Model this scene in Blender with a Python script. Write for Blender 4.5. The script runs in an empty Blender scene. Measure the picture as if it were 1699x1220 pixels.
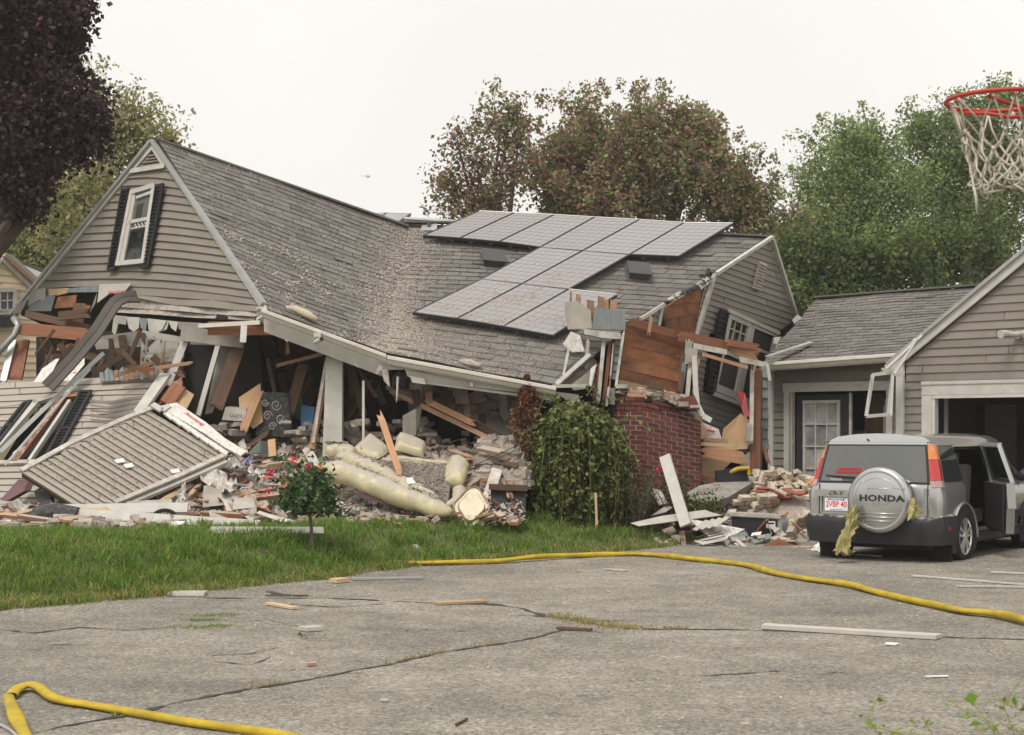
import bpy, math, random
import numpy as np
from mathutils import Vector as V, Matrix as M
random.seed(7); np.random.seed(7)
S = bpy.context.scene
COL = S.collection
R = math.radians
# ------------------------------------------------------------------ camera, sky, sun, exposure
F, HC, CX, HY = 2700.0, 1.6, 849.5, 714.0      # focal length in photo pixels, eye height, principal column, horizon row
cd = bpy.data.cameras.new('camera'); cam = bpy.data.objects.new('camera', cd); COL.objects.link(cam)
cam.location = (0, 0, HC); cam.rotation_euler = (R(90), 0, 0)
cd.sensor_width = 36; cd.lens = F / 1699 * 36; cd.shift_y = (HY - 610) / 1699
cd.clip_start = .1; cd.clip_end = 6000
cd.dof.use_dof = True; cd.dof.focus_distance = 23.5; cd.dof.aperture_fstop = 8
S.camera = cam
SUN_EL, SUN_AZ = 58, -150                        # degrees; azimuth from +Y towards +X
W = bpy.data.worlds.new('World'); S.world = W; W.use_nodes = True
nt = W.node_tree; nt.nodes.clear()
out = nt.nodes.new('ShaderNodeOutputWorld'); bg = nt.nodes.new('ShaderNodeBackground')
sky = nt.nodes.new('ShaderNodeTexSky'); sky.sky_type = 'NISHITA'; sky.sun_disc = False
sky.sun_elevation = R(SUN_EL); sky.sun_rotation = R(SUN_AZ); sky.air_density = 1; sky.dust_density = 6; sky.ozone_density = 1
hs = nt.nodes.new('ShaderNodeHueSaturation'); hs.inputs['Saturation'].default_value = .1
mx = nt.nodes.new('ShaderNodeMixRGB'); mx.inputs[0].default_value = .8; mx.inputs[2].default_value = (11.6, 11.25, 10.7, 1)
nt.links.new(sky.outputs[0], hs.inputs['Color']); nt.links.new(hs.outputs[0], mx.inputs[1])
cn = nt.nodes.new('ShaderNodeTexNoise'); cn.inputs['Scale'].default_value = 2.2; cn.inputs['Detail'].default_value = 4
cm = nt.nodes.new('ShaderNodeMapRange'); cm.inputs['From Min'].default_value = .3; cm.inputs['From Max'].default_value = .7; cm.inputs['To Min'].default_value = .94; cm.inputs['To Max'].default_value = 1.05
ck = nt.nodes.new('ShaderNodeMixRGB'); ck.blend_type = 'MULTIPLY'; ck.inputs[0].default_value = 1
tc = nt.nodes.new('ShaderNodeTexCoord'); nt.links.new(tc.outputs['Generated'], cn.inputs['Vector']); nt.links.new(cn.outputs['Fac'], cm.inputs['Value']); nt.links.new(mx.outputs[0], ck.inputs[1]); nt.links.new(cm.outputs[0], ck.inputs[2])
nt.links.new(ck.outputs[0], bg.inputs[0]); nt.links.new(bg.outputs[0], out.inputs[0])
bg.inputs[1].default_value = .062
sd = bpy.data.lights.new('sun', 'SUN'); sd.energy = 1.5; sd.angle = R(22); sd.color = (1, .96, .9)
sun = bpy.data.objects.new('sun', sd); COL.objects.link(sun)
sun.rotation_euler = V((math.sin(R(SUN_AZ)) * math.cos(R(SUN_EL)), math.cos(R(SUN_AZ)) * math.cos(R(SUN_EL)), math.sin(R(SUN_EL)))).to_track_quat('Z', 'Y').to_euler()
S.view_settings.view_transform = 'Standard'; S.view_settings.look = 'None'
S.view_settings.exposure = .72; S.view_settings.gamma = 1; S.view_settings.use_curve_mapping = False
S.render.engine = 'CYCLES'; S.cycles.max_bounces = 5; S.cycles.diffuse_bounces = 3; S.cycles.transparent_max_bounces = 6

# ------------------------------------------------------------------ points and planes
def P(x, y, Y): return V(((x - CX) / F * Y, Y, HC + (HY - y) / F * Y))
def px(p): return (CX + F * p[0] / p[1], HY - F * (p[2] - HC) / p[1])
class Plane:
    def __init__(s, a, b, c):
        s.o = a; s.n = (b - a).cross(c - a).normalized()
        if s.n.dot(a - V((0, 0, HC))) > 0: s.n = -s.n
    def __call__(s, x, y, off=0):
        d = V(((x - CX) / F, 1, (HY - y) / F)); o = V((0, 0, HC))
        return o + d * ((s.o - o).dot(s.n) / d.dot(s.n)) + s.n * off
def vplane(a, b):                                # vertical plane through two points
    return Plane(a, b, a + V((0, 0, 1)))
EDGE = [(-9, 10.5), (-5.6, 13.2), (-4.56, 14.5), (-3.47, 15.65), (-1.9, 17.7), (-1.45, 18.7), (-.37, 20), (1.18, 21.2), (2.07, 22.3), (2.55, 23.2), (2.9, 26)]
def edgeY(x):
    if x <= EDGE[0][0]: return EDGE[0][1]
    for (a, b), (c, d) in zip(EDGE, EDGE[1:]):
        if x <= c: return b + (d - b) * (x - a) / (c - a)
    return 60
def sstep(a, b, x):
    t = max(0, min(1, (x - a) / (b - a))); return t * t * (3 - 2 * t)
def gz(x, y): return .36 * sstep(0, 2.7, y - edgeY(x)) * (1 - sstep(1.9, 3.3, x))
def G(x, y, lift=0):                             # the ground under a point of the picture
    lo, hi = 3.0, 70.0
    for _ in range(40):
        m = (lo + hi) / 2; p = P(x, y, m)
        if p.z > gz(p.x, p.y): lo = m
        else: hi = m
    p = P(x, y, lo); p.z = gz(p.x, p.y) + lift; return p

# ------------------------------------------------------------------ materials
MATS = {}
def mat(name, col, rough=.7, col2=None, ns=6, amt=.5, var=.16, bump=0, bs=60, metal=0, spec=.3, dust=0, grain=None, coat=0, emit=None, trans=0, dcol=(.27, .24, .205)):
    ka = 1.28 if trans else 1.42; col = [min(.8, x * ka) for x in col]; col2 = [min(.8, x * ka) for x in col2] if col2 else None; dcol = [x * 1.42 for x in dcol]
    m = bpy.data.materials.new(name); m.use_nodes = True; t = m.node_tree; b = t.nodes['Principled BSDF']; L = t.links.new; N = t.nodes.new
    co = N('ShaderNodeTexCoord'); mp = N('ShaderNodeMapping'); L(co.outputs['Object'], mp.inputs[0])
    if grain: mp.inputs['Scale'].default_value = grain
    oi = N('ShaderNodeObjectInfo'); at = N('ShaderNodeAttribute'); at.attribute_name = 'rnd'
    ad = N('ShaderNodeMath'); L(oi.outputs['Random'], ad.inputs[0]); L(at.outputs['Fac'], ad.inputs[1])
    fr = N('ShaderNodeMath'); fr.operation = 'FRACT'; L(ad.outputs[0], fr.inputs[0])
    va = N('ShaderNodeVectorMath'); va.operation = 'ADD'; L(mp.outputs[0], va.inputs[0])
    sc = N('ShaderNodeMath'); sc.operation = 'MULTIPLY'; sc.inputs[1].default_value = 17.3; L(fr.outputs[0], sc.inputs[0]); L(sc.outputs[0], va.inputs[1])
    no = N('ShaderNodeTexNoise'); no.inputs['Scale'].default_value = ns; no.inputs['Detail'].default_value = 7; no.inputs['Roughness'].default_value = .62
    L(va.outputs[0], no.inputs['Vector'])
    rp = N('ShaderNodeMapRange'); rp.inputs['From Min'].default_value = .38; rp.inputs['From Max'].default_value = .68; rp.inputs['To Max'].default_value = amt
    L(no.outputs['Fac'], rp.inputs['Value'])
    mi = N('ShaderNodeMixRGB'); mi.inputs[1].default_value = (*col, 1); mi.inputs[2].default_value = (*(col2 or [c * .68 for c in col]), 1)
    L(rp.outputs[0], mi.inputs[0])
    hv = N('ShaderNodeMapRange'); hv.inputs['To Min'].default_value = 1 - var; hv.inputs['To Max'].default_value = 1 + var; L(fr.outputs[0], hv.inputs['Value'])
    mu = N('ShaderNodeMixRGB'); mu.blend_type = 'MULTIPLY'; mu.inputs[0].default_value = 1; L(mi.outputs[0], mu.inputs[1]); L(hv.outputs[0], mu.inputs[2])
    last = mu.outputs[0]
    if dust:                                      # insulation fluff and plaster dust that has settled on surfaces facing up
        ge = N('ShaderNodeNewGeometry'); sx = N('ShaderNodeSeparateXYZ'); L(ge.outputs['Normal'], sx.inputs[0])
        n2 = N('ShaderNodeTexNoise'); n2.inputs['Scale'].default_value = 9; n2.inputs['Detail'].default_value = 8; n2.inputs['Roughness'].default_value = .7; L(ge.outputs['Position'], n2.inputs['Vector'])
        a2 = N('ShaderNodeMath'); a2.operation = 'MULTIPLY_ADD'; a2.inputs[1].default_value = .35; L(sx.outputs['Z'], a2.inputs[0]); L(n2.outputs['Fac'], a2.inputs[2])
        r2 = N('ShaderNodeMapRange'); r2.inputs['From Min'].default_value = .82 - .3 * dust; r2.inputs['From Max'].default_value = .94 - .3 * dust; r2.inputs['To Max'].default_value = .85; L(a2.outputs[0], r2.inputs['Value'])
        m2 = N('ShaderNodeMixRGB'); m2.inputs[2].default_value = (*dcol, 1); L(r2.outputs[0], m2.inputs[0]); L(last, m2.inputs[1]); last = m2.outputs[0]
    L(last, b.inputs['Base Color'])
    b.inputs['Roughness'].default_value = rough; b.inputs['Metallic'].default_value = metal; b.inputs['Specular IOR Level'].default_value = spec
    if coat: b.inputs['Coat Weight'].default_value = coat; b.inputs['Coat Roughness'].default_value = .08
    if trans:
        tr = N('ShaderNodeBsdfTranslucent'); ms = N('ShaderNodeMixShader'); ms.inputs[0].default_value = trans; L(last, tr.inputs[0])
        L(b.outputs[0], ms.inputs[1]); L(tr.outputs[0], ms.inputs[2]); L(ms.outputs[0], t.nodes['Material Output'].inputs[0])
    if bump:
        nb = N('ShaderNodeTexNoise'); nb.inputs['Scale'].default_value = bs; nb.inputs['Detail'].default_value = 4; L(va.outputs[0], nb.inputs['Vector'])
        bu = N('ShaderNodeBump'); bu.inputs['Strength'].default_value = bump; bu.inputs['Distance'].default_value = .01; L(nb.outputs['Fac'], bu.inputs['Height']); L(bu.outputs[0], b.inputs['Normal'])
    MATS[name] = m; return m
WG = (.6, 14, 14)
siding = mat('taupe_vinyl', (.166, .147, .124), .5, (.122, .108, .091), 1.3, .75, .07, .05, 30)
siding_dusty = mat('dusty_vinyl', (.165, .149, .13), .6, (.125, .113, .098), 2.5, .5, .05, .05, 30, dust=.75)
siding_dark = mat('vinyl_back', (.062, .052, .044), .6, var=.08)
siding_light = mat('pale_vinyl', (.33, .31, .275), .5, var=.08)
white = mat('white_paint', (.36, .345, .312), .5, (.25, .233, .203), 5, .6, .06)
white_dusty = mat('dusty_white', (.38, .36, .325), .6, (.19, .168, .14), 5, .95, .12, dust=.4)
white_rust = mat('white_gutter', (.45, .43, .385), .45, (.34, .305, .25), 3, .7, .03, grain=(1, 1, 4))
foam = mat('foam_sheathing', (.50, .48, .45), .7, (.30, .27, .24), 18, .9, .05)
black_vinyl = mat('black_vinyl', (.016, .016, .018), .45, var=.2)
charcoal = mat('charcoal_plastic', (.022, .022, .024), .6, var=.15, dust=.2)
shingle = mat('asphalt_shingle', (.118, .108, .098), .9, (.08, .074, .068), 5, .7, .2, .5, 160)
wood = mat('raw_lumber', (.31, .175, .10), .75, (.20, .105, .058), 3, .8, .35, .2, 30, grain=WG, dust=.3)
wood_red = mat('old_red_lumber', (.20, .085, .046), .75, (.11, .05, .03), 3, .85, .3, .2, 30, grain=WG, dust=.3)
wood_or = mat('orange_sheathing', (.205, .084, .037), .75, (.05, .025, .016), 1.3, .95, .25, .2, 30, grain=(1.2, 3, 3))
wood_pale = mat('pale_lumber', (.36, .265, .165), .7, (.27, .18, .10), 3, .8, .2, .2, 30, grain=WG)
wood_dark = mat('aged_dark_wood', (.085, .052, .034), .85, (.04, .026, .018), 3, .8, .35, .2, 30, grain=WG)
wood_dusty = mat('dusty_lumber', (.24, .15, .092), .8, (.15, .085, .052), 3, .8, .3, .2, 30, grain=WG, dust=.6)
ply = mat('plywood', (.37, .265, .155), .7, (.29, .195, .11), 4, .8, .12, grain=(1, 5, 5))
card = mat('cardboard', (.36, .23, .125), .8, var=.1)
shake = mat('blue_grey_shake', (.15, .165, .165), .8, (.095, .107, .108), 4, .8, .18, .2, 50, grain=(8, 8, 1))
brickm = mat('red_brick', (.105, .034, .025), .75, (.062, .023, .019), 20, .7, .3, .5, 120)
mortar = mat('mortar', (.26, .215, .19), .9, var=.05, bump=.4, bs=120)
brick_cream = mat('cream_brick', (.43, .37, .29), .85, (.25, .205, .155), 11, .9, .22, .6, 60, dust=.2)
concrete = mat('broken_concrete', (.20, .185, .165), .9, (.12, .11, .10), 7, .8, .1, .7, 40)
fluff = mat('insulation_fluff', (.345, .305, .265), .95, (.26, .23, .2), 20, .8, .3, .6, 80)
rubblem = mat('plaster_rubble', (.285, .25, .215), .95, (.17, .145, .12), 6, .85, .12, 1, 45)
glass = mat('window_glass', (.012, .014, .015), .06, var=.1, spec=.6)
glass_hazy = mat('hazy_glass', (.085, .085, .08), .25, (.05, .05, .05), 3, .7, .1, spec=.5)
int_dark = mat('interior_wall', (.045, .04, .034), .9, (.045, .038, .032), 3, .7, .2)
int_black = mat('shade_black', (.03, .027, .024), .95, var=.2)  # near-black painted in for the shade of rooms, openings and hollows
plaster = mat('interior_plaster', (.27, .25, .22), .85, (.17, .153, .13), 3, .8, .08)
yellow_leather = mat('cream_leather', (.42, .375, .235), .55, (.29, .255, .16), 4, .9, .05, .4, 12, dust=.7)
cream_shell = mat('cream_upholstery', (.48, .42, .31), .6, (.36, .31, .22), 8, .7, .05, dust=.2)
hose_m = mat('yellow_hose', (.37, .262, .012), .65, (.19, .14, .022), 5, .85, .05, .6, 160)
silver = mat('silver_paint', (.34, .34, .335), .27, (.30, .30, .295), 2, .5, .02, metal=.75, spec=.5, coat=.8)
car_glass = mat('car_glass', (.02, .024, .024), .05, var=0, spec=.9)
rear_glass = mat('rear_car_glass', (.075, .078, .073), .07, (.055, .058, .055), 2, .6, 0, spec=.8)  # grey-green sky reflection is put into the base colour
rubber = mat('tyre_rubber', (.014, .014, .014), .85)
alloy = mat('alloy_rim', (.55, .55, .54), .3, metal=.8, var=.05)
chrome = mat('bright_metal', (.6, .6, .6), .2, metal=1, var=.03)
red_lens = mat('red_lens', (.36, .014, .013), .25, var=.05, spec=.6, coat=.5)
amber_lens = mat('amber_lens', (.52, .145, .015), .25, var=.05, spec=.6, coat=.5)
clear_lens = mat('grey_lens', (.30, .21, .19), .25, var=.05, spec=.6)
white_print = mat('white_plate', (.66, .66, .63), .5, var=0)
red_print = mat('red_print', (.50, .03, .03), .5, var=0)
blue_print = mat('blue_print', (.05, .12, .34), .5, var=0)
dark_print = mat('dark_print', (.02, .02, .022), .4, var=0)
grey_print = mat('grey_print', (.18, .18, .18), .4, var=0)
batt = mat('yellow_batt', (.24, .21, .095), .95, (.14, .125, .05), 8, .8, .1, .8, 40)
metal_grey = mat('grey_metal', (.30, .30, .29), .45, metal=.4, var=.1)
foil = mat('crumpled_foil', (.42, .40, .37), .5, (.22, .19, .165), 10, .85, .08, .6, 18)
paper = mat('paper', (.52, .51, .48), .8, var=.05)
blue_plastic = mat('blue_plastic', (.09, .22, .40), .5, var=.1)
teal_cloth = mat('teal_cloth', (.05, .17, .2), .8)
purple_cloth = mat('purple_cloth', (.19, .15, .26), .8)
red_plastic = mat('red_plastic', (.26, .018, .02), .45)
yellow_plastic = mat('yellow_plastic', (.34, .23, .02), .5)
felt = mat('dark_felt', (.028, .028, .03), .95, (.11, .105, .10), 16, .7, .1, .8, 60)
maroon = mat('maroon_sheet', (.085, .045, .045), .6)
neighbour_m = mat('peach_clapboard', (.50, .41, .30), .7, (.44, .35, .25), 3, .6, .04)
panel_m = mat('solar_cell', (.20, .184, .18), .3, (.182, .166, .162), 3, .5, .04, spec=.4, coat=.8)
panel_line = mat('cell_line', (.222, .206, .202), .3, var=0)
panel_frame = mat('black_frame', (.03, .03, .032), .4)
panel_edge = mat('pale_frame', (.45, .44, .43), .4)
vent_m = mat('roof_vent_plastic', (.06, .06, .058), .6)
rim_red = mat('rim_orange_red', (.33, .03, .017), .45, (.24, .022, .014), 20, .5)
net_m = mat('net_cord', (.42, .385, .33), .9, (.30, .26, .21), 60, .7, .05, .5, 300)
bark = mat('bark', (.10, .078, .06), .95, (.05, .04, .032), 5, .8, .2, .8, 20)
door_white = mat('painted_door', (.24, .225, .195), .55, (.18, .167, .143), 2, .6, .03)
ac_black = mat('black_casing', (.02, .02, .02), .5, dust=.25)
def leafm(name, a, b, var=.35, trans=.42, rough=.6): return mat(name, a, rough, b, 1.1, .9, var, trans=trans, spec=.25)
lf_purple = leafm('purple_leaf', (0.062, 0.032, 0.033), (0.024, 0.015, 0.015), .5, .2)
lf_yellow = leafm('yellowing_leaf', (.33, .30, .155), (.21, .205, .095), .35, .55)
lf_dark = leafm('deep_green_leaf', (0.103, 0.145, 0.045), (0.186, 0.178, 0.049), .4)
lf_maple = leafm('red_tinged_leaf', (0.262, 0.120, 0.112), (0.159, 0.165, 0.073), .4)
lf_green = leafm('fresh_green_leaf', (0.234, 0.282, 0.118), (0.150, 0.198, 0.078), .38)
lf_hedge = leafm('hedge_leaf', (0.101, 0.130, 0.045), (0.061, 0.085, 0.030), .4)
lf_bush = leafm('glossy_bush_leaf', (.105, .124, .036), (.062, .08, .022), .6, .22, .35)
lf_tip = leafm('highlit_young_leaf', (.135, .165, .045), (.10, .135, .035), .4, .3)  # paler young leaf, also paints the highlights on the bush top
lf_rose = leafm('rose_leaf', (0.066, 0.113, 0.041), (0.047, 0.078, 0.031), .4, .2, .45)
lf_dead = leafm('dead_needles', (.15, .055, .035), (.09, .045, .025), .35, .2)
lf_shrub = leafm('dull_shrub_leaf', (.10, .085, .045), (.07, .042, .035), .45, .25)
lf_sprig = leafm('bright_sprig_leaf', (.16, .26, .035), (.11, .18, .03), .3, .4)
lf_arb = leafm('arborvitae_leaf', (.10, .135, .05), (.07, .10, .04), .35)
grass_m = leafm('grass_blade', (0.085, 0.172, 0.022), (0.135, 0.2, 0.034), .5, .35)
straw_m = leafm('dry_grass', (0.286, 0.226, 0.083), (0.198, 0.176, 0.055), .35, .35)
petal = mat('pink_petal', (.62, .03, .12), .6, var=.2, trans=.2)
petal_or = mat('orange_petal', (.60, .16, .08), .6, var=.2)

# ------------------------------------------------------------------ objects
ROOT = {}
def thing(name, label, cat, loc=(0, 0, 0), group=None):
    o = bpy.data.objects.new(name, None); COL.objects.link(o); o.location = loc; o.empty_display_size = .2
    ROOT[o.name] = V(loc); tag(o, label, cat, group); return o
def tag(o, label=None, cat=None, group=None, kind=None):
    if label: o['label'] = label
    if cat: o['category'] = cat
    if group: o['group'] = group
    if kind: o['kind'] = kind
    return o
def rootloc(p):
    while p.parent: p = p.parent
    return ROOT.get(p.name, V((0, 0, 0)))
class MB:
    def __init__(s): s.v = []; s.f = []; s.m = []; s.r = []; s.cm = 0; s.cr = None
    def add(s, vs, fs, m=None):
        n = len(s.v); s.v += [tuple(v) for v in vs]; r = random.random() if s.cr is None else s.cr
        for f in fs: s.f.append([i + n for i in f]); s.m.append(s.cm if m is None else m); s.r.append(r)
        return s
    def box(s, c, d, rot=None, m=None):           # centre, full size, 3x3 rotation
        h = V(d) / 2; vs = []
        for i in range(8):
            p = V((h.x if i & 1 else -h.x, h.y if i & 2 else -h.y, h.z if i & 4 else -h.z))
            vs.append(V(c) + (rot @ p if rot else p))
        return s.add(vs, [(0, 2, 3, 1), (4, 5, 7, 6), (0, 1, 5, 4), (2, 6, 7, 3), (0, 4, 6, 2), (1, 3, 7, 5)], m)
    def beam(s, a, b, w, t, up=V((0, 0, 1)), m=None):
        a, b = V(a), V(b); return s.box((a + b) / 2, ((b - a).length, w, t), frame(b - a, up), m)
    def prism(s, pts, off, m=None):               # polygon swept by a vector
        n = len(pts); off = V(off); vs = [V(p) for p in pts] + [V(p) + off for p in pts]
        fs = [tuple(range(n)), tuple(range(2 * n - 1, n - 1, -1))] + [(i, i + n, (i + 1) % n + n, (i + 1) % n) for i in range(n)]
        return s.add(vs, fs, m)
    def tube(s, pts, r, n=6, cap=True, m=None):
        pts = [V(p) for p in pts]; rs = r if isinstance(r, (list, tuple)) else [r] * len(pts); vs = []; fs = []
        side = None
        for i, p in enumerate(pts):
            d = (pts[min(i + 1, len(pts) - 1)] - pts[max(i - 1, 0)]).normalized()
            if side is None: side = d.orthogonal().normalized()
            side = (side - d * side.dot(d)).normalized(); b = d.cross(side)
            for k in range(n):
                a = 2 * math.pi * k / n; vs.append(p + (side * math.cos(a) + b * math.sin(a)) * rs[i])
            if i: 
                q = (i - 1) * n
                fs += [(q + k, q + (k + 1) % n, q + n + (k + 1) % n, q + n + k) for k in range(n)]
        if cap: fs += [tuple(range(n - 1, -1, -1)), tuple(range(len(vs) - n, len(vs)))]
        return s.add(vs, fs, m)
    def build(s, name, ms, parent=None, smooth=False, **kw):
        L = rootloc(parent) if parent else V((0, 0, 0))
        me = bpy.data.meshes.new(name); me.from_pydata([(a - L.x, b - L.y, c - L.z) for a, b, c in s.v], [], s.f)
        for m in (ms if isinstance(ms, (list, tuple)) else [ms]): me.materials.append(m)
        me.polygons.foreach_set('material_index', s.m)
        at = me.attributes.new('rnd', 'FLOAT', 'FACE'); at.data.foreach_set('value', [x * .999 for x in s.r])
        if smooth: me.polygons.foreach_set('use_smooth', [True] * len(me.polygons))
        me.update(); return link(name, me, parent, **kw)
def link(name, me, parent=None, label=None, cat=None, group=None, kind=None, loc=None):
    o = bpy.data.objects.new(name, me); COL.objects.link(o)
    if parent: o.parent = parent
    if loc is not None: o.location = loc
    return tag(o, label, cat, group, kind)
def frame(d, up=V((0, 0, 1))):                    # rotation with x along d and z near up
    x = V(d).normalized(); y = V(up).cross(x)
    if y.length < 1e-4: y = V((0, 1, 0)).cross(x)
    if y.length < 1e-4: y = V((1, 0, 0)).cross(x)
    y.normalize(); z = x.cross(y); return M((x, y, z)).transposed()
BW = {}
def board(a, b, w, t, m, name, parent=None, up=V((0, 0, 1)), rough_end=0, bow=0, label=None, cat=None, group=None):
    """one plank: its own object, x along its length, w across, t thick"""
    a, b = V(a), V(b); L = (b - a).length; vs = []; fs = []
    nw = 4 if rough_end > .035 else 1; k = 3 if rough_end <= .035 else 4; st = [i / k for i in range(k + 1)]
    if nw > 1: st = [0, min(.3, 1.6 * rough_end / L), .5, 1 - min(.3, 1.6 * rough_end / L), 1]
    jag = {e: [random.uniform(0, 1.7 * rough_end) for _ in range(nw + 1)] for e in (0, k)} if nw > 1 else None
    for i in range(k + 1):
        x = -L / 2 + L * st[i]; z = bow * (1 - (2 * st[i] - 1) ** 2)
        for j in range(nw + 1):
            xx = x
            if i in (0, k): xx += (jag[i][j] * (1 if i == 0 else -1)) if jag else random.uniform(-rough_end, rough_end)
            th = t * (.45 if jag and i in (0, k) else 1)
            vs += [(xx, -w / 2 + w * j / nw, z - th / 2), (xx, -w / 2 + w * j / nw, z + th / 2)]
    q = 2 * (nw + 1)
    for i in range(k):
        for j in range(nw):
            o_ = i * q + 2 * j; fs += [(o_ + 1, o_ + q + 1, o_ + q + 3, o_ + 3), (o_, o_ + 2, o_ + q + 2, o_ + q)]
        o_ = i * q; fs += [(o_, o_ + q, o_ + q + 1, o_ + 1), (o_ + q - 2, o_ + q - 1, o_ + 2 * q - 1, o_ + 2 * q - 2)]
    for j in range(nw): fs += [(2 * j, 2 * j + 1, 2 * j + 3, 2 * j + 2), (k * q + 2 * j, k * q + 2 * j + 2, k * q + 2 * j + 3, k * q + 2 * j + 1)]
    me = bpy.data.meshes.new(name); me.from_pydata(vs, [], fs); me.materials.append(m)
    o = bpy.data.objects.new(name, me); COL.objects.link(o)
    L0 = rootloc(parent) if parent else V((0, 0, 0))
    o.matrix_basis = M.Translation((a + b) / 2 - L0) @ frame(b - a, up).to_4x4()
    if parent: o.parent = parent
    return tag(o, label, cat, group)
def clip(poly, f):
    o = []
    for i, p in enumerate(poly):
        q = poly[(i + 1) % len(poly)]; a, b = f(p), f(q)
        if a >= 0: o.append(p)
        if (a >= 0) != (b >= 0):
            t = a / (a - b); o.append((p[0] + (q[0] - p[0]) * t, p[1] + (q[1] - p[1]) * t))
    return o
def courses_poly(polys, L0, L1, n, plane, m, parent, name='siding_plank', lip=.02, back=None):
    """lapped siding: every course of every convex piece is an object; L0/L1 = lines (x0,y0,x1,y1) of the lowest and highest course edge"""
    def ln(k):
        t = k / n; e = [a + (b - a) * t for a, b in zip(L0, L1)]
        return lambda x: e[1] + (e[3] - e[1]) * (x - e[0]) / (e[2] - e[0])
    for poly in polys:
        if back:
            MB().prism([plane(x, y, -.012) for x, y in poly], plane.n * -.05).build('wall_backing', back, parent)
        xs_ = [p[0] for p in poly]; bands = []
        for k in range(n):
            xj = random.uniform(min(xs_) + 25, max(xs_) - 25) if max(xs_) - min(xs_) > 110 and random.random() < .55 and name == 'siding_plank' else None
            bands += [(k, None, None)] if xj is None else [(k, None, xj - .5), (k, xj + .5, None)]
        for k, xa_, xb_ in bands:
            lo, hi = ln(k), ln(k + 1)
            c = clip(clip(poly, lambda p: lo(p[0]) - p[1]), lambda p: p[1] - hi(p[0]))
            if xa_ is not None: c = clip(c, lambda p: p[0] - xa_)
            if xb_ is not None: c = clip(c, lambda p: xb_ - p[0])
            if len(c) < 3: continue
            A = sum(c[i][0] * c[(i + 1) % len(c)][1] - c[(i + 1) % len(c)][0] * c[i][1] for i in range(len(c))) / 2
            if abs(A) < 6: continue
            j = random.uniform(-.003, .003); vs = []; ts = []
            for x, y in c:
                t = (lo(x) - y) / max(1e-6, lo(x) - hi(x)); ts.append(t); vs.append(plane(x, y, (lip + j) * (1 - t) + .002))
            mb = MB(); nn = len(c); mb.cr = 0
            back_v = [plane(x, y, -.006) for x, y in c]
            fs = [tuple(range(nn))] + [(i, i + nn, (i + 1) % nn + nn, (i + 1) % nn) for i in range(nn)]
            mb.add(vs + back_v, fs); mb.build(name, m, parent)
def lerp(a, b, t): return a + (b - a) * t
def pl_at(pts, t):                                # point on a polyline of vectors, t in 0..1 by length
    ls = [(pts[i + 1] - pts[i]).length for i in range(len(pts) - 1)]; d = t * sum(ls)
    for i, l in enumerate(ls):
        if d <= l or i == len(ls) - 1: return pts[i].lerp(pts[i + 1], min(1, d / max(l, 1e-9)))
        d -= l
def shingle_roof(left, right, rows, tab, parent, surf, n_single, thick=.03, lift=.012, deck=True, sag=0, skip=None, deck_m=None):
    """ruled roof between two eave-to-ridge polylines; nearest tabs are objects, the rest one part"""
    nrm = (right[0] - left[0]).cross(left[-1] - left[0]).normalized()
    if nrm.z < 0: nrm = -nrm
    def Sf(u, v):
        p = pl_at(left, v).lerp(pl_at(right, v), u)
        w = math.sin(u * 9.1 + v * 4) * math.sin(v * 7 + u * 3) * .018
        return p + nrm * (w - sag * math.sin(math.pi * u) * math.sin(math.pi * min(1, v * 1.2)))
    tabs = []
    for r in range(rows):
        v0, v1 = r / rows, (r + 1.12) / rows; L = (pl_at(left, v0) - pl_at(right, v0)).length
        nu = max(1, round(L / tab)); off = .5 * (r % 2)
        for c in range(-1, nu + 1):
            u0, u1 = (c + off) / nu, (c + off + .965) / nu
            u0, u1 = max(0, u0), min(1, u1)
            if u1 - u0 < .1 / nu: continue
            if skip and skip(u0, v0): continue
            o = lift + random.uniform(-.002, .009) + (random.random() < .015) * random.uniform(.01, .025); dv = random.uniform(-.05, .05) / rows
            vs = [Sf(u0, v0 + dv) + nrm * o, Sf(u1, v0 + dv) + nrm * (o + random.uniform(-.003, .003)), Sf(u1, min(1, v1)) + nrm * .002, Sf(u0, min(1, v1)) + nrm * .002,
                  Sf(u0, v0 + dv) - nrm * .004, Sf(u1, v0 + dv) - nrm * .004]
            tabs.append((min(v.y for v in vs), vs))
    tabs.sort(key=lambda t: t[0]); fs = [(0, 1, 2, 3), (0, 4, 5, 1), (0, 3, 4), (1, 5, 2)]
    st = MB()
    for i, (_, vs) in enumerate(tabs):
        if i < n_single:
            mb = MB(); mb.cr = 0; mb.add(vs, fs); mb.build('roof_shingle', shingle, surf)
        else: st.add(vs, fs)
    if st.v: st.build('shingle_field', shingle, surf, kind='stuff')
    if deck:
        d = MB(); k = 6
        for i in range(k):
            for j in range(k):
                q = [Sf(i / k, j / k), Sf((i + 1) / k, j / k), Sf((i + 1) / k, (j + 1) / k), Sf(i / k, (j + 1) / k)]
                d.prism([p - nrm * .006 for p in q], nrm * -thick)
        d.build('roof_deck', deck_m or wood_dark, surf)
    return Sf, nrm
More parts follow.
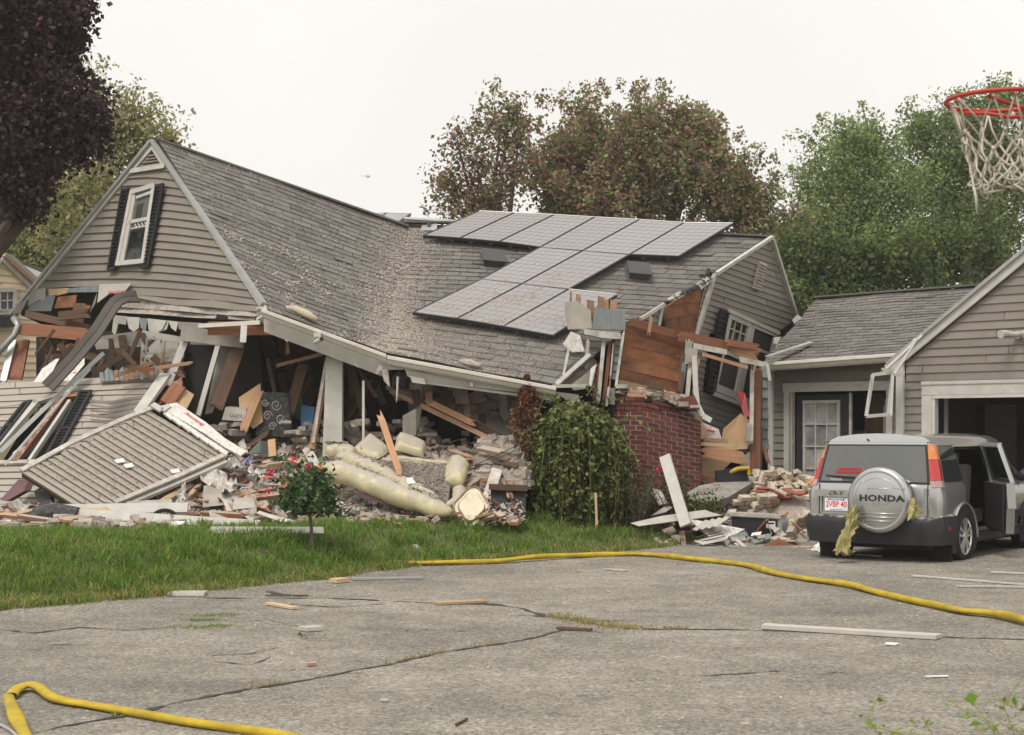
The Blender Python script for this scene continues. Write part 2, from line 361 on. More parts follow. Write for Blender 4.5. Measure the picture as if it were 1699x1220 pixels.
def scatter_mesh(name, m, pos, size, parent=None, flat=.6, nrm=None, **kw):
    """many small lumps (deformed octahedra) as one stuff mesh, numpy built"""
    n = len(pos); base = np.array([(1, 0, 0), (-1, 0, 0), (0, 1, 0), (0, -1, 0), (0, 0, 1), (0, 0, -1)], float)
    fc = np.array([(0, 2, 4), (2, 1, 4), (1, 3, 4), (3, 0, 4), (2, 0, 5), (1, 2, 5), (3, 1, 5), (0, 3, 5)])
    v = base[None] * np.random.uniform(.5, 1.3, (n, 6, 1)) * np.array(size)[:, None, None] * np.array([1, 1, flat])
    a = np.random.uniform(0, 6.28, n); c, s = np.cos(a)[:, None], np.sin(a)[:, None]
    x, y = v[..., 0] * c - v[..., 1] * s, v[..., 0] * s + v[..., 1] * c
    v = np.stack([x, y, v[..., 2]], -1) + np.array(pos)[:, None, :]
    return np_mesh(name, v.reshape(-1, 3), (fc[None] + (np.arange(n) * 6)[:, None, None]).reshape(-1, 3), np.repeat(np.random.rand(n), 8), m, parent, **kw)
def np_mesh(name, v, f, rnd, ms, parent=None, mi=None, smooth=False, **kw):
    if parent: v = v - np.array(rootloc(parent))
    me = bpy.data.meshes.new(name); k = f.shape[1]
    me.vertices.add(len(v)); me.vertices.foreach_set('co', np.ascontiguousarray(v, dtype=np.float32).ravel())
    me.loops.add(f.size); me.loops.foreach_set('vertex_index', np.ascontiguousarray(f, dtype=np.int32).ravel())
    me.polygons.add(len(f)); me.polygons.foreach_set('loop_start', np.arange(0, f.size, k, dtype=np.int32))
    me.polygons.foreach_set('loop_total', np.full(len(f), k, dtype=np.int32))
    for m in (ms if isinstance(ms, (list, tuple)) else [ms]): me.materials.append(m)
    if mi is not None: me.polygons.foreach_set('material_index', np.ascontiguousarray(mi, dtype=np.int32))
    at = me.attributes.new('rnd', 'FLOAT', 'FACE'); at.data.foreach_set('value', np.ascontiguousarray(rnd, dtype=np.float32))
    me.update(calc_edges=True)
    return link(name, me, parent, **kw)
def leaves(name, m, cen, size, parent=None, up=.4, mi=None, asp=.55, droop=None, fold=.25, rnd=None, **kw):
    """leaf blades: two triangles folded along the midrib"""
    n = len(cen); cen = np.array(cen); d = np.random.normal(0, 1, (n, 3))
    if droop is not None: d = d * .5 + np.array(droop)
    d /= np.linalg.norm(d, axis=1)[:, None]
    u = np.random.normal(0, 1, (n, 3)); u[:, 2] += up * 2
    s = np.cross(d, u); s /= np.linalg.norm(s, axis=1)[:, None] + 1e-9; w = np.cross(s, d)
    L = (np.array(size) * np.random.uniform(.45, 1.4, n))[:, None]
    a = cen - d * L * .5; b = cen + d * L * .5; mid = cen - d * L * .05
    l = mid + s * L * asp * .5 + w * L * fold * .4; r = mid - s * L * asp * .5 + w * L * fold * .4
    v = np.stack([a, l, b, r], 1).reshape(-1, 3); i = np.arange(n)[:, None] * 4
    f = np.concatenate([i + np.array([0, 1, 2]), i + np.array([0, 2, 3])], 1).reshape(-1, 3)
    rr = np.repeat(np.random.rand(n) if rnd is None else rnd, 2)
    return np_mesh(name, v, f, rr * .999, m, parent, mi=None if mi is None else np.repeat(mi, 2), **kw)
def text_mesh(body, name, m, parent, mat4, size=.1, extrude=.002, shear=0, spacing=1, xs=1, bold=0):
    c = bpy.data.curves.new(name, 'FONT'); c.body = body; c.size = size; c.extrude = extrude; c.align_x = 'CENTER'; c.align_y = 'CENTER'; c.shear = shear; c.space_character = spacing; c.offset = bold
    c.resolution_u = 2
    t = bpy.data.objects.new('text_tmp', c); COL.objects.link(t); bpy.context.view_layer.update()
    me = bpy.data.meshes.new_from_object(t.evaluated_get(bpy.context.evaluated_depsgraph_get()))
    bpy.data.objects.remove(t); me.materials.clear(); me.materials.append(m)
    L0 = rootloc(parent)
    me.transform(M.Translation(-L0) @ mat4 @ M.Diagonal((xs, 1, 1, 1)))
    return link(name, me, parent)
# ================================================================== ground, driveway, lawn
def special(name, build):
    m = bpy.data.materials.new(name); m.use_nodes = True; build(m.node_tree, m.node_tree.nodes['Principled BSDF']); MATS[name] = m; return m
def asphalt_nodes(t, b):
    N, L = t.nodes.new, t.links.new
    ge = N('ShaderNodeNewGeometry'); pos = ge.outputs['Position']
    def noise(s, d=5, r=.6):
        n = N('ShaderNodeTexNoise'); n.inputs['Scale'].default_value = s; n.inputs['Detail'].default_value = d; n.inputs['Roughness'].default_value = r; L(pos, n.inputs['Vector']); return n.outputs['Fac']
    def rng(x, a, c, lo, hi):
        r = N('ShaderNodeMapRange'); [r.inputs[k].default_value for k in ()]
        for k, v in zip(('From Min', 'From Max', 'To Min', 'To Max'), (a, c, lo, hi)): r.inputs[k].default_value = v
        L(x, r.inputs['Value']); return r.outputs[0]
    def mul(x, y):
        m = N('ShaderNodeMath'); m.operation = 'MULTIPLY'; L(x, m.inputs[0]); L(y, m.inputs[1]); return m.outputs[0]
    vo = N('ShaderNodeTexVoronoi'); vo.inputs['Scale'].default_value = 58; L(pos, vo.inputs['Vector'])
    sp = N('ShaderNodeSeparateColor'); L(vo.outputs['Color'], sp.inputs[0])
    vo2 = N('ShaderNodeTexVoronoi'); vo2.inputs['Scale'].default_value = 26; L(pos, vo2.inputs['Vector'])
    sp2 = N('ShaderNodeSeparateColor'); L(vo2.outputs['Color'], sp2.inputs[0])
    st = rng(sp.outputs[0], 0, 1, .55, 1.42); st2 = rng(sp2.outputs[1], .9, 1, 1, 1.35)
    big = rng(noise(.45, 6), .35, .65, .76, 1.14); mid = rng(noise(2.2, 6, .7), .36, .72, 1.1, .72); worn = rng(noise(.16, 3), .4, .6, .93, 1.06)
    val = mul(mul(mul(st, st2), mul(big, mid)), worn)
    mx = N('ShaderNodeMixRGB'); mx.blend_type = 'MULTIPLY'; mx.inputs[0].default_value = 1; mx.inputs[1].default_value = (.243, .222, .186, 1); L(val, mx.inputs[2])
    L(mx.outputs[0], b.inputs['Base Color']); b.inputs['Roughness'].default_value = .93; b.inputs['Specular IOR Level'].default_value = .2
    bu = N('ShaderNodeBump'); bu.inputs['Strength'].default_value = .5; bu.inputs['Distance'].default_value = .008; L(vo.outputs['Distance'], bu.inputs['Height']); L(bu.outputs[0], b.inputs['Normal'])
asphalt = special('worn_asphalt', asphalt_nodes)
soil = mat('soil', (.06, .07, .028), .95, (.085, .07, .04), 2, .9, .05, .8, 30)
crack_m = mat('crack_tar', (.028, .026, .025), .95, (.075, .065, .05), 9, .8, .1)
earth = mat('yard_earth', (.085, .09, .04), .95, (.12, .10, .06), .6, .8, .02)
MB().add([(-400, -60, -.05), (400, -60, -.05), (400, 900, -.05), (-400, 900, -.05)], [(0, 1, 2, 3)]).build('ground', earth, kind='structure')
mb = MB()
nx, ny = 40, 40
mb.add([(-14 + 30 * i / nx, -6 + 38 * j / ny, 0) for j in range(ny + 1) for i in range(nx + 1)],
       [(j * (nx + 1) + i, j * (nx + 1) + i + 1, (j + 1) * (nx + 1) + i + 1, (j + 1) * (nx + 1) + i) for j in range(ny) for i in range(nx)])
mb.build('driveway', asphalt, kind='structure')
def crack(pts, w):
    ps = [G(x, y, .005) for x, y in pts]; q = []
    for a, b in zip(ps, ps[1:]):
        n = max(2, int((b - a).length / .09)); q += [a.lerp(b, i / n) for i in range(n)]
    q.append(ps[-1]); mb = MB(); vs = []
    dj = 0
    for i, p in enumerate(q):
        d = (q[min(i + 1, len(q) - 1)] - q[max(i - 1, 0)]).normalized(); s = V((-d.y, d.x, 0)); dj = dj * .85 + random.uniform(-.022, .022); ww = w * random.choice((.4, .8, 1.2, 1.8, 3.0))
        vs += [p + s * (dj + ww), p + s * (dj - ww)]
    mb.add(vs, [(2 * i, 2 * i + 1, 2 * i + 3, 2 * i + 2) for i in range(len(q) - 1)]); mb.build('driveway_crack', crack_m, kind='structure')
crack([(40, 1222), (185, 1190), (254, 1176), (403, 1145), (530, 1124), (636, 1103), (742, 1082), (826, 1069), (900, 1053), (940, 1046), (1000, 1050)], .011)
crack([(860, 1022), (915, 1023), (1010, 1040), (1080, 1044), (1200, 1045), (1270, 1047), (1420, 1052), (1560, 1058), (1720, 1063)], .016)
crack([(339, 992), (430, 994), (530, 993), (689, 1000), (826, 1005), (860, 1010), (900, 1022)], .017)
crack([(0, 1045), (60, 1050), (130, 1042), (210, 1048), (300, 1040)], .007)
crack([(480, 1003), (560, 1008), (640, 1002)], .01)
for _ in range(9):
    x0_ = random.uniform(300, 1500); y0_ = 1050 + random.uniform(-55, 90); crack([(x0_, y0_), (x0_ + random.uniform(20, 70), y0_ + random.uniform(-8, 8)), (x0_ + random.uniform(80, 150), y0_ + random.uniform(-12, 12))], .004)
crack([(440, 982), (470, 987), (500, 990)], .02)

def fnoise(x, y, s, seed=0):                      # cheap smooth noise for numpy arrays
    r = np.random.RandomState(seed); v = 0
    for k in range(6):
        a = r.uniform(0, 6.28); fx, fy = math.cos(a) * s * r.uniform(.6, 1.7), math.sin(a) * s * r.uniform(.6, 1.7); v = v + np.sin(x * fx + y * fy + r.uniform(0, 6.28))
    return v / 6
xs = [-14 + .35 * i for i in range(49)] + [2.6, 2.8, 3.0, 3.2]
mb = MB(); rows = 30; vs = []
for x in xs:
    e = edgeY(x)
    for j in range(rows + 1):
        y = e - .05 + (46 - e) * (j / rows) ** 1.8
        vs.append((x, y, gz(x, y) + (.012 if j else -.01) + .02 * math.sin(x * 3.1 + y * 2.3) * (j > 1)))
mb.add(vs, [(i * (rows + 1) + j, (i + 1) * (rows + 1) + j, (i + 1) * (rows + 1) + j + 1, i * (rows + 1) + j + 1) for i in range(len(xs) - 1) for j in range(rows)])
mb.build('lawn', soil, kind='structure', smooth=True)

def blades(name, x, y, z, h, w, mi, ms, lean=.5, **kw):
    n = len(x); a = np.random.uniform(0, 6.28, n); d = np.stack([np.cos(a), np.sin(a), 0 * a], 1)
    s = np.stack([-np.sin(a), np.cos(a), 0 * a], 1) ; b = np.random.uniform(0, 6.28, n); s = np.stack([np.cos(b), np.sin(b), 0 * b], 1)
    o = np.stack([x, y, z], 1); H = h[:, None]; Wd = w[:, None]; ln = np.random.uniform(.1, 1.1, n)[:, None] * lean
    up = np.array([0, 0, 1.0])
    m_ = o + up * H * .55 + d * H * ln * .25; t = o + up * H * (1 - ln * .3) + d * H * ln * .8
    v = np.stack([o - s * Wd, o + s * Wd, m_ + s * Wd * .8, m_ - s * Wd * .8, t], 1).reshape(-1, 3); i = np.arange(n)[:, None] * 5
    f = np.concatenate([i + [0, 1, 2], i + [0, 2, 3], i + [3, 2, 4]], 1).reshape(-1, 3)
    return np_mesh(name, v, f, np.repeat(np.random.rand(n) * .999, 3), ms, mi=np.repeat(mi, 3), **kw)
def lawn_grass():
    n = 420000; x = np.random.uniform(-8.2, 2.9, n); y = np.random.uniform(13.2, 24.6, n)
    e = np.interp(x, [p[0] for p in EDGE], [p[1] for p in EDGE]) + fnoise(x, y, 4, 3) * .16 + fnoise(x, y, 11, 43) * .1
    d = y - e; k = (d > 0) & (np.abs(x) < y * .33 + .3) & (x > -.33 * y)
    lim = np.interp(x, [-8, -5, -3, -1, 0, 2, 3], [19.7, 19.8, 20.2, 21.9, 22.9, 23.6, 23.9]); k &= y < lim
    dens = .55 + .45 * fnoise(x, y, 2.2, 5) + .25 * fnoise(x, y, 7, 8); k &= np.random.rand(n) < np.clip(dens + .25, .2, 1) * .7
    k &= (np.random.rand(n) < np.clip(d / .35, .25, 1))
    x, y, d = x[k], y[k], d[k]
    z = np.array([gz(a, b) for a, b in zip(x, y)])
    patch = fnoise(x, y, 1.7, 11); tall = np.interp(x, [-8, -3, -1, 1, 3], [1.15, 1.05, .8, .72, .8])
    h = (.085 + .09 * np.clip(patch + .4, 0, 1.3) + .13 * np.clip(fnoise(x, y, 6, 21), 0, 1)) * np.random.uniform(.45, 1.45, len(x)) * np.clip(.45 + d / .8, .45, 1) * tall * .85
    dry = np.clip(.10 + .8 * np.exp(-d / .28) + np.clip((x - .2) / 2.0, 0, 1) * .5 * np.clip(fnoise(x, y, 1.5, 17) + .8, 0, 1) + .25 * (fnoise(x, y, 2.5, 31) > .45), 0, .85)
    mi = (np.random.rand(len(x)) < dry).astype(int)
    w = np.random.uniform(.0022, .0055, len(x)); nc = 420; cx = np.random.uniform(-7, 2.8, nc); ce = np.interp(cx, [p[0] for p in EDGE], [p[1] for p in EDGE]); cy = ce + np.abs(np.random.normal(0, 2.4, nc)) * (np.random.rand(nc) < .75) + np.random.uniform(-.05, .15, nc)
    ok = (np.abs(cx) < cy * .33) & (cy < np.interp(cx, [-8, -5, -3, -1, 0, 2, 3], [19.9, 20.0, 20.4, 22.0, 23.0, 23.6, 23.9])); cx, cy, cd = cx[ok], cy[ok], (cy - ce)[ok]; i_ = np.repeat(np.arange(len(cx)), 55)
    tx = cx[i_] + np.random.normal(0, .07, len(i_)); ty = cy[i_] + np.random.normal(0, .07, len(i_)); th = np.random.uniform(.1, .27, len(i_)) * np.interp(cx, [-7, 0, 3], [1.15, .85, .8])[i_] * np.clip(.45 + cd / .8, .45, 1)[i_]
    x, y, h = np.concatenate([x, tx]), np.concatenate([y, ty]), np.concatenate([h, th]); z = np.concatenate([z, [gz(a, b) for a, b in zip(tx, ty)]]); mi = np.concatenate([mi, (np.random.rand(len(tx)) < np.where(cd[i_] < .2, .5, .12)).astype(int)]); w = np.concatenate([w, np.random.uniform(.003, .006, len(tx))])
    blades('grass', x, y, z, h, w, mi, [grass_m, straw_m], 1.7, kind='stuff', label='long unmown green grass on the front lawn', cat='grass')
lawn_grass()
def crack_weeds():
    xs, ys = [], []
    for pts, per in (([(915, 1023), (960, 1030), (1010, 1040), (1060, 1043)], 800), ([(1100, 1043), (1140, 1044)], 90), ([(636, 1103), (700, 1091), (742, 1082)], 110), ([(403, 1145), (470, 1133)], 60), ([(185, 1190), (210, 1186)], 40), ([(780, 1075), (830, 1068)], 50)):
        for _ in range(per):
            i = random.randrange(len(pts) - 1); t = random.random(); a, b = pts[i], pts[i + 1]; w = 1.0 if per > 500 else .25
            g = G(lerp(a[0], b[0], t), lerp(a[1], b[1], t)); xs.append(g.x + random.gauss(0, .06 * w)); ys.append(g.y + random.gauss(0, .11 * w))
    n = len(xs)
    blades('crack_weeds', np.array(xs), np.array(ys), np.zeros(n), np.random.uniform(.012, .05, n), np.full(n, .003), (np.random.rand(n) < .93).astype(int), [grass_m, straw_m], 1.6, kind='stuff', label='dry weeds sprouting from the driveway cracks', cat='weeds')
    xs, ys = [], []
    for c, k in (((335, 1030), 260), ((360, 1040), 220), ((320, 1042), 160), ((350, 1022), 200), ((380, 1020), 80), ((500, 1055), 40)):
        g = G(*c)
        for _ in range(k): xs.append(g.x + random.gauss(0, .1)); ys.append(g.y + random.gauss(0, .05))
    n = len(xs)
    blades('grass_clippings', np.array(xs), np.array(ys), np.full(n, .004), np.random.uniform(.006, .02, n), np.full(n, .004), (np.random.rand(n) < .35).astype(int), [grass_m, straw_m], 3, kind='stuff', label='torn grass scraps lying on the asphalt', cat='grass')
crack_weeds()
def grit():
    pos, sz = [], []
    for _ in range(2600):
        x, y = random.uniform(-6, 9), 8.5 + 15 * random.random() ** .7
        if abs(x) > .34 * y or y > edgeY(x) - .05: continue
        pos.append((x, y, .004)); sz.append(random.choice((.006, .008, .012)) * random.uniform(.6, 1.2))
    for _ in range(600):                          # band along the wreckage and lawn edge
        x = random.uniform(-5.5, 8); y = min(edgeY(x), 23.5) - abs(random.gauss(0, .7))
        pos.append((x, y, .004)); sz.append(random.uniform(.005, .014))
    scatter_mesh('plaster_grit', mat('plaster_grit', (.36, .33, .29), .9, var=.35), pos, np.array(sz), kind='stuff', label='pale plaster crumbs strewn over the driveway', cat='debris')
grit()
# ================================================================== the collapsed house
house = thing('collapsed_house', 'grey-sided house with its ground floor blown out and the roof sagging onto the wreckage', 'house', (-1, 25, .3))
# ---- front-facing gable on the left
A_, B_, C_ = P(440, 508, 23.6), P(258, 235, 26), P(28, 522, 27.6)
GP = Plane(A_, B_, C_)
gable = MB().prism([GP(x, y, -.012) for x, y in ((258, 240), (438, 505), (424, 532), (190, 521), (188, 484), (60, 480))], GP.n * -.06).build('gable_wall', int_black, house)
def rake_y(x, side):
    return 246 + (x - 257) * (505 - 246) / (438 - 257) if side else 246 + (257 - x) * (480 - 246) / (257 - 57)
def gable_courses():
    n = 17
    for k in range(n):
        ys = []
        def ends(k):
            t = k / n
            yl = lerp(480, 258, t); yr = lerp(497, 258, t); xl = 257 - (yl - 246) * (257 - 57) / (480 - 246); xr = 257 + (yr - 246) * (438 - 257) / (505 - 246)
            sag = -9 * math.sin(math.pi * .45) * (1 - t) if k else -9
            return xl, yl, xr, yr, -10 * (1 - t) - 1.5
        a, b = ends(k), ends(k + 1); m = 7; vs = []; fs = []
        for i in range(m + 1):
            u = i / m
            for (xl, yl, xr, yr, s), off in ((a, .034 + random.uniform(-.003, .003)), (b, .002), (a, -.008)):
                x = lerp(xl, xr, u); y = lerp(yl, yr, u) + s * math.sin(math.pi * u) * (1 if u < .5 else .7 + .3 * 1)
                vs.append(GP(x, y, off))
        for i in range(m): q = i * 3; fs += [(q, q + 3, q + 4, q + 1), (q + 2, q + 5, q + 3, q)]
        mb = MB(); mb.cr = 0; mb.add(vs, fs); mb.build('siding_plank', siding, gable)
    # lower courses, the right half only, sagging
    edges = [((188, 483), (300, 482), (380, 490), (438, 500)), ((196, 488), (300, 495), (380, 501), (438, 508)), ((215, 493), (290, 507), (370, 513), (434, 519)), ((192, 510), (290, 517), (370, 524), (428, 527)), ((190, 519), (290, 526), (350, 530), (424, 533))]
    edges[0] = ((225, 470), (300, 471), (380, 482), (438, 495))
    for k in range(4):
        lo, hi = edges[k + 1], edges[k]; vs = []; fs = []; m = 9
        for i in range(m + 1):
            u = i / m * 3; s = min(2, int(u)); w = u - s
            a = [lerp(lo[s][c], lo[s + 1][c], w) for c in (0, 1)]; b = [lerp(hi[s][c], hi[s + 1][c], w) for c in (0, 1)]
            bul = .05 * math.sin(u * 2.2 + k) ** 2 * (k > 0)
            vs += [GP(a[0], a[1], .034 + bul), GP(b[0], b[1], .002 + bul * .6), GP(a[0], a[1], -.008)]
        for i in range(m): q = i * 3; fs += [(q, q + 3, q + 4, q + 1), (q + 2, q + 5, q + 3, q)]
        mb = MB(); mb.cr = 0; mb.add(vs, fs); mb.build('siding_plank', siding_dusty if k > 1 else siding, gable)
gable_courses()
def strip(pts, w, t, m, name, parent, pl=None, off=.03, **kw):   # trim along picture points lying on a plane
    mb = MB(); q = [pl(x, y, off) for x, y in pts]
    for a, b in zip(q, q[1:]): mb.beam(a, b, w, t, pl.n)
    return mb.build(name, m, parent, **kw)
strip([(258, 240), (438, 508)], .07, .05, white, 'rake_board', house, GP, .035)
strip([(257, 240), (26, 527)], .06, .05, white, 'rake_board', house, GP, .035)
strip([(258, 236), (443, 506)], .05, .09, metal_grey, 'drip_edge', house, GP, .06)
strip([(257, 236), (24, 524)], .05, .09, metal_grey, 'drip_edge', house, GP, .06)
# gable vent
v = MB().prism([GP(x, y, .01) for x, y in ((257, 251), (273, 279), (228, 285))], GP.n * .012).build('gable_vent', int_black, house)
for k in range(5):
    t = k / 5; a = (lerp(231, 254, t), lerp(283, 254, t)); b = (lerp(271, 258, t), lerp(277, 254, t)); board(GP(*a, .035), GP(*b, .035), .05, .012, siding, 'vent_slat', v, up=(GP.n + V((0, 0, 1))))
strip([(220, 287), (257, 245)], .075, .04, white, 'vent_frame', v, GP, .04); strip([(257, 245), (278, 278)], .075, .04, white, 'vent_frame', v, GP, .045); strip([(278, 277), (220, 286)], .075, .04, white, 'vent_frame', v, GP, .05)
# gable window
def quad_on(pl, pts, off, thick, m, name, parent, **kw): return MB().prism([pl(x, y, off) for x, y in pts], pl.n * thick).build(name, m, parent, **kw)
def window(pl, parent, outer, pane_m, name='window', fw=.1, mid=None, muntins=None, off=.04, mw=.045, frame_m=white):
    """outer: TL, TR, BR, BL picture corners"""
    w = quad_on(pl, outer, off - .03, .025, pane_m, name, parent)
    c = [V((*p, 0)) for p in outer]
    def at(u, v): return c[0].lerp(c[1], u).lerp(c[3].lerp(c[2], u), v)
    def bar(p, q, ww, dd, nm, m=frame_m):
        a, b = at(*p), at(*q); return board(pl(a.x, a.y, dd), pl(b.x, b.y, dd), ww, .05, m, nm, w, up=pl.n)
    for p, q in (((0, 0), (0, 1)), ((1, 0), (1, 1)), ((-.04, 0), (1.04, 0)), ((-.06, 1), (1.06, 1))): bar(p, q, fw, off + .01 + .004 * (p[0] != q[0]), 'frame')
    if mid: bar((0, mid), (1, mid), .055, off, 'sash_rail')
    for p, q in (muntins or []): bar(p, q, mw, off - .006, 'muntin')
    return w, at, bar
GWIN = [(226, 322), (263, 311), (245, 436), (203, 440)]
gw, at, bar = window(GP, house, GWIN, glass_hazy, mid=.43, fw=.075, off=.075)
bar((.2, .08), (.2, 1), .035, .075, 'sash_stile'); bar((.96, .06), (.96, 1), .035, .075, 'sash_stile'); bar((.28, .1), (1, .08), .05, .079, 'sash_rail'); bar((.28, .53), (1, .53), .02, .073, 'sash_rail'); bar((.1, 0), (.1, 1), .08, .07, 'jamb_liner')
def poly_at(at, uv): return [tuple(at(*p))[:2] for p in uv]
quad_on(GP, poly_at(at, ((.22, .56), (.94, .56), (.94, .97), (.22, .97))), .071, .004, glass, 'pane', gw)
quad_on(GP, poly_at(at, ((.33, .2), (.6, .19), (.58, .4), (.33, .4))), .071, .005, int_black, 'pane', gw)
for i in range(4): bar((.36 + .14 * i, .45), (.48 + .14 * i, .52), .018, .06, 'sash_tape')
def shutter(pl, corners, parent, off=.09, n=16, hw=.03):
    sh = quad_on(pl, corners, off - .025, .02, black_vinyl, 'shutter', parent)
    c = [V((*p, 0)) for p in corners]
    def at(u, v): return c[0].lerp(c[1], u).lerp(c[3].lerp(c[2], u), v)
    L = lambda u, v, o: pl(at(u, v).x, at(u, v).y, o)
    for a, b in (((.06, 0), (.06, 1)), ((.94, 0), (.94, 1)), ((0, .01), (1, .01)), ((0, .99), (1, .99)), ((0, .52), (1, .52))): board(L(*a, off), L(*b, off), .05, .03, black_vinyl, 'shutter_rail', sh, up=pl.n)
    for k in range(n):
        v = .04 + .92 * (k + .5) / n; board(L(.1, v, off), L(.9, v, off), .05, .012, black_vinyl, 'louvre', sh, up=pl.n + V((0, 0, 1.2)))
    return sh
shutter(GP, [(210, 318), (222, 316), (199, 448), (186, 451)], house, n=20); shutter(GP, [(265, 311), (279, 308), (253, 445), (241, 447)], house, n=20)
# ---- roof
RP = Plane(P(640, 585, 23.6), P(925, 640, 23.6), P(900, 372, 27.0))
val = [RP(642, 586), RP(648, 535), RP(655, 480), RP(668, 430), RP(678, 378)]
rk_r = [RP(928, 641), RP(1060, 527), RP(1172, 462), RP(1276, 392)]
rk_l = [P(436, 512, 23.55), B_ + V((.03, -.03, .06))]
def anchor(name, m, pts, parent):                  # ridge cap strip: carries the shingles as sub-parts
    mb = MB()
    for a, b in zip(pts, pts[1:]): mb.beam(a, b, .22, .03)
    return mb.build(name, m, parent)
lr = anchor('roof_slope', shingle, [B_ + V((.0, 0, .05)), pl_at([B_, val[-1]], .5) + V((0, 0, .035)), val[-1] + V((0, 0, .02))], house)
SL, NL = shingle_roof(rk_l, val, 31, .30, house, lr, 290, sag=.05)
rr = anchor('roof_slope', shingle, [RP(662, 369), RP(850, 370), RP(1276, 393)], house)
def torn(u, v): return False
SR, NR = shingle_roof(val, rk_r, 30, .31, house, rr, 300)
# far slopes, gable behind and floors keep the daylight out of the rooms
back = MB()
bl, br = B_ + V((-2.4, 4.2, -3.2)), P(678, 378, 27) + V((1.5, 4.2, -3))
back.prism([B_ + V((.02, .05, .02)), val[-1] + V((0, .03, 0)), V((-.5, 31, 2.2)), C_ + V((.3, 2.5, -.2)), C_ + V((.05, .05, .05))], V((0, .02, -.06)))
back.prism([RP(668, 371), RP(1274, 395), V((5.9, 31.5, 2.6)), V((-.5, 31, 2.2))], V((0, .02, -.06)))
back.build('rear_roof_slope', shingle, house)
MB().box((-.9, 30.6, 1.4), (15, .12, 3)).build('rear_wall', int_dark, house)
MB().prism([V((-9, 25.8, .25)), V((-3.9, 23.9, .25)), V((1.2, 24.8, .25)), V((5, 27, .25)), V((6, 31, .25)), V((-9, 31, .25))], V((0, 0, .1))).build('floor', wood_dark, house)
# rear-wing solar panels peeping over the ridge, roof vents, ridge pipe
def solar(corners, pl, off, label, group='solar panels on the roof', nu=6, nv=10):
    c = [pl(x, y, off) for x, y in corners]; cen = sum(c, V()) / 4
    n = pl.n if isinstance(pl, Plane) else V((0, 0, 1))
    t = thing('solar_panel', label, 'solar panel', cen, group)
    def at(u, v): return c[0].lerp(c[1], u).lerp(c[3].lerp(c[2], u), v)
    MB().prism([at(.012, .012), at(.988, .012), at(.988, .988), at(.012, .988)], n * .008).build('cell_sheet', panel_m, t)
    ln = MB()
    for i in range(1, nu): ln.beam(at(i / nu, .015) + n * .0095, at(i / nu, .985) + n * .0095, .0032, .002, n)
    for i in range(1, nv): ln.beam(at(.015, i / nv) + n * .0098, at(.985, i / nv) + n * .0098, .0032, .002, n)
    ln.build('cell_grid', panel_line, t, kind='stuff')
    for a, b, m in (((0, 0), (1, 0), panel_edge), ((1, 0), (1, 1), panel_frame), ((1, 1), (0, 1), panel_frame), ((0, 1), (0, 0), panel_frame)):
        MB().beam(at(*a) - n * .012, at(*b) - n * .012, .022, .052, n).build('frame_rail', m, t)
    MB().beam(at(.25, .02) - n * .06, at(.25, .98) - n * .06, .04, .04, n).beam(at(.75, .02) - n * .06, at(.75, .98) - n * .06, .04, .04, n).build('mounting_rail', metal_grey, t)
tt = [(793, 362), (851, 365), (917, 368), (984, 372), (1058, 376), (1132, 381), (1213, 382)]
tb = [(701, 403), (761, 407), (826, 413), (894, 422), (964, 428), (1042, 434), (1123, 437)]
nm = ['solar panel at the left end of the top row', 'top-row solar panel second from the left', 'top-row solar panel above the left roof vent, third from left', 'top-row solar panel directly above the middle pair, fourth from left', 'top-row solar panel second from the right end', 'solar panel at the right end of the top row']
for i in range(6): solar([tt[i], tt[i + 1], tb[i + 1], tb[i]], RP, .13, nm[i])
m2 = [(797, 475), (864, 483), (941, 492), (1021, 501)]; b3 = [(684, 531), (756, 541), (832, 554), (915, 569)]
solar([tb[3], tb[4], m2[1], m2[0]], RP, .13, 'left solar panel of the middle pair'); solar([tb[4], tb[5], m2[2], m2[1]], RP, .13, 'right solar panel of the middle pair')
solar([m2[0], m2[1], b3[1], b3[0]], RP, .13, 'dusty solar panel at the left of the bottom row'); solar([m2[1], m2[2], b3[2], b3[1]], RP, .13, 'fluff-strewn solar panel in the middle of the bottom row'); solar([m2[2], m2[3], b3[3], b3[2]], RP, .13, 'solar panel at the right of the bottom row behind the torn bay')
BP2 = Plane(P(598, 357, 27.4), P(681, 358, 28.4), P(655, 377, 26.9))
solar([(600, 357), (640, 356), (622, 374), (560, 372)], BP2, .02, 'left one of the two panels peeping over the ridge', 'solar panels behind the ridge'); solar([(640, 356), (681, 357), (652, 376), (622, 374)], BP2, .02, 'right one of the two panels peeping over the ridge', 'solar panels behind the ridge')
def roof_vent(x, y, label):
    p = RP(x, y); t = thing('roof_vent', label, 'roof vent', p, 'box vents on the roof')
    u = (RP(x + 10, y + .9) - p).normalized(); n = RP.n; s = n.cross(u).normalized(); rot = M((u, s, n)).transposed()
    MB().box(p + n * .012, (.42, .42, .015), rot).build('flange', vent_m, t)
    MB().prism([p + u * a + s * b + n * c for a, b, c in ((-.16, -.14, .02), (.16, -.14, .02), (.16, -.14, .12), (-.16, -.14, .12))], s * .28).build('hood', vent_m, t)
    MB().box(p + n * .135, (.38, .34, .03), rot).build('cap', vent_m, t)
roof_vent(818, 436, 'dark box vent left of the middle solar panels'); roof_vent(1058, 457, 'dark box vent right of the middle solar panels')
p = RP(712, 379); t = thing('vent_pipe', 'small pipe flashing near the ridge left of the panels', 'vent pipe', p)
MB().tube([p, p + V((0, 0, .1))], .03, 8).build('pipe', vent_m, t); MB().box(p + RP.n * .02, (.25, .2, .012), frame(V((1, 0, 0)), RP.n)).build('flashing', metal_grey, t)
strip([(670, 368), (768, 374)], .06, .03, metal_grey, 'ridge_flashing', house, RP, .06)
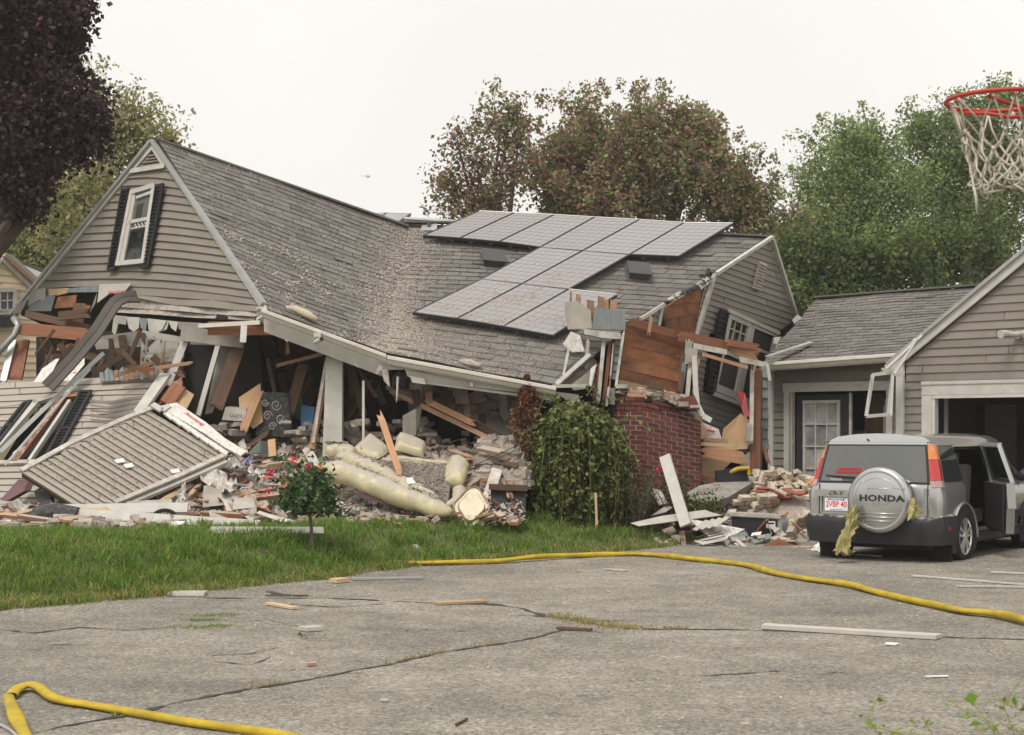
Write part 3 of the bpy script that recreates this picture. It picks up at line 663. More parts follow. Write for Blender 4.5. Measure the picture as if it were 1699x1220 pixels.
# fluff lying on the roof
def roof_fluff():
    pos, sz = [], []
    def put(Sf, n, u, v, k): p = Sf(u, v) + n * .009; pos.append(tuple(p)); sz.append(k)
    for _ in range(21000):                          # drift in the valley
        v = random.random() ** 1.5; d = abs(random.gauss(0, .11)) * (1.25 - .6 * v)
        if random.random() < .4: put(SL, NL, 1 - d * .9, v, random.choice((.006, .007, .009, .012, .02)))
        else: put(SR, NR, d * .8, v, random.choice((.006, .007, .009, .012, .02)))
    for _ in range(17000):                          # along the right eave
        put(SR, NR, random.random() ** 1.6 * .85, abs(random.gauss(0, .16)), random.choice((.006, .007, .009, .013)))
    for _ in range(5200):                           # flakes in loose clusters on the left slope
        u, v = random.random(), random.random()
        if math.sin(u * 23 + v * 7) + math.sin(v * 31 - u * 11) + math.sin(u * 61 + v * 43) < random.uniform(-1.2, 2.2): continue
        put(SL, NL, u, v, random.uniform(.007, .022))
    for c in range(26):
        u0, v0 = random.random(), random.random() * .5
        for _ in range(30): put(SL, NL, min(1, abs(random.gauss(u0, .035))), min(.99, abs(random.gauss(v0, .012))), random.uniform(.012, .03))
    for _ in range(2000):
        u, v = random.random(), random.random()
        if math.sin(u * 31 + v * 5) + math.sin(v * 37 - u * 9) < random.uniform(-1, 1.6): continue
        put(SR, NR, u, v, random.uniform(.006, .018))
    scatter_mesh('insulation_crumbs', fluff, pos, np.array(sz), flat=.55, kind='stuff', label='grey insulation fluff drifted in the roof valley', cat='insulation')
    pos, sz = [], []
    for _ in range(150):
        x, y = random.uniform(720, 930), random.uniform(450, 560)
        if random.random() > (y - 420) / 150: continue
        if y < 475 + (x - 797) * .12 and x < 850: continue
        if x - 684 < (531 - y) * 1.7 or x > 915 + (569 - y) * 1.2: continue
        for _ in range(22):
            xx = x + random.gauss(0, 9); yy = y + random.gauss(0, 2.5)
            if (xx - 690) < (531 - yy) * 1.75 or yy > 528 + (xx - 684) * .165: continue
            pos.append(tuple(RP(xx, yy, .1385))); sz.append(random.choice((.006, .008, .011, .018)))
    for _ in range(60):
        x = random.uniform(840, 1150); y = random.uniform(385, 490)
        if x - 850 > (490 - y) * 1.7 or (x - 797) < (475 - y) * 1.5: continue
        for _ in range(4): pos.append(tuple(RP(x + random.gauss(0, 5), y + random.gauss(0, 1.5), .1385))); sz.append(random.uniform(.005, .013))
    scatter_mesh('panel_fluff', mat('pale_fluff', (.45, .385, .325), .95, (.36, .3, .25), 20, .8, .25), pos, np.array(sz), flat=.5, kind='stuff', label='grey fluff scattered over the lower solar panels', cat='insulation')
roof_fluff()
# ---- eaves: gutters, fascia, porch beam
def gutter(a, b, parent, size=.12):
    d = (b - a).normalized(); o = V((0, 0, 1)).cross(d).normalized()
    if o.y > 0: o = -o
    prof = [(0, 0), (.3, -.02), (.55, .12), (.8, .5), (1, .62), (1, .95), (.92, 1), (.9, .7), (.05, .12), (0, 1)]
    return MB().prism([a + o * (u * size) + V((0, 0, (v - 1) * size)) for u, v in prof], b - a).build('gutter', white_rust, parent)
EV = P(641, 588, 23.45); EL = P(436, 513, 23.4); ER = P(922, 642, 23.45)
gutter(EL, EV, house, .13); gutter(EV + V((.02, -.02, -.02)), ER, house, .13)
def beam_px(a, b, h, t, m, name, parent, d=0, **kw): return MB().beam(a, b, t, h).build(name, m, parent, **kw)
MB().prism([EL + V((0, .1, -.1)), EV + V((0, .1, -.1)), EV + V((0, .12, -.34)), EL + V((.0, .12, -.32))], V((0, .05, 0))).build('porch_beam', white, house)
MB().prism([P(425, 524, 23.62), P(432, 512, 23.5), P(640, 600, 23.55), P(634, 616, 23.6), P(560, 586, 23.6), P(440, 541, 23.62)], V((.02, .16, .02))).build('fascia_board', white, house)
MB().prism([P(425, 532, 23.64), P(425, 511, 23.64), P(441, 506, 23.5), P(444, 520, 23.45)], V((.0, .1, 0))).build('eave_return', white_rust, house)
MB().prism([P(629, 601, 23.45), P(700, 617, 23.45), P(820, 634, 23.45), P(918, 649, 23.45), P(920, 663, 23.5), P(850, 650, 23.5), P(700, 634, 23.5), P(676, 625, 23.48), P(672, 613, 23.47), P(640, 614, 23.47)], V((.0, .06, 0))).build('fascia_board', white, house)
MB().prism([P(700, 633, 23.5), P(920, 662, 23.5), P(920, 660, 24.6), P(700, 620, 24.6)], V((0, 0, -.03))).build('soffit', white, house)
MB().prism([P(440, 540, 23.65), P(640, 612, 23.65), P(650, 600, 25), P(440, 530, 25)], V((0, 0, -.03))).build('soffit', wood_dark, house)
for pts, m in (([(633, 613), (643, 612), (646, 642), (637, 632)], white_dusty), ([(680, 624), (703, 628), (706, 638), (684, 635)], white), ([(658, 625), (661, 625), (659, 660), (657, 668)], white), ([(621, 618), (630, 606), (636, 610), (626, 622)], white_dusty), ([(780, 634), (785, 635), (784, 642), (780, 641)], white)):
    MB().prism([P(x, y, 23.42) for x, y in pts], V((.01, .02, 0))).build('torn_trim', m, house)
# ---- right gable end wall with the tilted double window
WP = Plane(P(1275, 395, 27.7), P(1316, 530, 29.0), P(1150, 560, 26.2))
courses_poly([[(1275, 397), (1317, 531), (1288, 553), (1150, 553), (1174, 460), (1188, 452)]], (1150, 620, 1320, 678), (1150, 352, 1320, 410), 26, WP, siding, house, back=int_black)
courses_poly([[(1150, 553), (1176, 553), (1165, 648), (1152, 650)], [(1268, 553), (1288, 553), (1284, 575), (1262, 572)]], (1150, 676, 1320, 734), (1150, 500, 1320, 558), 17, WP, siding, house, back=int_black)
courses_poly([[(1160, 648), (1230, 672), (1245, 720), (1240, 760), (1172, 742), (1160, 700)]], (1150, 745, 1320, 803), (1150, 602, 1320, 660), 14, WP, siding_dusty, house, back=int_black)
strip([(1181, 455), (1150, 560)], .07, .06, white, 'corner_board', house, WP, .05)
strip([(1276, 393), (1319, 531)], .05, .06, white, 'rake_board', house, WP, .06)
strip([(1276, 393), (1184, 453)], .055, .06, white, 'rake_board', house, WP, .06)
gv = quad_on(WP, [(1257, 433), (1269, 438), (1258, 483), (1246, 478)], .02, .02, cream_shell, 'wall_vent', house)
for k in range(9):
    t = (k + .5) / 9; board(WP(lerp(1257, 1246, t), lerp(433, 478, t), .05), WP(lerp(1269, 1258, t), lerp(438, 483, t), .05), .06, .012, white_dusty, 'vent_slat', gv, up=WP.n + V((0, 0, 1)))
shutter(WP, [(1188, 511), (1201, 516), (1178, 651), (1165, 646)], house, n=14)
w1, at1, bar1 = window(WP, house, [(1205, 522), (1238, 536), (1214, 655), (1180, 641)], glass, fw=.12, mid=.5, off=.06, mw=.02,
    muntins=[((.33, 0), (.33, .5)), ((.66, 0), (.66, .5)), ((0, .17), (1, .17)), ((0, .33), (1, .33))])
quad_on(WP, poly_at(at1, ((.1, .56), (.9, .55), (.9, .95), (.1, .95))), .06, .004, int_dark, 'pane', w1)
w2, at2, bar2 = window(WP, house, [(1243, 537), (1281, 553), (1256, 676), (1220, 660)], int_black, fw=.12, off=.06)
bar2((0, .3), (1, .28), .05, .06, 'sash_rail')
board(WP(1200, 514, .1), WP(1284, 552, .1), .06, .05, white, 'window_head', house, up=WP.n); board(WP(1176, 652, .1), WP(1256, 683, .1), .07, .06, white, 'window_sill', house, up=WP.n)
# stripped end wall: orange board sheathing under the torn rake
OP = Plane(P(1168, 470, 26.3), P(1150, 560, 26.1), P(1060, 530, 25.2))
courses_poly([[(1169, 466), (1150, 558), (1105, 549), (1098, 515)], ], (1050, 600, 1180, 585), (1050, 470, 1180, 455), 6, OP, wood_or, house, name='sheathing_board', lip=.008, back=wood_dark)
courses_poly([[(1058, 531), (1096, 510), (1092, 545), (1062, 538)]], (1050, 560, 1100, 575), (1050, 490, 1100, 505), 6, OP, siding, house, back=int_black)
strip([(1058, 530), (1098, 505)], .05, .05, white, 'rake_board', house, OP, .06); strip([(1097, 506), (1090, 543)], .04, .03, white, 'torn_trim', house, OP, .04)
for a, b in zip([(1100, 503), (1112, 496), (1124, 491), (1136, 487), (1150, 480), (1160, 473)], [(1112, 496), (1124, 490), (1136, 485), (1150, 477), (1160, 471), (1170, 463)]):
    board(OP(a[0], a[1] - 2, .09), OP(b[0], b[1] - 2, .12), random.uniform(.07, .14), .02, random.choice((white_dusty, white, felt)), 'torn_trim', house, up=OP.n + V((0, 0, .6)), rough_end=.04)
for i in range(9):
    x = 1090 + i * 9; y = 505 - i * 4.6; board(OP(x, y, .1), OP(x + random.uniform(4, 9), y - random.uniform(4, 9), .2), .1, .012, felt, 'torn_felt', house, rough_end=.04)
for x, y, dx, dy in ((1164, 462, 3, -18), (1170, 462, -4, -14), (1158, 465, -3, -12)): board(OP(x, y, .1), OP(x + dx, y + dy, .12), .1, .02, felt, 'torn_felt', house, rough_end=.05)
# ---- what is left standing in front of the end wall: stripped bay above the chimney
def bd(a, b, w, t, m, name, parent=None, up=V((0, -1, 0)), **kw): return board(P(*a), P(*b), w, t, m, name, parent, up=up, **kw)
RM = Plane(P(1040, 532, 24.5), P(1140, 560, 24.9), P(1028, 640, 24.45))
bay = thing('bay_remnant', 'stripped orange board wall and broken white studs still standing above the red brick chimney', 'wall remnant', P(1080, 640, 24.6))
courses_poly([[(1041, 533), (1137, 562), (1123, 652), (1027, 628)]], (1020, 652, 1140, 676), (1020, 524, 1140, 560), 6, RM, wood_or, bay, name='sheathing_board', lip=.007, back=wood_dark)
courses_poly([[(1027, 628), (1123, 652), (1121, 664), (1025, 640)]], (1020, 645, 1140, 669), (1020, 628, 1140, 652), 1, RM, wood_dusty, bay, name='sheathing_board', lip=.02)
for a, b, w, m in (((1040, 532, 24.4), (1208, 579, 25.0), .12, wood_red), ((1120, 556, 24.6), (1262, 585, 25.2), .15, wood_red), ((1082, 520, 24.35), (1075, 560, 24.4), .05, wood)):
    bd(a, b, w, .04, m, 'beam', bay, rough_end=.05)
bd((1152, 574, 24.5), (1208, 585, 24.6), .08, .03, white_dusty, 'trim', bay, rough_end=.03); bd((1210, 577, 24.9), (1262, 590, 25), .2, .04, wood, 'beam', bay, rough_end=.08)
bd((1166, 588, 24.3), (1240, 610, 24.5), .05, .04, wood, 'beam', bay); bd((1226, 596, 24.9), (1268, 605, 25), .08, .05, white_dusty, 'trim', bay, rough_end=.03); bd((1200, 567, 24.8), (1262, 577, 25), .1, .05, wood_red, 'beam', bay, rough_end=.05)
# grey-blue shakes and plaster at the top left of the bay
MB().prism([P(x, y, 24.25) for x, y in ((937, 503), (955, 498), (980, 515), (982, 545), (965, 546), (942, 547), (937, 520))], V((0, .02, 0))).build('plaster_sheet', plaster, bay)
MB().prism([P(x, y, 24.28) for x, y in ((986, 510), (1037, 516), (1038, 548), (984, 541))], V((0, .03, 0))).build('shake', shake, bay)
for k, (x0, x1, y0, y1) in enumerate(((973, 986, 497, 528), (991, 1003, 491, 512), (1003, 1010, 496, 511), (1012, 1024, 497, 513), (945, 949, 482, 500), (955, 964, 488, 503))): MB().prism([P(x0, y1, 24.31), P(x1, y1 + 2, 24.31), P(x1, y0 + 3, 24.31), P(x0 + 1, y0, 24.31)], V((0, .02, 0))).build('shake_stub', wood_dusty, bay)
MB().prism([P(x, y, 24.2) for x, y in ((968, 546), (1030, 553), (1031, 563), (1000, 561), (970, 555))], V((0, .2, 0))).build('header', white_dusty, bay)
MB().prism([P(x, y, 24.15) for x, y in ((947, 550), (962, 556), (970, 583), (950, 585), (934, 571))], V((.0, .03, 0))).build('torn_foam', foam, bay)
for a, b, w, m in (((948, 556, 24.0), (932, 637, 23.8), .05, white_dusty), ((976, 562, 24.2), (971, 618, 24.2), .07, plaster), ((1002, 563, 24.3), (992, 672, 24.2), .075, white_dusty), ((1013, 563, 24.4), (1001, 672, 24.3), .07, wood_red), ((1020, 565, 24.35), (1008, 668, 24.35), .035, wood), ((1018, 566, 24.3), (1012, 630, 24.3), .025, white_dusty),
                   ((1035, 548, 24.2), (1021, 648, 24.15), .05, white_dusty), ((996, 600, 24.45), (986, 668, 24.45), .09, wood_red)):
    bd(a, b, w * .75, .05, m, 'stud', bay, rough_end=.04)
for k in range(5):
    y = 560 + k * 14; MB().prism([P(1021 - k * 2, y, 24.36), P(1031 - k * 2, y + 1, 24.36), P(1029 - k * 2, y + 14, 24.33), P(1019 - k * 2, y + 13, 24.33)], V((0, .03, 0))).build('shake', shake, bay)
MB().prism([P(x, y, 24.1) for x, y in ((1010, 644), (1020, 644), (1020, 672), (1009, 670))], V((0, .05, 0))).build('shake', siding, bay)
bd((1010, 642, 24.05), (1006, 674, 24.05), .03, .03, white, 'trim', bay)
# right of the orange boards
for a, b, w, m in (((1135, 580, 24.5), (1128, 655, 24.4), .09, wood_dark), ((1144, 560, 24.5), (1140, 600, 24.5), .13, plaster), ((1146, 590, 24.4), (1139, 672, 24.3), .075, white_dusty), ((1136, 600, 24.45), (1128, 660, 24.45), .09, shake), ((1161, 590, 24.5), (1148, 660, 24.4), .035, wood), ((1154, 600, 24.45), (1150, 680, 24.4), .05, wood_red)):
    bd(a, b, w * .8, .05, m, 'stud', bay, rough_end=.05)
MB().prism([P(x, y, 24.3) for x, y in ((1138, 578), (1158, 578), (1156, 600), (1146, 601), (1136, 606))], V((0, .02, 0))).build('shake', plaster, bay)
# dangling white coil flashing and the wreckage below the right window
fl = [(1152, 590, 24.2), (1154, 640, 24.15), (1157, 672, 24.1), (1166, 690, 24.05), (1180, 698, 24.05)]
mb = MB()
for (a, b) in zip(fl, fl[1:]): mb.beam(P(*a), P(*b), .08, .01, V((.3, -1, 0)))
mb.build('dangling_flashing', white, None, label='bent white flashing dangling right of the orange boards', cat='flashing')
# ---- brick chimney
chim = thing('brick_chimney', 'dark red brick chimney base broken off below the stripped orange wall', 'chimney', P(1065, 900, 23.9))
LF, RF = vplane(P(1016, 700, 24.25), P(1065, 700, 23.8)), vplane(P(1065, 700, 23.8), P(1164, 700, 24.35))
core = MB().prism([V((*LF(1017.5, 700, -.004).xy, -.1)), V((*RF(1065, 700, -.005).xy, -.1)), V((*RF(1162, 700, -.004).xy, -.1)), V((*RF(1162, 700).xy, -.1)) + V((-.2, .8, 0)), V((*LF(1018, 700).xy, -.1)) + V((.1, .7, 0))], V((0, 0, 1.98))).build('mortar_core', mortar, chim)
def brow(k, n, x):
    t = k / n; top = 658 + (x - 1065) * (.26 if x > 1065 else .02); bot = 905 + (x - 1065) * (-.03 if x > 1065 else .03); return top + (bot - top) * t
NB = 31
for k in range(NB):
    for pl, x0, x1, L in ((LF, 1017, 1065, 2.5), (RF, 1065, 1163, 5)):
        c = [x0]; s = .5 * (k % 2)
        e = sorted({0, *[min(L, max(0, i + s)) for i in range(-1, 7)], L})
        for a, b in zip(e, e[1:]):
            if b - a < .2: continue
            xa, xb = lerp(x0, x1, a / L), lerp(x0, x1, b / L); g = .85; j = random.uniform(0, .004)
            if k == 0 and (xa > 1128 or random.random() < .15): continue
            if k == 1 and xa > 1140: continue
            q = [pl(xa + g * (a > 0), brow(k, NB, xa) + g, j), pl(xb - g * (b < L), brow(k, NB, xb) + g, j), pl(xb - g * (b < L), brow(k + 1, NB, xb) - .45, j), pl(xa + g * (a > 0), brow(k + 1, NB, xa) - .45, j)]
            mb = MB(); mb.cr = 0; mb.prism(q, -pl.n * .06); mb.build('brick', brickm, chim)
rb = MB()
for _ in range(46):
    x = random.uniform(1024, 1155); y = 652 + max(0, x - 1065) * .24 + random.uniform(-9, 4); rot = M.Rotation(random.uniform(0, 3), 3, 'Z') @ M.Rotation(random.uniform(-.5, .5), 3, 'X')
    rb.box(P(x, y, random.uniform(24.0, 24.4)), (random.uniform(.08, .25), random.uniform(.06, .12), random.uniform(.03, .08)), rot)
rb.build('broken_masonry', [rubblem], chim, kind='stuff')
for x, y, dx in ((1040, 652, 34), (1100, 655, 30), (1075, 640, 26)): bd((x, y, 24.05), (x + dx, y + 5, 24.0), .1, .05, random.choice((wood_dark, wood_dusty)), 'charred_block', chim, rough_end=.03)
MB().prism([P(x, y, 24.0) for x, y in ((1126, 664), (1150, 655), (1160, 676), (1150, 682), (1132, 676))], V((.05, .2, 0))).build('broken_masonry', brickm, chim)

# ================================================================== breezeway and garage
garage = thing('attached_garage', 'grey-sided garage with an open door bay and a low linking wing', 'garage', (6, 25, 0))
GG = vplane(P(1500, 700, 24.5), P(1699, 700, 23.1)); BPl = vplane(P(1278, 605, 27.0), P(1500, 590, 25.3))
def zl(pl, z, x0=1270, x1=1840):
    r = []
    for x in (x0, x1): Y = pl(x, 700).y; r += [x, HY - (z - HC) * F / Y]
    return tuple(r)
def wallrect(pl, x0, x1, z0, z1):                 # picture polygon of an upright rectangle
    a, b = zl(pl, z0, x0, x1), zl(pl, z1, x0, x1); return [(x0, a[1]), (x1, a[3]), (x1, b[3]), (x0, b[1])]
gw_ = MB().prism([GG(1502, 700), GG(1502.5, 700), GG(1502, 640)], GG.n * -.01).build('gable_wall', siding, garage)
top = [(1504, 603), (1840, 322), (1840, zl(GG, 2.27)[3]), (1504, zl(GG, 2.27, 1504)[1])]
courses_poly([top], zl(GG, .03, 1500), zl(GG, 5.0, 1500), 41, GG, siding, gw_, back=int_black)
courses_poly([[(1500, 632), (1533, 632), (1533, 905), (1500, 905)]], zl(GG, .03, 1500), zl(GG, 5.0, 1500), 41, GG, siding, gw_, back=int_black)
bw_ = MB().prism([BPl(1280, 700), BPl(1281, 700), BPl(1280, 640)], BPl.n * -.01).build('link_wall', siding, garage)
zt = 2.36
for x0, x1, z0, z1 in ((1284, 1303, 0, 2.75), (1303, 1476, 2.33, 2.75), (1476, 1497, 0, 2.75)):
    courses_poly([wallrect(BPl, x0, x1, z0, z1)], zl(BPl, 0, 1278, 1500), zl(BPl, 2.8, 1278, 1500), 22, BPl, siding, bw_, back=int_black)
def up_board(pl, x, z0, z1, w, m, name, parent, off=.03, t=.04):
    b = pl(x, 714, off); return board(V((b.x, b.y, z0)), V((b.x, b.y, z1)), w, t, m, name, parent, up=pl.n)
def flat_board(pl, x0, x1, z, w, m, name, parent, off=.03, t=.04):
    a, b = pl(x0, 714, off), pl(x1, 714, off); return board(V((a.x, a.y, z)), V((b.x, b.y, z)), w, t, m, name, parent, up=pl.n)
up_board(BPl, 1281, 0, 2.72, .1, white, 'corner_board', garage)
up_board(BPl, 1309, 0, 2.32, .14, white, 'door_casing', garage); up_board(BPl, 1314, 0, 2.24, .05, white, 'door_casing', garage, .0, .1)
flat_board(BPl, 1302, 1482, 2.28, .11, white, 'door_casing', garage, .034); flat_board(BPl, 1302, 1482, 2.35, .04, white, 'door_casing', garage, .05); up_board(BPl, 1478, 0, 2.22, .11, white, 'door_casing', garage)
up_board(GG, 1496, 0, 2.62, .13, white, 'corner_board', garage, .035)
# link interior: charcoal door with a white french grid, second one folded back
def inbox(pl, x0, x1, z1, depth, m, parent, name):
    a, b = pl(x0, 714, -.02), pl(x1, 714, -.02); n = -pl.n; mb = MB()
    mb.prism([a + n * depth, b + n * depth, V((b.x, b.y, z1)) + n * depth, V((a.x, a.y, z1)) + n * depth], n * .05)
    for p in (a, b): mb.prism([V((p.x, p.y, -.05)) , V((p.x, p.y, -.05)) + n * depth, V((p.x, p.y, z1)) + n * depth, V((p.x, p.y, z1))], (b - a).normalized() * (.04 if p is b else -.04))
    mb.prism([V((a.x, a.y, z1)), V((b.x, b.y, z1)), V((b.x, b.y, z1)) + n * depth, V((a.x, a.y, z1)) + n * depth], V((0, 0, .05)))
    for v in range(4): pass
    return mb.build(name, m, parent)
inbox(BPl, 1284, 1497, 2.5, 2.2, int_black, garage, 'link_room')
def french(pl, x0, x1, z0, z1, cols, rows, off, parent, slab_m, pane_m, margin=.12):
    a, b = pl(x0, 714, off), pl(x1, 714, off); a.z = b.z = 0; n = pl.n
    d = MB().prism([V((a.x, a.y, z0)), V((b.x, b.y, z0)), V((b.x, b.y, z1)), V((a.x, a.y, z1))], -n * .04).build('french_door', slab_m, parent)
    u0, u1, w0, w1 = margin, 1 - margin, z0 + .2, z1 - .12
    at = lambda u, z, o: V((lerp(a.x, b.x, u), lerp(a.y, b.y, u), z)) + n * o
    for i in range(cols):
        for j in range(rows):
            ua, ub = lerp(u0, u1, i / cols), lerp(u0, u1, (i + 1) / cols); za, zb = lerp(w0, w1, j / rows), lerp(w0, w1, (j + 1) / rows)
            MB().prism([at(ua, za, .002), at(ub, za, .002), at(ub, zb, .002), at(ua, zb, .002)], n * .004).build('pane', pane_m, d)
    for i in range(cols + 1): board(at(lerp(u0, u1, i / cols), w0, .015), at(lerp(u0, u1, i / cols), w1, .015), .05 if i in (0, cols) else .022, .03, white, 'muntin', d, up=n)
    for j in range(rows + 1): board(at(u0 - .03, lerp(w0, w1, j / rows), .018), at(u1 + .03, lerp(w0, w1, j / rows), .018), .05 if j in (0, rows) else .022, .03, white, 'muntin', d, up=n)
    return d
film = mat('torn_plastic_film', (.30, .29, .275), .3, (.10, .098, .095), 2.2, .95, .25, spec=.5)
french(BPl, 1318, 1404, .05, 2.18, 3, 5, -.06, garage, charcoal, film, .17)
french(BPl, 1440, 1476, .05, 2.1, 4, 5, -.5, garage, white, int_black, .06)
up_board(BPl, 1406, 0, 2.2, .05, white_dusty, 'door_casing', garage, -.1); up_board(BPl, 1424, 0, 2.2, .35, wood_dark, 'inner_jamb', garage, -.5)
for z in (.55, 1.35, 1.95): up_board(BPl, 1316, z, z + .1, .03, yellow_plastic, 'hinge', garage, .01, .02)
# link roof
lf_e = [P(1266, 603, 26.6), P(1355, 496, 29.2)]; rt_e = [P(1512, 585, 24.75), P(1640, 475, 26.8)]
lk = MB()
lk.beam(lf_e[1] + V((0, 0, .03)), rt_e[1] + V((0, 0, .03)), .2, .03); lroof = lk.build('link_roof', shingle, garage)
SB, NBn = shingle_roof(lf_e, rt_e, 22, .32, garage, lroof, 290)
gutter(lf_e[0] + V((-.02, -.05, -.0)), rt_e[0] + V((0, -.05, -.0)), garage, .13)
MB().prism([lf_e[0] + V((0, .05, -.1)), rt_e[0] + V((0, .05, -.1)), BPl(1500, 595, 0), BPl(1278, 612, 0)], V((0, 0, -.03))).build('soffit', white, garage)
MB().prism([lf_e[1] + V((0, .05, 0)), rt_e[1] + V((0, .05, 0)), rt_e[1] + V((1.6, 2.6, -1.3)), lf_e[1] + V((1.6, 2.6, -1.3))], V((0, 0, -.05))).build('rear_roof_slope', shingle, garage)
def link_flakes():
    pos, sz = [], []
    for _ in range(2600):
        u, v = random.random() ** 1.4, random.random()
        if math.sin(u * 31 + v * 5) + math.sin(v * 37 - u * 9) < random.uniform(-1.2, 1.8): continue
        p = SB(u, v) + NBn * .018; pos.append(tuple(p)); sz.append(random.uniform(.005, .017) * (1.2 - .5 * u))
    scatter_mesh('roof_flakes', fluff, pos, np.array(sz), flat=.4, kind='stuff', label='pale flakes sprinkled over the low linking roof', cat='debris')
link_flakes()
bd((1272, 592, 26.2), (1346, 568, 26.6), .11, .02, metal_grey, 'flashing_strip', None, up=NBn, label='grey metal strip lying on the low roof above the gutter', cat='metal strip')
MB().prism([P(1314, 531, 28.3), P(1322, 523, 28.3), P(1330, 528, 28.3), P(1318, 538, 28.3)], V((.05, .1, .0))).build('torn_trim', white_dusty, garage)
MB().prism([P(1284, 560, 27.6), P(1296, 559, 27.6), P(1290, 571, 27.6), P(1283, 572, 27.6)], V((.05, .1, .0))).build('torn_trim', white_dusty, garage)
# garage rake, opening, room
rk = [GG(1476, 614, .06), GG(1840, 312, .06)]
board(rk[0], rk[1], .15, .05, white, 'rake_board', garage, up=GG.n); board(rk[0] + V((0, -.03, .09)), rk[1] + V((0, -.03, .09)), .05, .09, metal_grey, 'drip_edge', garage, up=GG.n)
MB().prism([rk[0] + V((.0, 0, .1)), rk[1] + V((0, 0, .1)), rk[1] + V((5.6, 4.2, .1)), rk[0] + V((5.6, 4.2, .1))], V((0, 0, .04))).build('roof_slope', shingle, garage)
MB().prism([GG(1840, 320), GG(2250, 690), GG(2250, 690) + V((5.6, 4.2, 0)), GG(1840, 320) + V((5.6, 4.2, 0))], V((0, 0, .04))).build('roof_slope', shingle, garage)
courses_poly([[(1840, 330), (2240, 690), (2240, 634), (1840, 634)][::-1]], zl(GG, .03, 1840, 2300), zl(GG, 5.0, 1840, 2300), 41, GG, siding, gw_)
up_board(GG, 1541, 0, 2.2, .17, white, 'door_casing', garage, .04); up_board(GG, 1551, 0, 2.13, .06, white, 'door_casing', garage, .0, .1)
flat_board(GG, 1533, 1960, 2.2, .16, white, 'door_casing', garage, .045); flat_board(GG, 1533, 1960, 2.3, .05, white, 'door_casing', garage, .06); flat_board(GG, 1550, 1960, 2.1, .06, white, 'door_casing', garage, .01, .1)
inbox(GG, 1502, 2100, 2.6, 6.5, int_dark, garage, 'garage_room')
up_board(GG, 1552, 0, 2.1, .05, metal_grey, 'door_track', garage, -.3)
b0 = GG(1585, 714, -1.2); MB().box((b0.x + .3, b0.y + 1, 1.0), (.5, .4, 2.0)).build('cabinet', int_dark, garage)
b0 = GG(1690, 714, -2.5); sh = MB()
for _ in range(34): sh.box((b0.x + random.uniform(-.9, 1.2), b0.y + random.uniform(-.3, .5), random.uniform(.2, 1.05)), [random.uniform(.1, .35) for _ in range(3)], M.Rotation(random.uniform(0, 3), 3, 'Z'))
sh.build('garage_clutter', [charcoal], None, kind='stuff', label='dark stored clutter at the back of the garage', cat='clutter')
# wall lamp at the right edge
lp = GG(1692, 556, .0); t = thing('floodlight', 'white double floodlight on the garage gable at the right edge', 'floodlight', lp)
MB().tube([lp, lp + GG.n * .08], .06, 10).build('base', white, t); MB().tube([lp + GG.n * .06, lp + GG.n * .12 + V((-.12, 0, .02)), lp + GG.n * .2 + V((-.18, -.02, 0))], [.03, .045, .06], 10).build('lamp_head', white, t); MB().tube([lp + GG.n * .06, lp + GG.n * .12 + V((.1, -.1, .02)), lp + GG.n * .2 + V((.16, -.12, -.02))], [.03, .045, .06], 10).build('lamp_head', white, t)
# sash hanging from the garage corner
hs_ = thing('window_sash', 'empty white window sash hanging from the garage corner', 'window sash', P(1460, 690, 24.2))
sq = [(1448, 622, 24.1), (1481, 618, 24.2), (1474, 688, 24.1), (1437, 691, 24.0)]
for i in range(4): bd(sq[i], sq[(i + 1) % 4], .05, .04, white, 'frame_rail', hs_)
bd((1481, 620, 24.15), (1478, 690, 24.05), .04, .03, white, 'frame_rail', hs_); bd((1446, 626, 24.05), (1440, 688, 24.0), .012, .03, metal_grey, 'glazing_bead', hs_)
for a, b, w, lab in (((1520, 562, 24.0), (1484, 620, 24.1), .06, 'loose white trim strip hanging diagonally off the garage rake'), ((1530, 556, 24.0), (1470, 612, 24.1), .04, 'thin loose white strip along the foot of the garage rake')): bd(a, b, w, .015, white, 'trim_strip', None, up=GG.n, label=lab, cat='trim strip')
bd((1462, 616, 24.3), (1500, 620, 24.3), .1, .04, white, 'eave_return', garage); MB().prism([P(1463, 612, 24.2), P(1480, 610, 24.2), P(1482, 620, 24.2), P(1466, 618, 24.2)], V((0, .1, 0))).build('eave_return', white_dusty, garage)
# exposed brown corner post left of the link wall
cp = thing('corner_post', 'splintered brown corner post with grey-blue shingles left of the linking wing', 'corner post', P(1262, 800, 25.4))
for a, b, w, m in (((1254, 605, 25.3), (1252, 790, 25.2), .16, wood_red), ((1248, 610, 25.2), (1246, 740, 25.1), .06, white_dusty), ((1262, 608, 25.4), (1262, 700, 25.3), .05, wood_dark), ((1243, 700, 25.1), (1240, 740, 25.1), .07, plaster), ((1260, 700, 25.3), (1258, 795, 25.2), .1, wood_dark), ((1272, 598, 25.6), (1278, 640, 25.6), .05, white)): bd(a, b, w, .06, m, 'stud', cp, rough_end=.05)
for k in range(8):
    y = 608 + k * 17; MB().prism([P(1264, y, 25.62), P(1275, y + random.uniform(-2, 3), 25.66), P(1275 + random.uniform(-3, 2), y + 19, 25.62), P(1263, y + 18, 25.58)], V((0, .02, 0))).build('shake', shake, cp)
bd((1265, 735, 25.4), (1276, 772, 25.4), .06, .03, wood_dusty, 'splinter', cp, rough_end=.06); bd((1255, 595, 25.2), (1250, 622, 25.2), .04, .04, wood, 'splinter', cp, rough_end=.05)
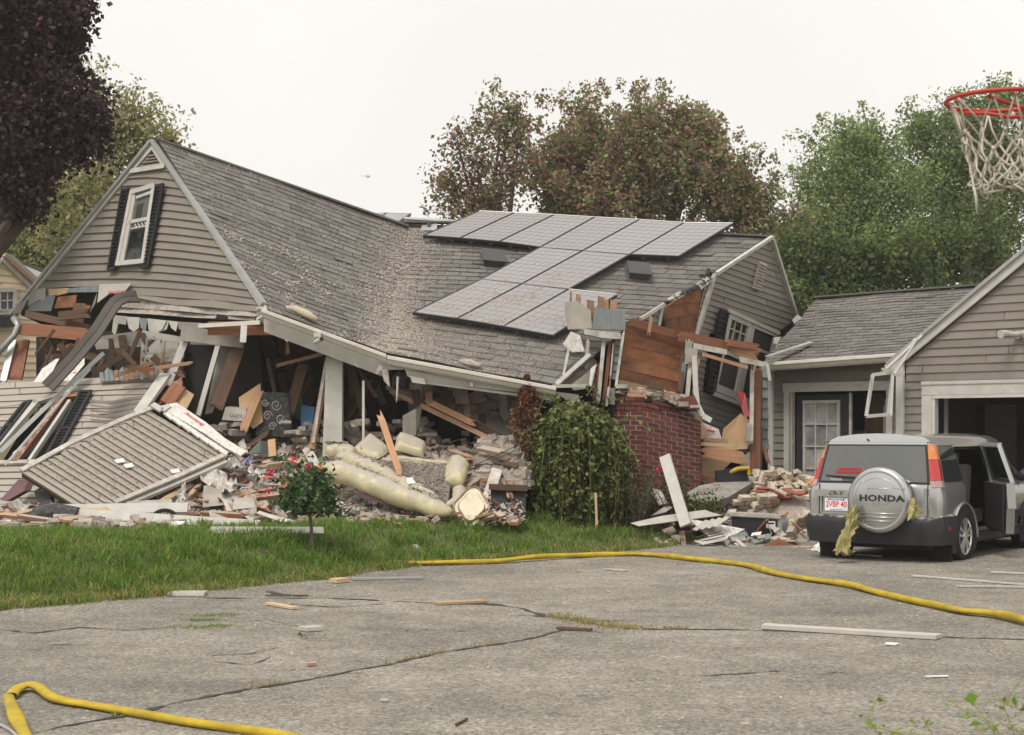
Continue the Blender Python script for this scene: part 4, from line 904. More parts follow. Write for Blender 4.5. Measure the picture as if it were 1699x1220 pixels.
# wreckage between chimney and post
def poly(pts, m, name, label=None, cat=None, off=(0, .02, 0), parent=None, group=None):
    return MB().prism([P(*p) for p in pts], V(off)).build(name, m, parent, label=label, cat=cat, group=group)
bd((1158, 746, 24.6), (1242, 762, 24.8), .19, .05, wood, 'floor_joist', None, label='orange joist end sticking out right of the chimney', cat='joist', rough_end=.1)
for k, (y, m, l) in enumerate(((736, wood_pale, 'pale split plank resting on the orange joist by the chimney'), (728, wood_dusty, 'dusty plank topmost on the joist by the chimney'))): bd((1158, y, 24.6), (1226 - 14 * k, y + 5, 24.8), .06, .1, m, 'plank', None, label=l, cat='plank', rough_end=.05)
poly([(1200, 712, 25.2), (1229, 686, 25.4), (1252, 705, 25.4), (1240, 745, 25.2), (1195, 748, 25.1)], card, 'chipboard_sheet', 'tan chipboard sheet leaning under the right window', 'board')
poly([(1156, 752, 24.9), (1215, 765, 25.1), (1180, 800, 25), (1158, 798, 24.9)], ply, 'plywood_sheet', 'tan plywood sheet under the joist beside the chimney', 'board')
poly([(1164, 700, 24.9), (1192, 712, 25), (1198, 730, 25), (1166, 728, 24.9)], foam, 'foam_scrap', 'white foam scrap with red print behind the chimney', 'foam board'); poly([(1172, 712, 24.88), (1186, 715, 24.95), (1186, 718, 24.95), (1172, 716, 24.88)], red_print, 'print_mark', None, None, (0, -.003, 0), bpy.data.objects['foam_scrap'])
poly([(1160, 690, 24.8), (1176, 720, 24.9), (1162, 728, 24.8)], card, 'cardboard_flap', 'brown cardboard flap against the chimney side', 'cardboard')
poly([(1224, 650, 25.6), (1236, 652, 25.6), (1244, 690, 25.4), (1236, 694, 25.4), (1230, 676, 25.5)], red_plastic, 'red_curtain', 'red cloth hanging out of the right window', 'curtain')
poly([(1158, 762, 24.7), (1166, 762, 24.7), (1164, 800, 24.6), (1156, 800, 24.6)], wood_red, 'stud_end', 'short brown stud under the joist by the chimney', 'stud', (0, .08, 0))
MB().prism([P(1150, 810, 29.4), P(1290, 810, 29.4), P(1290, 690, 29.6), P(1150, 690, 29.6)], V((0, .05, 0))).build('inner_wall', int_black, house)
yb = MB(); yb.tube([P(1205, 786, 24.6), P(1225, 778, 24.6), P(1242, 777, 24.6), P(1243, 788, 24.6)], .035, 8); yb.build('yellow_tool_case', yellow_plastic, None, label='yellow moulded tool left in the gap by the corner post', cat='tool')
bd((1188, 795, 24.5), (1240, 788, 24.7), .25, .04, charcoal, 'dark_board', None, label='dark board lying under the yellow tool', cat='panel')
poly([(1226, 762, 24.8), (1244, 750, 24.9), (1244, 775, 24.9), (1230, 780, 24.8)], metal_grey, 'bent_sheet', 'bent grey sheet metal beside the corner post', 'sheet metal')
bd((1157, 792, 24.55), (1208, 800, 24.6), .1, .06, wood_red, 'sill_plate', None, label='brown sill plank at the ground right of the chimney', cat='plank')
# left eave end under the bay: crumpled soffit and small siding triangle
courses_poly([[(930, 634), (975, 590), (990, 600), (985, 640), (950, 645)]], (925, 650, 1000, 640), (925, 586, 1000, 576), 6, vplane(P(925, 640, 23.9), P(1000, 640, 24.5)), siding, house, back=int_black)
bd((922, 638, 23.6), (978, 588, 24.2), .06, .03, white, 'rake_board', house); bd((917, 641, 23.5), (975, 640, 23.7), .05, .03, white, 'torn_trim', house)
for pts, m in (([(945, 640, 23.7), (975, 618, 23.9), (985, 606, 24), (984, 635, 23.9), (972, 645, 23.8), (952, 648, 23.7)], siding), ([(980, 612, 23.9), (990, 604, 23.9), (986, 620, 23.85), (981, 642, 23.8), (977, 640, 23.8)], white), ([(920, 650, 23.6), (960, 655, 23.7), (964, 680, 23.7), (945, 668, 23.7)], white_dusty), ([(922, 655, 23.65), (945, 668, 23.72), (966, 684, 23.8), (968, 668, 23.9), (940, 652, 23.8)], wood_dark)): poly(pts, m, 'torn_trim', off=(0, .03, 0), parent=house)
# ================================================================== open ground floor behind the fallen front
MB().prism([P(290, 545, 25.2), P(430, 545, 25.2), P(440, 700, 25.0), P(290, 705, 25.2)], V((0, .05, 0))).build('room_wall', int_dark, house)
MB().prism([P(236, 548, 24.9), P(308, 560, 24.7), P(300, 640, 24.5), P(230, 640, 24.7)], V((0, .06, 0))).build('panelled_door', door_white, house)
pd = bpy.data.objects['panelled_door']
for pts in ([(244, 560), (268, 564), (265, 588), (242, 586)], [(274, 566), (298, 570), (292, 592), (271, 590)], [(241, 594), (264, 596), (262, 622), (240, 622)], [(270, 597), (292, 599), (287, 622), (268, 622)]):
    for a, b in zip(pts, pts[1:] + pts[:1]): board(P(*a, 24.62), P(*b, 24.58), .03, .02, door_white, 'panel_moulding', pd, up=V((0, -1, 0)))
bd((309, 560, 24.4), (278, 640, 24.2), .11, .03, white, 'door_casing', house); bd((300, 553, 24.3), (405, 566, 24.4), .22, .04, plaster, 'door_header', house)
bd((316, 570, 24.5), (360, 572, 24.5), .03, .03, white_dusty, 'door_casing', house)
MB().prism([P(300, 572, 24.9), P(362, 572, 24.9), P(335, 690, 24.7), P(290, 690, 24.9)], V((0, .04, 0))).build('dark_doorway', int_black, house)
bd((363, 570, 24.4), (329, 690, 24.1), .07, .08, white, 'door_casing', house)
poly([(366, 565, 24.6), (398, 565, 24.7), (385, 600, 24.6), (352, 685, 24.3), (340, 688, 24.25)], plaster, 'torn_plaster', off=(0, .04, 0), parent=house)
for a, b, w, m, l in (((400, 565, 24.5), (358, 680, 24.1), .2, wood_dark, 'dark brown board leaning right of the white door frame'), ((432, 645, 24.2), (402, 718, 23.8), .12, wood, 'orange-brown stud leaning in front of the scroll-patterned panel'), ((443, 590, 24.6), (458, 660, 24.5), .06, wood_dark, 'dark stud inside the dim room'), ((476, 552, 24.0), (478, 592, 23.9), .05, wood, 'splintered stub hanging below the porch beam'), ((455, 608, 24.3), (545, 585, 24.0), .05, wood_dusty, 'rafter fallen across the dim room'), ((505, 600, 24.6), (478, 690, 24.4), .16, wood_dark, 'wide dark jamb board in the dim room'), ((520, 615, 24.7), (500, 660, 24.7), .05, wood_dark, 'slanted dark lath in the dim room')):
    bd(a, b, w, .05, m, 'fallen_stud', None, rough_end=.04, label=l, cat='stud')
poly([(396, 660, 24.3), (432, 636, 24.4), (436, 700, 24.1), (420, 712, 24.0), (398, 688, 24.1)], card, 'chipboard_sheet', 'brown chipboard panel behind the white carton', 'board')
bx = thing('white_carton', 'white carton with handwriting in the dim room', 'carton', P(388, 690, 24.0))
MB().prism([P(368, 697, 23.9), P(409, 699, 23.9), P(408, 679, 23.95), P(374, 676, 23.95)], V((.02, .3, .02))).build('box', plaster, bx)
text_mesh('Guyra', 'marker_writing', dark_print, bx, M.Translation(P(391, 689, 23.89)) @ M.Rotation(R(90), 4, 'X'), .075, .001, .2)
mp_ = thing('scroll_mattress', 'dark mattress with a pale scroll pattern standing in the dim room', 'mattress', P(455, 720, 24.3))
MB().prism([P(432, 650, 24.3), P(478, 652, 24.4), P(484, 726, 24.2), P(424, 722, 24.1)], V((0, .2, 0))).build('pad', felt, mp_)
sc_ = MB()
for cx, cy, r, h in ((458, 672, 9, 1), (444, 690, 8, -1), (466, 695, 9, 1), (452, 708, 7, -1), (440, 668, 6, 1)):
    pts = []
    for k in range(16):
        a = k * .62 * h; rr = r * (1 - k / 18); pts.append(P(cx + rr * math.cos(a), cy + rr * math.sin(a) * 1.1, 24.05 + .1 * (710 - cy) / 60))
    sc_.tube(pts, .011, 4)
sc_.build('scroll_print', concrete, mp_)
poly([(500, 672, 24.7), (522, 676, 24.7), (516, 725, 24.5), (498, 722, 24.5)], blue_plastic, 'blue_bin', 'blue plastic bin at the back of the dim room', 'bin', (0, .3, 0))
poly([(486, 690, 24.9), (500, 640, 25), (504, 700, 24.9)], mat('mottled_leaf', (.12, .16, .05), .8, (.03, .05, .02), 20), 'potted_plant', 'green plant glimpsed at the back of the dim room', 'plant', (0, .02, 0))  # flat green triangle with random darker mottling
cl = thing('porch_column', 'square white porch column left standing under the sagging beam', 'column', P(552, 756, 23.75))
MB().prism([P(541, 592, 23.75), P(568, 598, 23.75), P(567, 757, 23.65), P(535, 757, 23.65)], V((.0, .22, 0))).build('shaft', white, cl)
bd((545, 594, 23.9), (518, 745, 23.8), .09, .06, wood_dusty, 'inner_stud', cl); bd((541, 600, 23.85), (520, 735, 23.75), .04, .05, white_dusty, 'casing', cl)
bd((603, 632, 23.6), (603, 732, 23.5), .035, .05, white, 'thin_post', None, label='thin white post standing right of the square column', cat='post')
bd((586, 618, 24.2), (604, 690, 24.2), .1, .05, wood_dark, 'fallen_stud', None, label='dark stud behind the thin white post', cat='stud'); bd((596, 615, 24.0), (625, 660, 24.0), .06, .05, wood_dark, 'fallen_stud', None, label='dark stud slanting right behind the thin white post', cat='stud')
bd((405, 540, 23.5), (403, 568, 23.5), .09, .006, paper, 'hanging_flap', None, up=V((.3, -1, 0)), label='white flap dangling below the eave near the lamp', cat='flap')
hk = MB()
for x, y in ((474, 562), (590, 604)): hk.tube([P(x, y, 23.45), P(x, y + 3, 23.42), P(x + 3, y + 5, 23.42), P(x + 4, y + 2, 23.42)], .012, 6)
hk.build('plant_hook', metal_grey, house)
t = thing('security_camera', 'small white security camera under the porch gutter', 'camera', P(528, 565, 23.3))
MB().box(P(527, 556, 23.3), (.1, .1, .06)).build('bracket', white, t); MB().tube([P(524, 568, 23.3), P(533, 563, 23.15)], .035, 10).build('body', white, t); MB().tube([P(533, 563, 23.15), P(534, 562.5, 23.13)], .03, 10).build('lens', dark_print, t)
t = thing('flood_lamp', 'small black floodlight at the foot of the left gable', 'floodlight', GP(378, 527, .05))
MB().box(GP(378, 529, .12), (.16, .1, .06), frame(V((1, .2, -.1)))).build('housing', charcoal, t); MB().box(GP(377, 531.5, .14), (.13, .08, .02), frame(V((1, .2, -.1)))).build('lens', rear_glass, t)
bd((330, 541, 23.75), (432, 535, 23.6), .06, .05, white_rust, 'eave_trim', house); bd((345, 545, 23.8), (450, 545, 23.7), .2, .03, wood_red, 'ceiling_board', house)
# tilted floor with masonry on the right
SLb = thing('tilted_floor', 'tilted floor platform with brown joists sloping down to the right under the roof', 'floor', P(760, 690, 24.3))
poly([(640, 640, 24.6), (668, 648, 24.3), (872, 742, 23.7), (890, 690, 25.2), (740, 640, 25.8)], rubblem, 'deck', parent=SLb, off=(0, .05, -.06))
for a, b, w, m in (((640, 645, 24.4), (864, 752, 23.6), .07, wood_dusty), ((655, 640, 24.5), (868, 742, 23.7), .09, wood_dark), ((710, 666, 24.1), (792, 706, 23.8), .09, wood), ((700, 636, 25), (868, 722, 24.4), .06, wood_pale)): bd(a, b, w, .09, m, 'joist', SLb, rough_end=.06)
for x, y in ((690, 660), (712, 664), (745, 660), (750, 672), (775, 690), (800, 700), (820, 716)): bd((x, y - 8, 24.3), (x + 1, y + 8, 24.1), .1, .12, random.choice((wood_red, wood_dark, wood)), 'blocking', SLb)
gi = 0
for x, y, s, m, l in ((790, 660, 34, card, 'brown carton among the masonry under the eave'), (812, 672, 24, concrete, 'grey block right of the brown carton'), (826, 690, 26, concrete, 'grey block lying low on the tilted floor'), (840, 668, 22, concrete, 'grey block under the eave by the conifer'), (858, 695, 20, concrete, 'grey block half hidden by the dead conifer'), (760, 645, 18, rubblem, 'pale lump under the eave left of the carton'), (835, 650, 18, rubblem, 'pale lump close under the eave')):
    rot = M.Rotation(random.uniform(-.6, .6), 3, 'Z') @ M.Rotation(random.uniform(-.4, .4), 3, 'Y'); w = s / 110
    MB().box(P(x, y, 24.7), (w, w * .7, w * .55), rot).build('masonry_block' if m is not card else 'carton', m, None, label=l, cat='block' if m is not card else 'carton')
poly([(668, 690, 23.9), (690, 678, 24.0), (702, 672, 24.2), (690, 722, 23.9), (668, 724, 23.8)], plaster, 'plasterboard', 'pale plasterboard standing in the dark under the tilted floor', 'panel')
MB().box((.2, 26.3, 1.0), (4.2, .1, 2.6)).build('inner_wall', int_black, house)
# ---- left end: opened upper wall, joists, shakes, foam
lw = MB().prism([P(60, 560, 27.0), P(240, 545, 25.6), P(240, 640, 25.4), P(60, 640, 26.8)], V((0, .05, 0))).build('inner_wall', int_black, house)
for k, (pts, m) in enumerate((([(58, 480), (84, 479), (80, 500), (70, 503), (50, 512)], shake), ([(84, 480), (100, 480), (98, 490), (84, 492)], wood_pale), ([(100, 480), (118, 479), (117, 487), (98, 492)], ply), ([(118, 480), (172, 475), (172, 486), (116, 487)], shake), ([(60, 494), (97, 492), (90, 518), (50, 518)], shake), ([(55, 482), (82, 480), (80, 502), (72, 498), (52, 510)], plaster), ([(172, 474), (225, 472), (210, 490), (190, 488), (168, 505)], siding_light), ([(168, 488), (160, 510), (156, 522), (166, 505)], shake), ([(104, 495), (135, 492), (132, 512), (98, 514)], wood_or), ([(130, 505), (150, 506), (146, 548), (128, 546)], wood_dark), ([(148, 508), (160, 510), (152, 530), (148, 528)], wood_or), ([(38, 508), (55, 500), (44, 522), (30, 524)], plaster))):
    MB().prism([GP(x, y, .02 + .008 * k) for x, y in pts], GP.n * .012).build('shake' if m is shake else 'wall_scrap', m, house)
rw = GP(203, 488, .13); text_mesh('Amowrap', 'wrap_print', red_print, house, M.Translation(rw) @ M.Rotation(math.atan2(GP.n.x, -GP.n.y), 4, 'Z') @ M.Rotation(R(90), 4, 'X'), .1, .001, .2)
for a, b, w, t_, m in (((30, 545, 26.6), (150, 556, 25.6), .2, .06, wood_red), ((60, 545, 26.7), (140, 548, 25.8), .06, .05, wood_dusty), ((36, 560, 26.8), (22, 632, 26.4), .28, .06, wood_red), ((24, 558, 26.7), (4, 640, 26.3), .1, .05, metal_grey), ((95, 525, 26.2), (150, 520, 25.8), .14, .1, wood_dark), ((92, 580, 26.2), (125, 571, 25.9), .06, .04, wood), ((40, 520, 26.9), (150, 545, 26), .12, .08, wood_dark), ((108, 548, 26.0), (110, 575, 26.0), .1, .1, wood_dark)): bd(a, b, w, t_, m, 'floor_joist', house, rough_end=.05)
poly([(152, 560, 25.3), (238, 548, 24.9), (238, 575, 25), (160, 580, 25.3)], plaster, 'ceiling_panel', parent=house, off=(0, .03, 0))
dp = MB(); dp.tube([P(22, 528, 26.6), P(30, 540, 26.5), P(24, 556, 26.5), P(-6, 590, 26.4)], .05, 8); dp.build('downspout', metal_grey, house, smooth=True)
poly([(70, 612, 24.7), (92, 596, 24.8), (98, 595, 24.8), (78, 634, 24.5), (56, 634, 24.5)], foam, 'foam_scrap', 'torn white foam board left of the dangling strip', 'foam board'); poly([(112, 605, 24.6), (140, 594, 24.6), (140, 605, 24.5), (116, 632, 24.4), (104, 632, 24.4)], foam, 'foam_scrap', 'torn white foam board with red print right of the dangling strip', 'foam board')
fo = bpy.data.objects['foam_scrap.002'] if 'foam_scrap.002' in bpy.data.objects else bpy.data.objects['foam_scrap.001']
poly([(114, 614, 24.55), (132, 611, 24.5), (131, 613, 24.5), (114, 616, 24.55)], red_print, 'print_mark', None, None, (0, -.003, 0), fo); poly([(112, 620, 24.5), (126, 617, 24.46), (125, 619.5, 24.46), (112, 622, 24.5)], red_print, 'print_mark', None, None, (0, -.003, 0), fo)
# dangling dark siding strip
def sweep(pts, w, m, name, label, cat, up=V((0, -1, .3)), t=.006, parent=None, n=14, edge=.02):
    ps = [P(*p) for p in pts]; vs, fs = [], []; k = 0; q = [pl_at(ps, i / n) for i in range(n + 1)]
    for i, p in enumerate(q):
        d = (q[min(i + 1, n)] - q[max(i - 1, 0)]).normalized(); s = up.cross(d).normalized(); nn = d.cross(s)
        for a, h in ((-.5, 0), (-.46, edge), (-.05, edge * .4), (0, 0), (.05, edge * .5), (.46, edge * .8), (.5, -edge * .5)): vs.append(p + s * (a * w) + nn * h)
    for i in range(n):
        for j in range(6): a = i * 7 + j; fs.append((a, a + 1, a + 8, a + 7))
    return MB().add(vs, fs).build(name, m, parent, label=label, cat=cat)
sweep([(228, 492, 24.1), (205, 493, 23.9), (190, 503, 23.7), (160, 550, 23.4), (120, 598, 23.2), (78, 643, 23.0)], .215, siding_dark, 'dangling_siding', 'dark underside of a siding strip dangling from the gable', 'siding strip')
for a, b, w, l in (((172, 586, 23.6), (0, 750, 22.8), .06, 'long thin grey metal strip slanting across the fallen wall'), ((150, 612, 23.4), (8, 772, 22.6), .03, 'thinner metal strip beside the long one on the fallen wall')): bd(a, b, w, .015, metal_grey, 'metal_strip', None, label=l, cat='metal strip', bow=.05)
# ---- fallen front wall
fw = thing('fallen_wall', 'fallen section of grey clapboard wall with a broken window opening', 'fallen wall', P(120, 830, 23))
FP = Plane(P(0, 640, 25.4), P(265, 630, 24.2), P(60, 830, 22.9))
L0, L1 = (-80, 838, 300, 838), (-80, 640, 300, 620)
WOP = [(62, 670), (146, 655), (72, 772), (-20, 775)]
courses_poly([[(-80, 640), (165, 625), (268, 632), (262, 655), (140, 658), (60, 668), (-80, 690)], ], L0, L1, 19, FP, siding_dusty, fw, back=int_black)
courses_poly([[(152, 656), (262, 655), (236, 692), (150, 740), (84, 775)], ], (60, 800, 300, 792), (60, 640, 300, 630), 15, FP, siding_dusty, fw, back=int_black)
courses_poly([[(-80, 690), (56, 670), (0, 745), (-80, 800)], [(-80, 776), (70, 772), (120, 790), (70, 838), (-80, 838)]], L0, L1, 19, FP, siding_dusty, fw, back=int_black)
for k in range(5):
    y = 664 + k * 8; sweep([(150, y + 4, FP(150, y).y - .05), (180, y + 8, FP(180, y).y - .1), (215, y + 1, FP(215, y).y - .14), (252, y - 3, FP(252, y).y - .06)], .1, siding, 'siding_plank', None, None, parent=fw, n=10)
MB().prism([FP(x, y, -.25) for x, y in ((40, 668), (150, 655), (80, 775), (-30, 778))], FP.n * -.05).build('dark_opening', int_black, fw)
for a, b, w, m in (((108, 662), (26, 770), .13, wood_red), ((62, 670), (-16, 760), .13, white), ((118, 668), (48, 772), .06, white), ((58, 672), (132, 648), .07, white_dusty), ((-30, 772), (62, 770), .07, white_dusty), ((100, 662), (138, 658), .08, wood_red)): board(FP(*a, .03), FP(*b, .03), w, .06, m, 'window_frame', fw, up=FP.n)
shutter(FP, [(137, 655), (156, 654), (92, 772), (72, 775)], fw, off=.07, n=22); shutter(FP, [(42, 675), (56, 670), (0, 742), (-18, 750)], fw, off=.07, n=18)
for pts, m, l in (([(66, 700), (80, 695), (72, 712), (60, 716)], teal_cloth, 'teal cloth inside the fallen window'), ([(92, 715), (104, 712), (96, 730), (86, 732)], teal_cloth, 'second teal cloth lower in the fallen window'), ([(18, 745), (48, 722), (40, 740), (16, 752)], paper, 'white frame scrap inside the fallen window')): MB().prism([FP(x, y, -.1) for x, y in pts], FP.n * .03).build('cloth_scrap' if m is teal_cloth else 'frame_scrap', m, None, label=l, cat='scrap')
board(FP(280, 630, .1), FP(236, 693, .1), .2, .05, white, 'corner_board', fw, up=FP.n)
bd((303, 632, 24.0), (270, 680, 23.8), .2, .12, wood_red, 'post_stub', None, label='thick red-brown post stub at the corner of the fallen wall', cat='post', rough_end=.06)
poly([(286, 660, 23.9), (302, 642, 24.0), (322, 655, 24.0), (308, 682, 23.8), (285, 680, 23.8)], ply, 'board_scrap', 'tan hardboard scrap beside the post stub', 'board')
for k in range(13):                                # blue-grey shakes torn along the top edge of the fallen wall
    x = 170 + k * 8.2; y = 640 - k * .6; MB().prism([FP(x, y, .06), FP(x + 7.5, y - 1, .06), FP(x + 9, y - random.uniform(8, 17), .14), FP(x + 2, y - random.uniform(8, 15), .13)], FP.n * .02).build('shake', random.choice((shake, shake, wood_dusty)), fw)
for a, b, w, m, l in (((188, 625, 24.2), (258, 600, 24.0), .06, wood, 'long orange lath on top of the fallen wall'), ((200, 634, 24.1), (250, 608, 24.1), .05, wood, 'orange lath just below the longest one on the fallen wall'), ((205, 608, 24.0), (262, 615, 23.9), .05, wood_red, 'reddish lath crossing the orange laths'), ((248, 612, 24.0), (322, 602, 23.8), .05, wood_dusty, 'pointed lath sticking right from the fallen wall'), ((266, 612, 24.1), (274, 574, 24.2), .035, wood_red, 'thin upright lath on the fallen wall'), ((290, 615, 24), (308, 625, 23.9), .08, wood_red, 'short stub at the right end of the laths'), ((235, 632, 24), (250, 608, 24), .05, wood_dusty, 'short steep lath among the fallen laths')):
    bd(a, b, w, .035, m, 'lath', None, rough_end=.06, label=l, cat='lath', group='broken laths on the fallen wall')
# ---- siding panel lying in front
fp = thing('siding_sheet', 'flat panel of dusty grey siding with white trim lying on the rubble', 'siding panel', P(200, 830, 22))
QP = Plane(P(250, 683, 23.4), P(380, 760, 23.0), P(80, 812, 21.8))
courses_poly([[(250, 683), (378, 760), (192, 836), (120, 838), (36, 786)]], (36, 786, 124, 842), (250, 682, 385, 763), 20, QP, siding_dusty, fp, lip=.032, back=wood_dark)
strip([(35, 784), (120, 737), (208, 697), (252, 680)], .07, .03, white_dusty, 'edge_trim', fp, QP, .035)
strip([(190, 838), (290, 796), (376, 757)], .065, .04, white_dusty, 'edge_trim', fp, QP, .04); strip([(192, 843), (292, 801), (376, 764)], .06, .06, white, 'edge_trim', fp, QP, -.03)
MB().prism([QP(x, y, .06) for x, y in ((262, 682), (292, 676), (340, 708), (372, 735), (408, 757), (398, 764), (372, 750), (340, 728))], QP.n * .03).build('foam_strip', foam, fp)
for k in range(7): x = 272 + k * 15; quad_on(QP, [(x, 686 + k * 10), (x + 16, 697 + k * 10), (x + 12, 703 + k * 10), (x - 2, 692 + k * 10)], .05, .03, foam, 'foam_flake', fp)
text_mesh('Amowrap', 'foam_print', red_print, fp, M.Translation(QP(322, 704, .1)) @ frame(QP(350, 723) - QP(300, 689), QP.n).to_4x4(), .09, .001, .1)
strip([(252, 680), (268, 690)], .1, .03, white, 'edge_trim', fp, QP, .1); strip([(268, 690), (280, 682)], .08, .03, white, 'edge_trim', fp, QP, .1)
def panel_dust():
    pos, sz = [], []
    for _ in range(3200):
        a, b = random.random(), random.random(); x = lerp(lerp(40, 250, a), lerp(192, 376, a), b); y = lerp(lerp(786, 684, a), lerp(834, 758, a), b)
        pos.append(tuple(QP(x, y, .024))); sz.append(random.uniform(.004, .013))
    scatter_mesh('panel_crumbs', fluff, pos, np.array(sz), flat=.5, kind='stuff', label='grey crumbs sprinkled over the fallen siding panel', cat='debris')
panel_dust()
for x, y, l in ((198, 768, 'small white flake on the fallen panel'), (213, 776, 'larger white flake low on the fallen panel'), (290, 785, 'white flake near the trim of the fallen panel')): quad_on(QP, [(x - 9, y), (x + 6, y - 3), (x + 9, y + 3), (x - 4, y + 5)], .035, .02, paper, 'paper_flake', None, label=l, cat='flake')
bd((70, 812, 22.2), (80, 845, 21.9), .2, .1, charcoal, 'dark_prop', None, label='dark block propping up the low end of the fallen panel', cat='block')
poly([(0, 830, 22.6), (30, 796, 22.8), (45, 800, 22.6), (40, 815, 22.3), (10, 832, 22.3)], maroon, 'maroon_sheet', 'crumpled maroon sheet at the foot of the fallen wall', 'sheet', (.05, .15, 0))

# tattered wrap and shakes under the gable siding, foam lump in the gutter
for k, (pts, m) in enumerate((([(192, 524), (214, 526), (212, 540), (200, 538), (196, 556), (190, 548)], plaster), ([(214, 527), (236, 528), (234, 546), (226, 552), (218, 546), (216, 538)], siding_light), ([(236, 529), (250, 530), (246, 552), (238, 545)], shake), ([(250, 530), (286, 534), (282, 548), (268, 555), (256, 556), (252, 548)], siding_light), ([(286, 534), (302, 536), (298, 552), (290, 546)], siding_light), ([(302, 536), (342, 538), (340, 548), (304, 549)], siding), ([(266, 540), (284, 534), (276, 550), (270, 552)], white), ([(196, 536), (204, 540), (199, 560), (194, 552)], plaster))):
    MB().prism([GP(x, y, .03 + .008 * k) for x, y in pts], GP.n * .012).build('torn_wrap', m, house)
fl_ = MB(); base = [P(x, y, Y) for x, y, Y in ((470, 510, 23.75), (490, 513, 23.7), (512, 523, 23.62), (526, 531, 23.55))]; fl_.tube(base, [.025, .055, .06, .03], 9); fl_.build('foam_lump', mat('cream_foam', (.33, .295, .215), .9, (.25, .21, .14), 14), None, smooth=True, label='cream foam lump resting in the gutter below the left gable roof', cat='foam')
crumple_ = [P(x, y, Y) for x, y, Y in ((762, 599, 23.7), (778, 603, 23.65), (798, 607, 23.6))]
MB().tube(crumple_, [.02, .06, .03], 7).build('insulation_tuft', fluff, None, label='pale insulation tuft in the right gutter', cat='insulation')  # tuft of insulation fibre lodged in the gutter

def interior_mess():
    sets = [(MB(), wood_dark, 'dark_timbers', 'dark splintered timbers inside the collapsed room'), (MB(), wood_dusty, 'dusty_timbers', 'dusty timbers inside the collapsed room'), (MB(), plaster, 'torn_board', 'torn plasterboard pieces inside the collapsed room'), (MB(), rubblem, 'room_rubble', 'grey rubble on the floor of the collapsed room')]
    for _ in range(130):
        x, y, Y = random.uniform(300, 700), random.uniform(575, 735), random.uniform(24.6, 26.6); a = random.gauss(0, .5); l = random.uniform(.2, .9); k = random.choices((0, 1, 2), (7, .8, .35))[0]; Y += .7
        if 500 < x < 640 and y < 600: continue
        d = V((math.sin(a) * l, random.gauss(0, .3) * l, math.cos(a) * l)) / 2; p = P(x, y, Y); sets[k][0].beam(p - d, p + d, random.uniform(.03, .12) if k < 2 else random.uniform(.1, .4), .03, V((0, -1, .1)))
    for _ in range(60):
        x, y, Y = random.uniform(645, 860), random.uniform(640, 735), random.uniform(24.4, 25.6)
        if y < 640 + (x - 640) * .3: p = P(x, y, Y); sets[3][0].box(p, [random.uniform(.08, .3) for _ in range(3)], M.Rotation(random.uniform(0, 6), 3, 'Z') @ M.Rotation(random.gauss(0, .5), 3, 'X'))
    for _ in range(160):
        x, y, Y = random.uniform(320, 720), random.uniform(700, 752), random.uniform(23.9, 25.4); sets[3][0].box(P(x, y, Y), [random.uniform(.05, .3) for _ in range(2)] + [random.uniform(.03, .1)], M.Rotation(random.uniform(0, 6), 3, 'Z') @ M.Rotation(random.gauss(0, .4), 3, 'X'))
    for _ in range(60):
        x, y, Y = random.uniform(70, 300), random.uniform(566, 640), random.uniform(24.9, 26.2); Y += max(0, 230 - x) * .006; a = random.gauss(0, .7); l = random.uniform(.15, .6); k = 0
        d = V((math.sin(a) * l, 0, math.cos(a) * l)) / 2; p = P(x, y, Y - .4); sets[k][0].beam(p - d, p + d, random.uniform(.03, .14), .03, V((0, -1, .1)))
    for mb, m, n, l in sets: mb.build(n, m, None, kind='stuff', label=l, cat='debris')
interior_mess()
# ================================================================== rubble in front of the house
def RY(x, y): return 21.55 + (870 - y) * .02
def mound():
    mb = MB(); nx, ny = 70, 22; vs = []
    for j in range(ny + 1):
        for i in range(nx + 1):
            x = lerp(250, 808, i / nx); y0 = 866 + 6 * math.sin(i * .7); y = lerp(y0, 738 + (12 if x > 560 else 0), j / ny); p = P(x, y, RY(x, y) + .25)
            p.z += .07 * math.sin(x * .11 + y * .2) + random.uniform(-.05, .05); p.z = gz(p.x, p.y) - .06 if j == 0 else p.z; vs.append(p)
    mb.add(vs, [(j * (nx + 1) + i, j * (nx + 1) + i + 1, (j + 1) * (nx + 1) + i + 1, (j + 1) * (nx + 1) + i) for j in range(ny) for i in range(nx)])
    mb.build('rubble_mound', rubblem, kind='stuff', label='bank of dusty plaster rubble in front of the house', cat='rubble')
    mb = MB(); vs = []; nx, ny = 50, 8
    for j in range(ny + 1):
        for i in range(nx + 1):
            x = lerp(-60, 320, i / nx); y = lerp(876, 836, j / ny); p = P(x, y, lerp(21.2, 22.6, j / ny)); p.z += random.uniform(-.04, .02); vs.append(p)
    mb.add(vs, [(j * (nx + 1) + i, j * (nx + 1) + i + 1, (j + 1) * (nx + 1) + i + 1, (j + 1) * (nx + 1) + i) for j in range(ny) for i in range(nx)])
    mb.build('rubble_apron', rubblem, kind='stuff', label='low spill of rubble along the back of the lawn', cat='rubble')
mound()
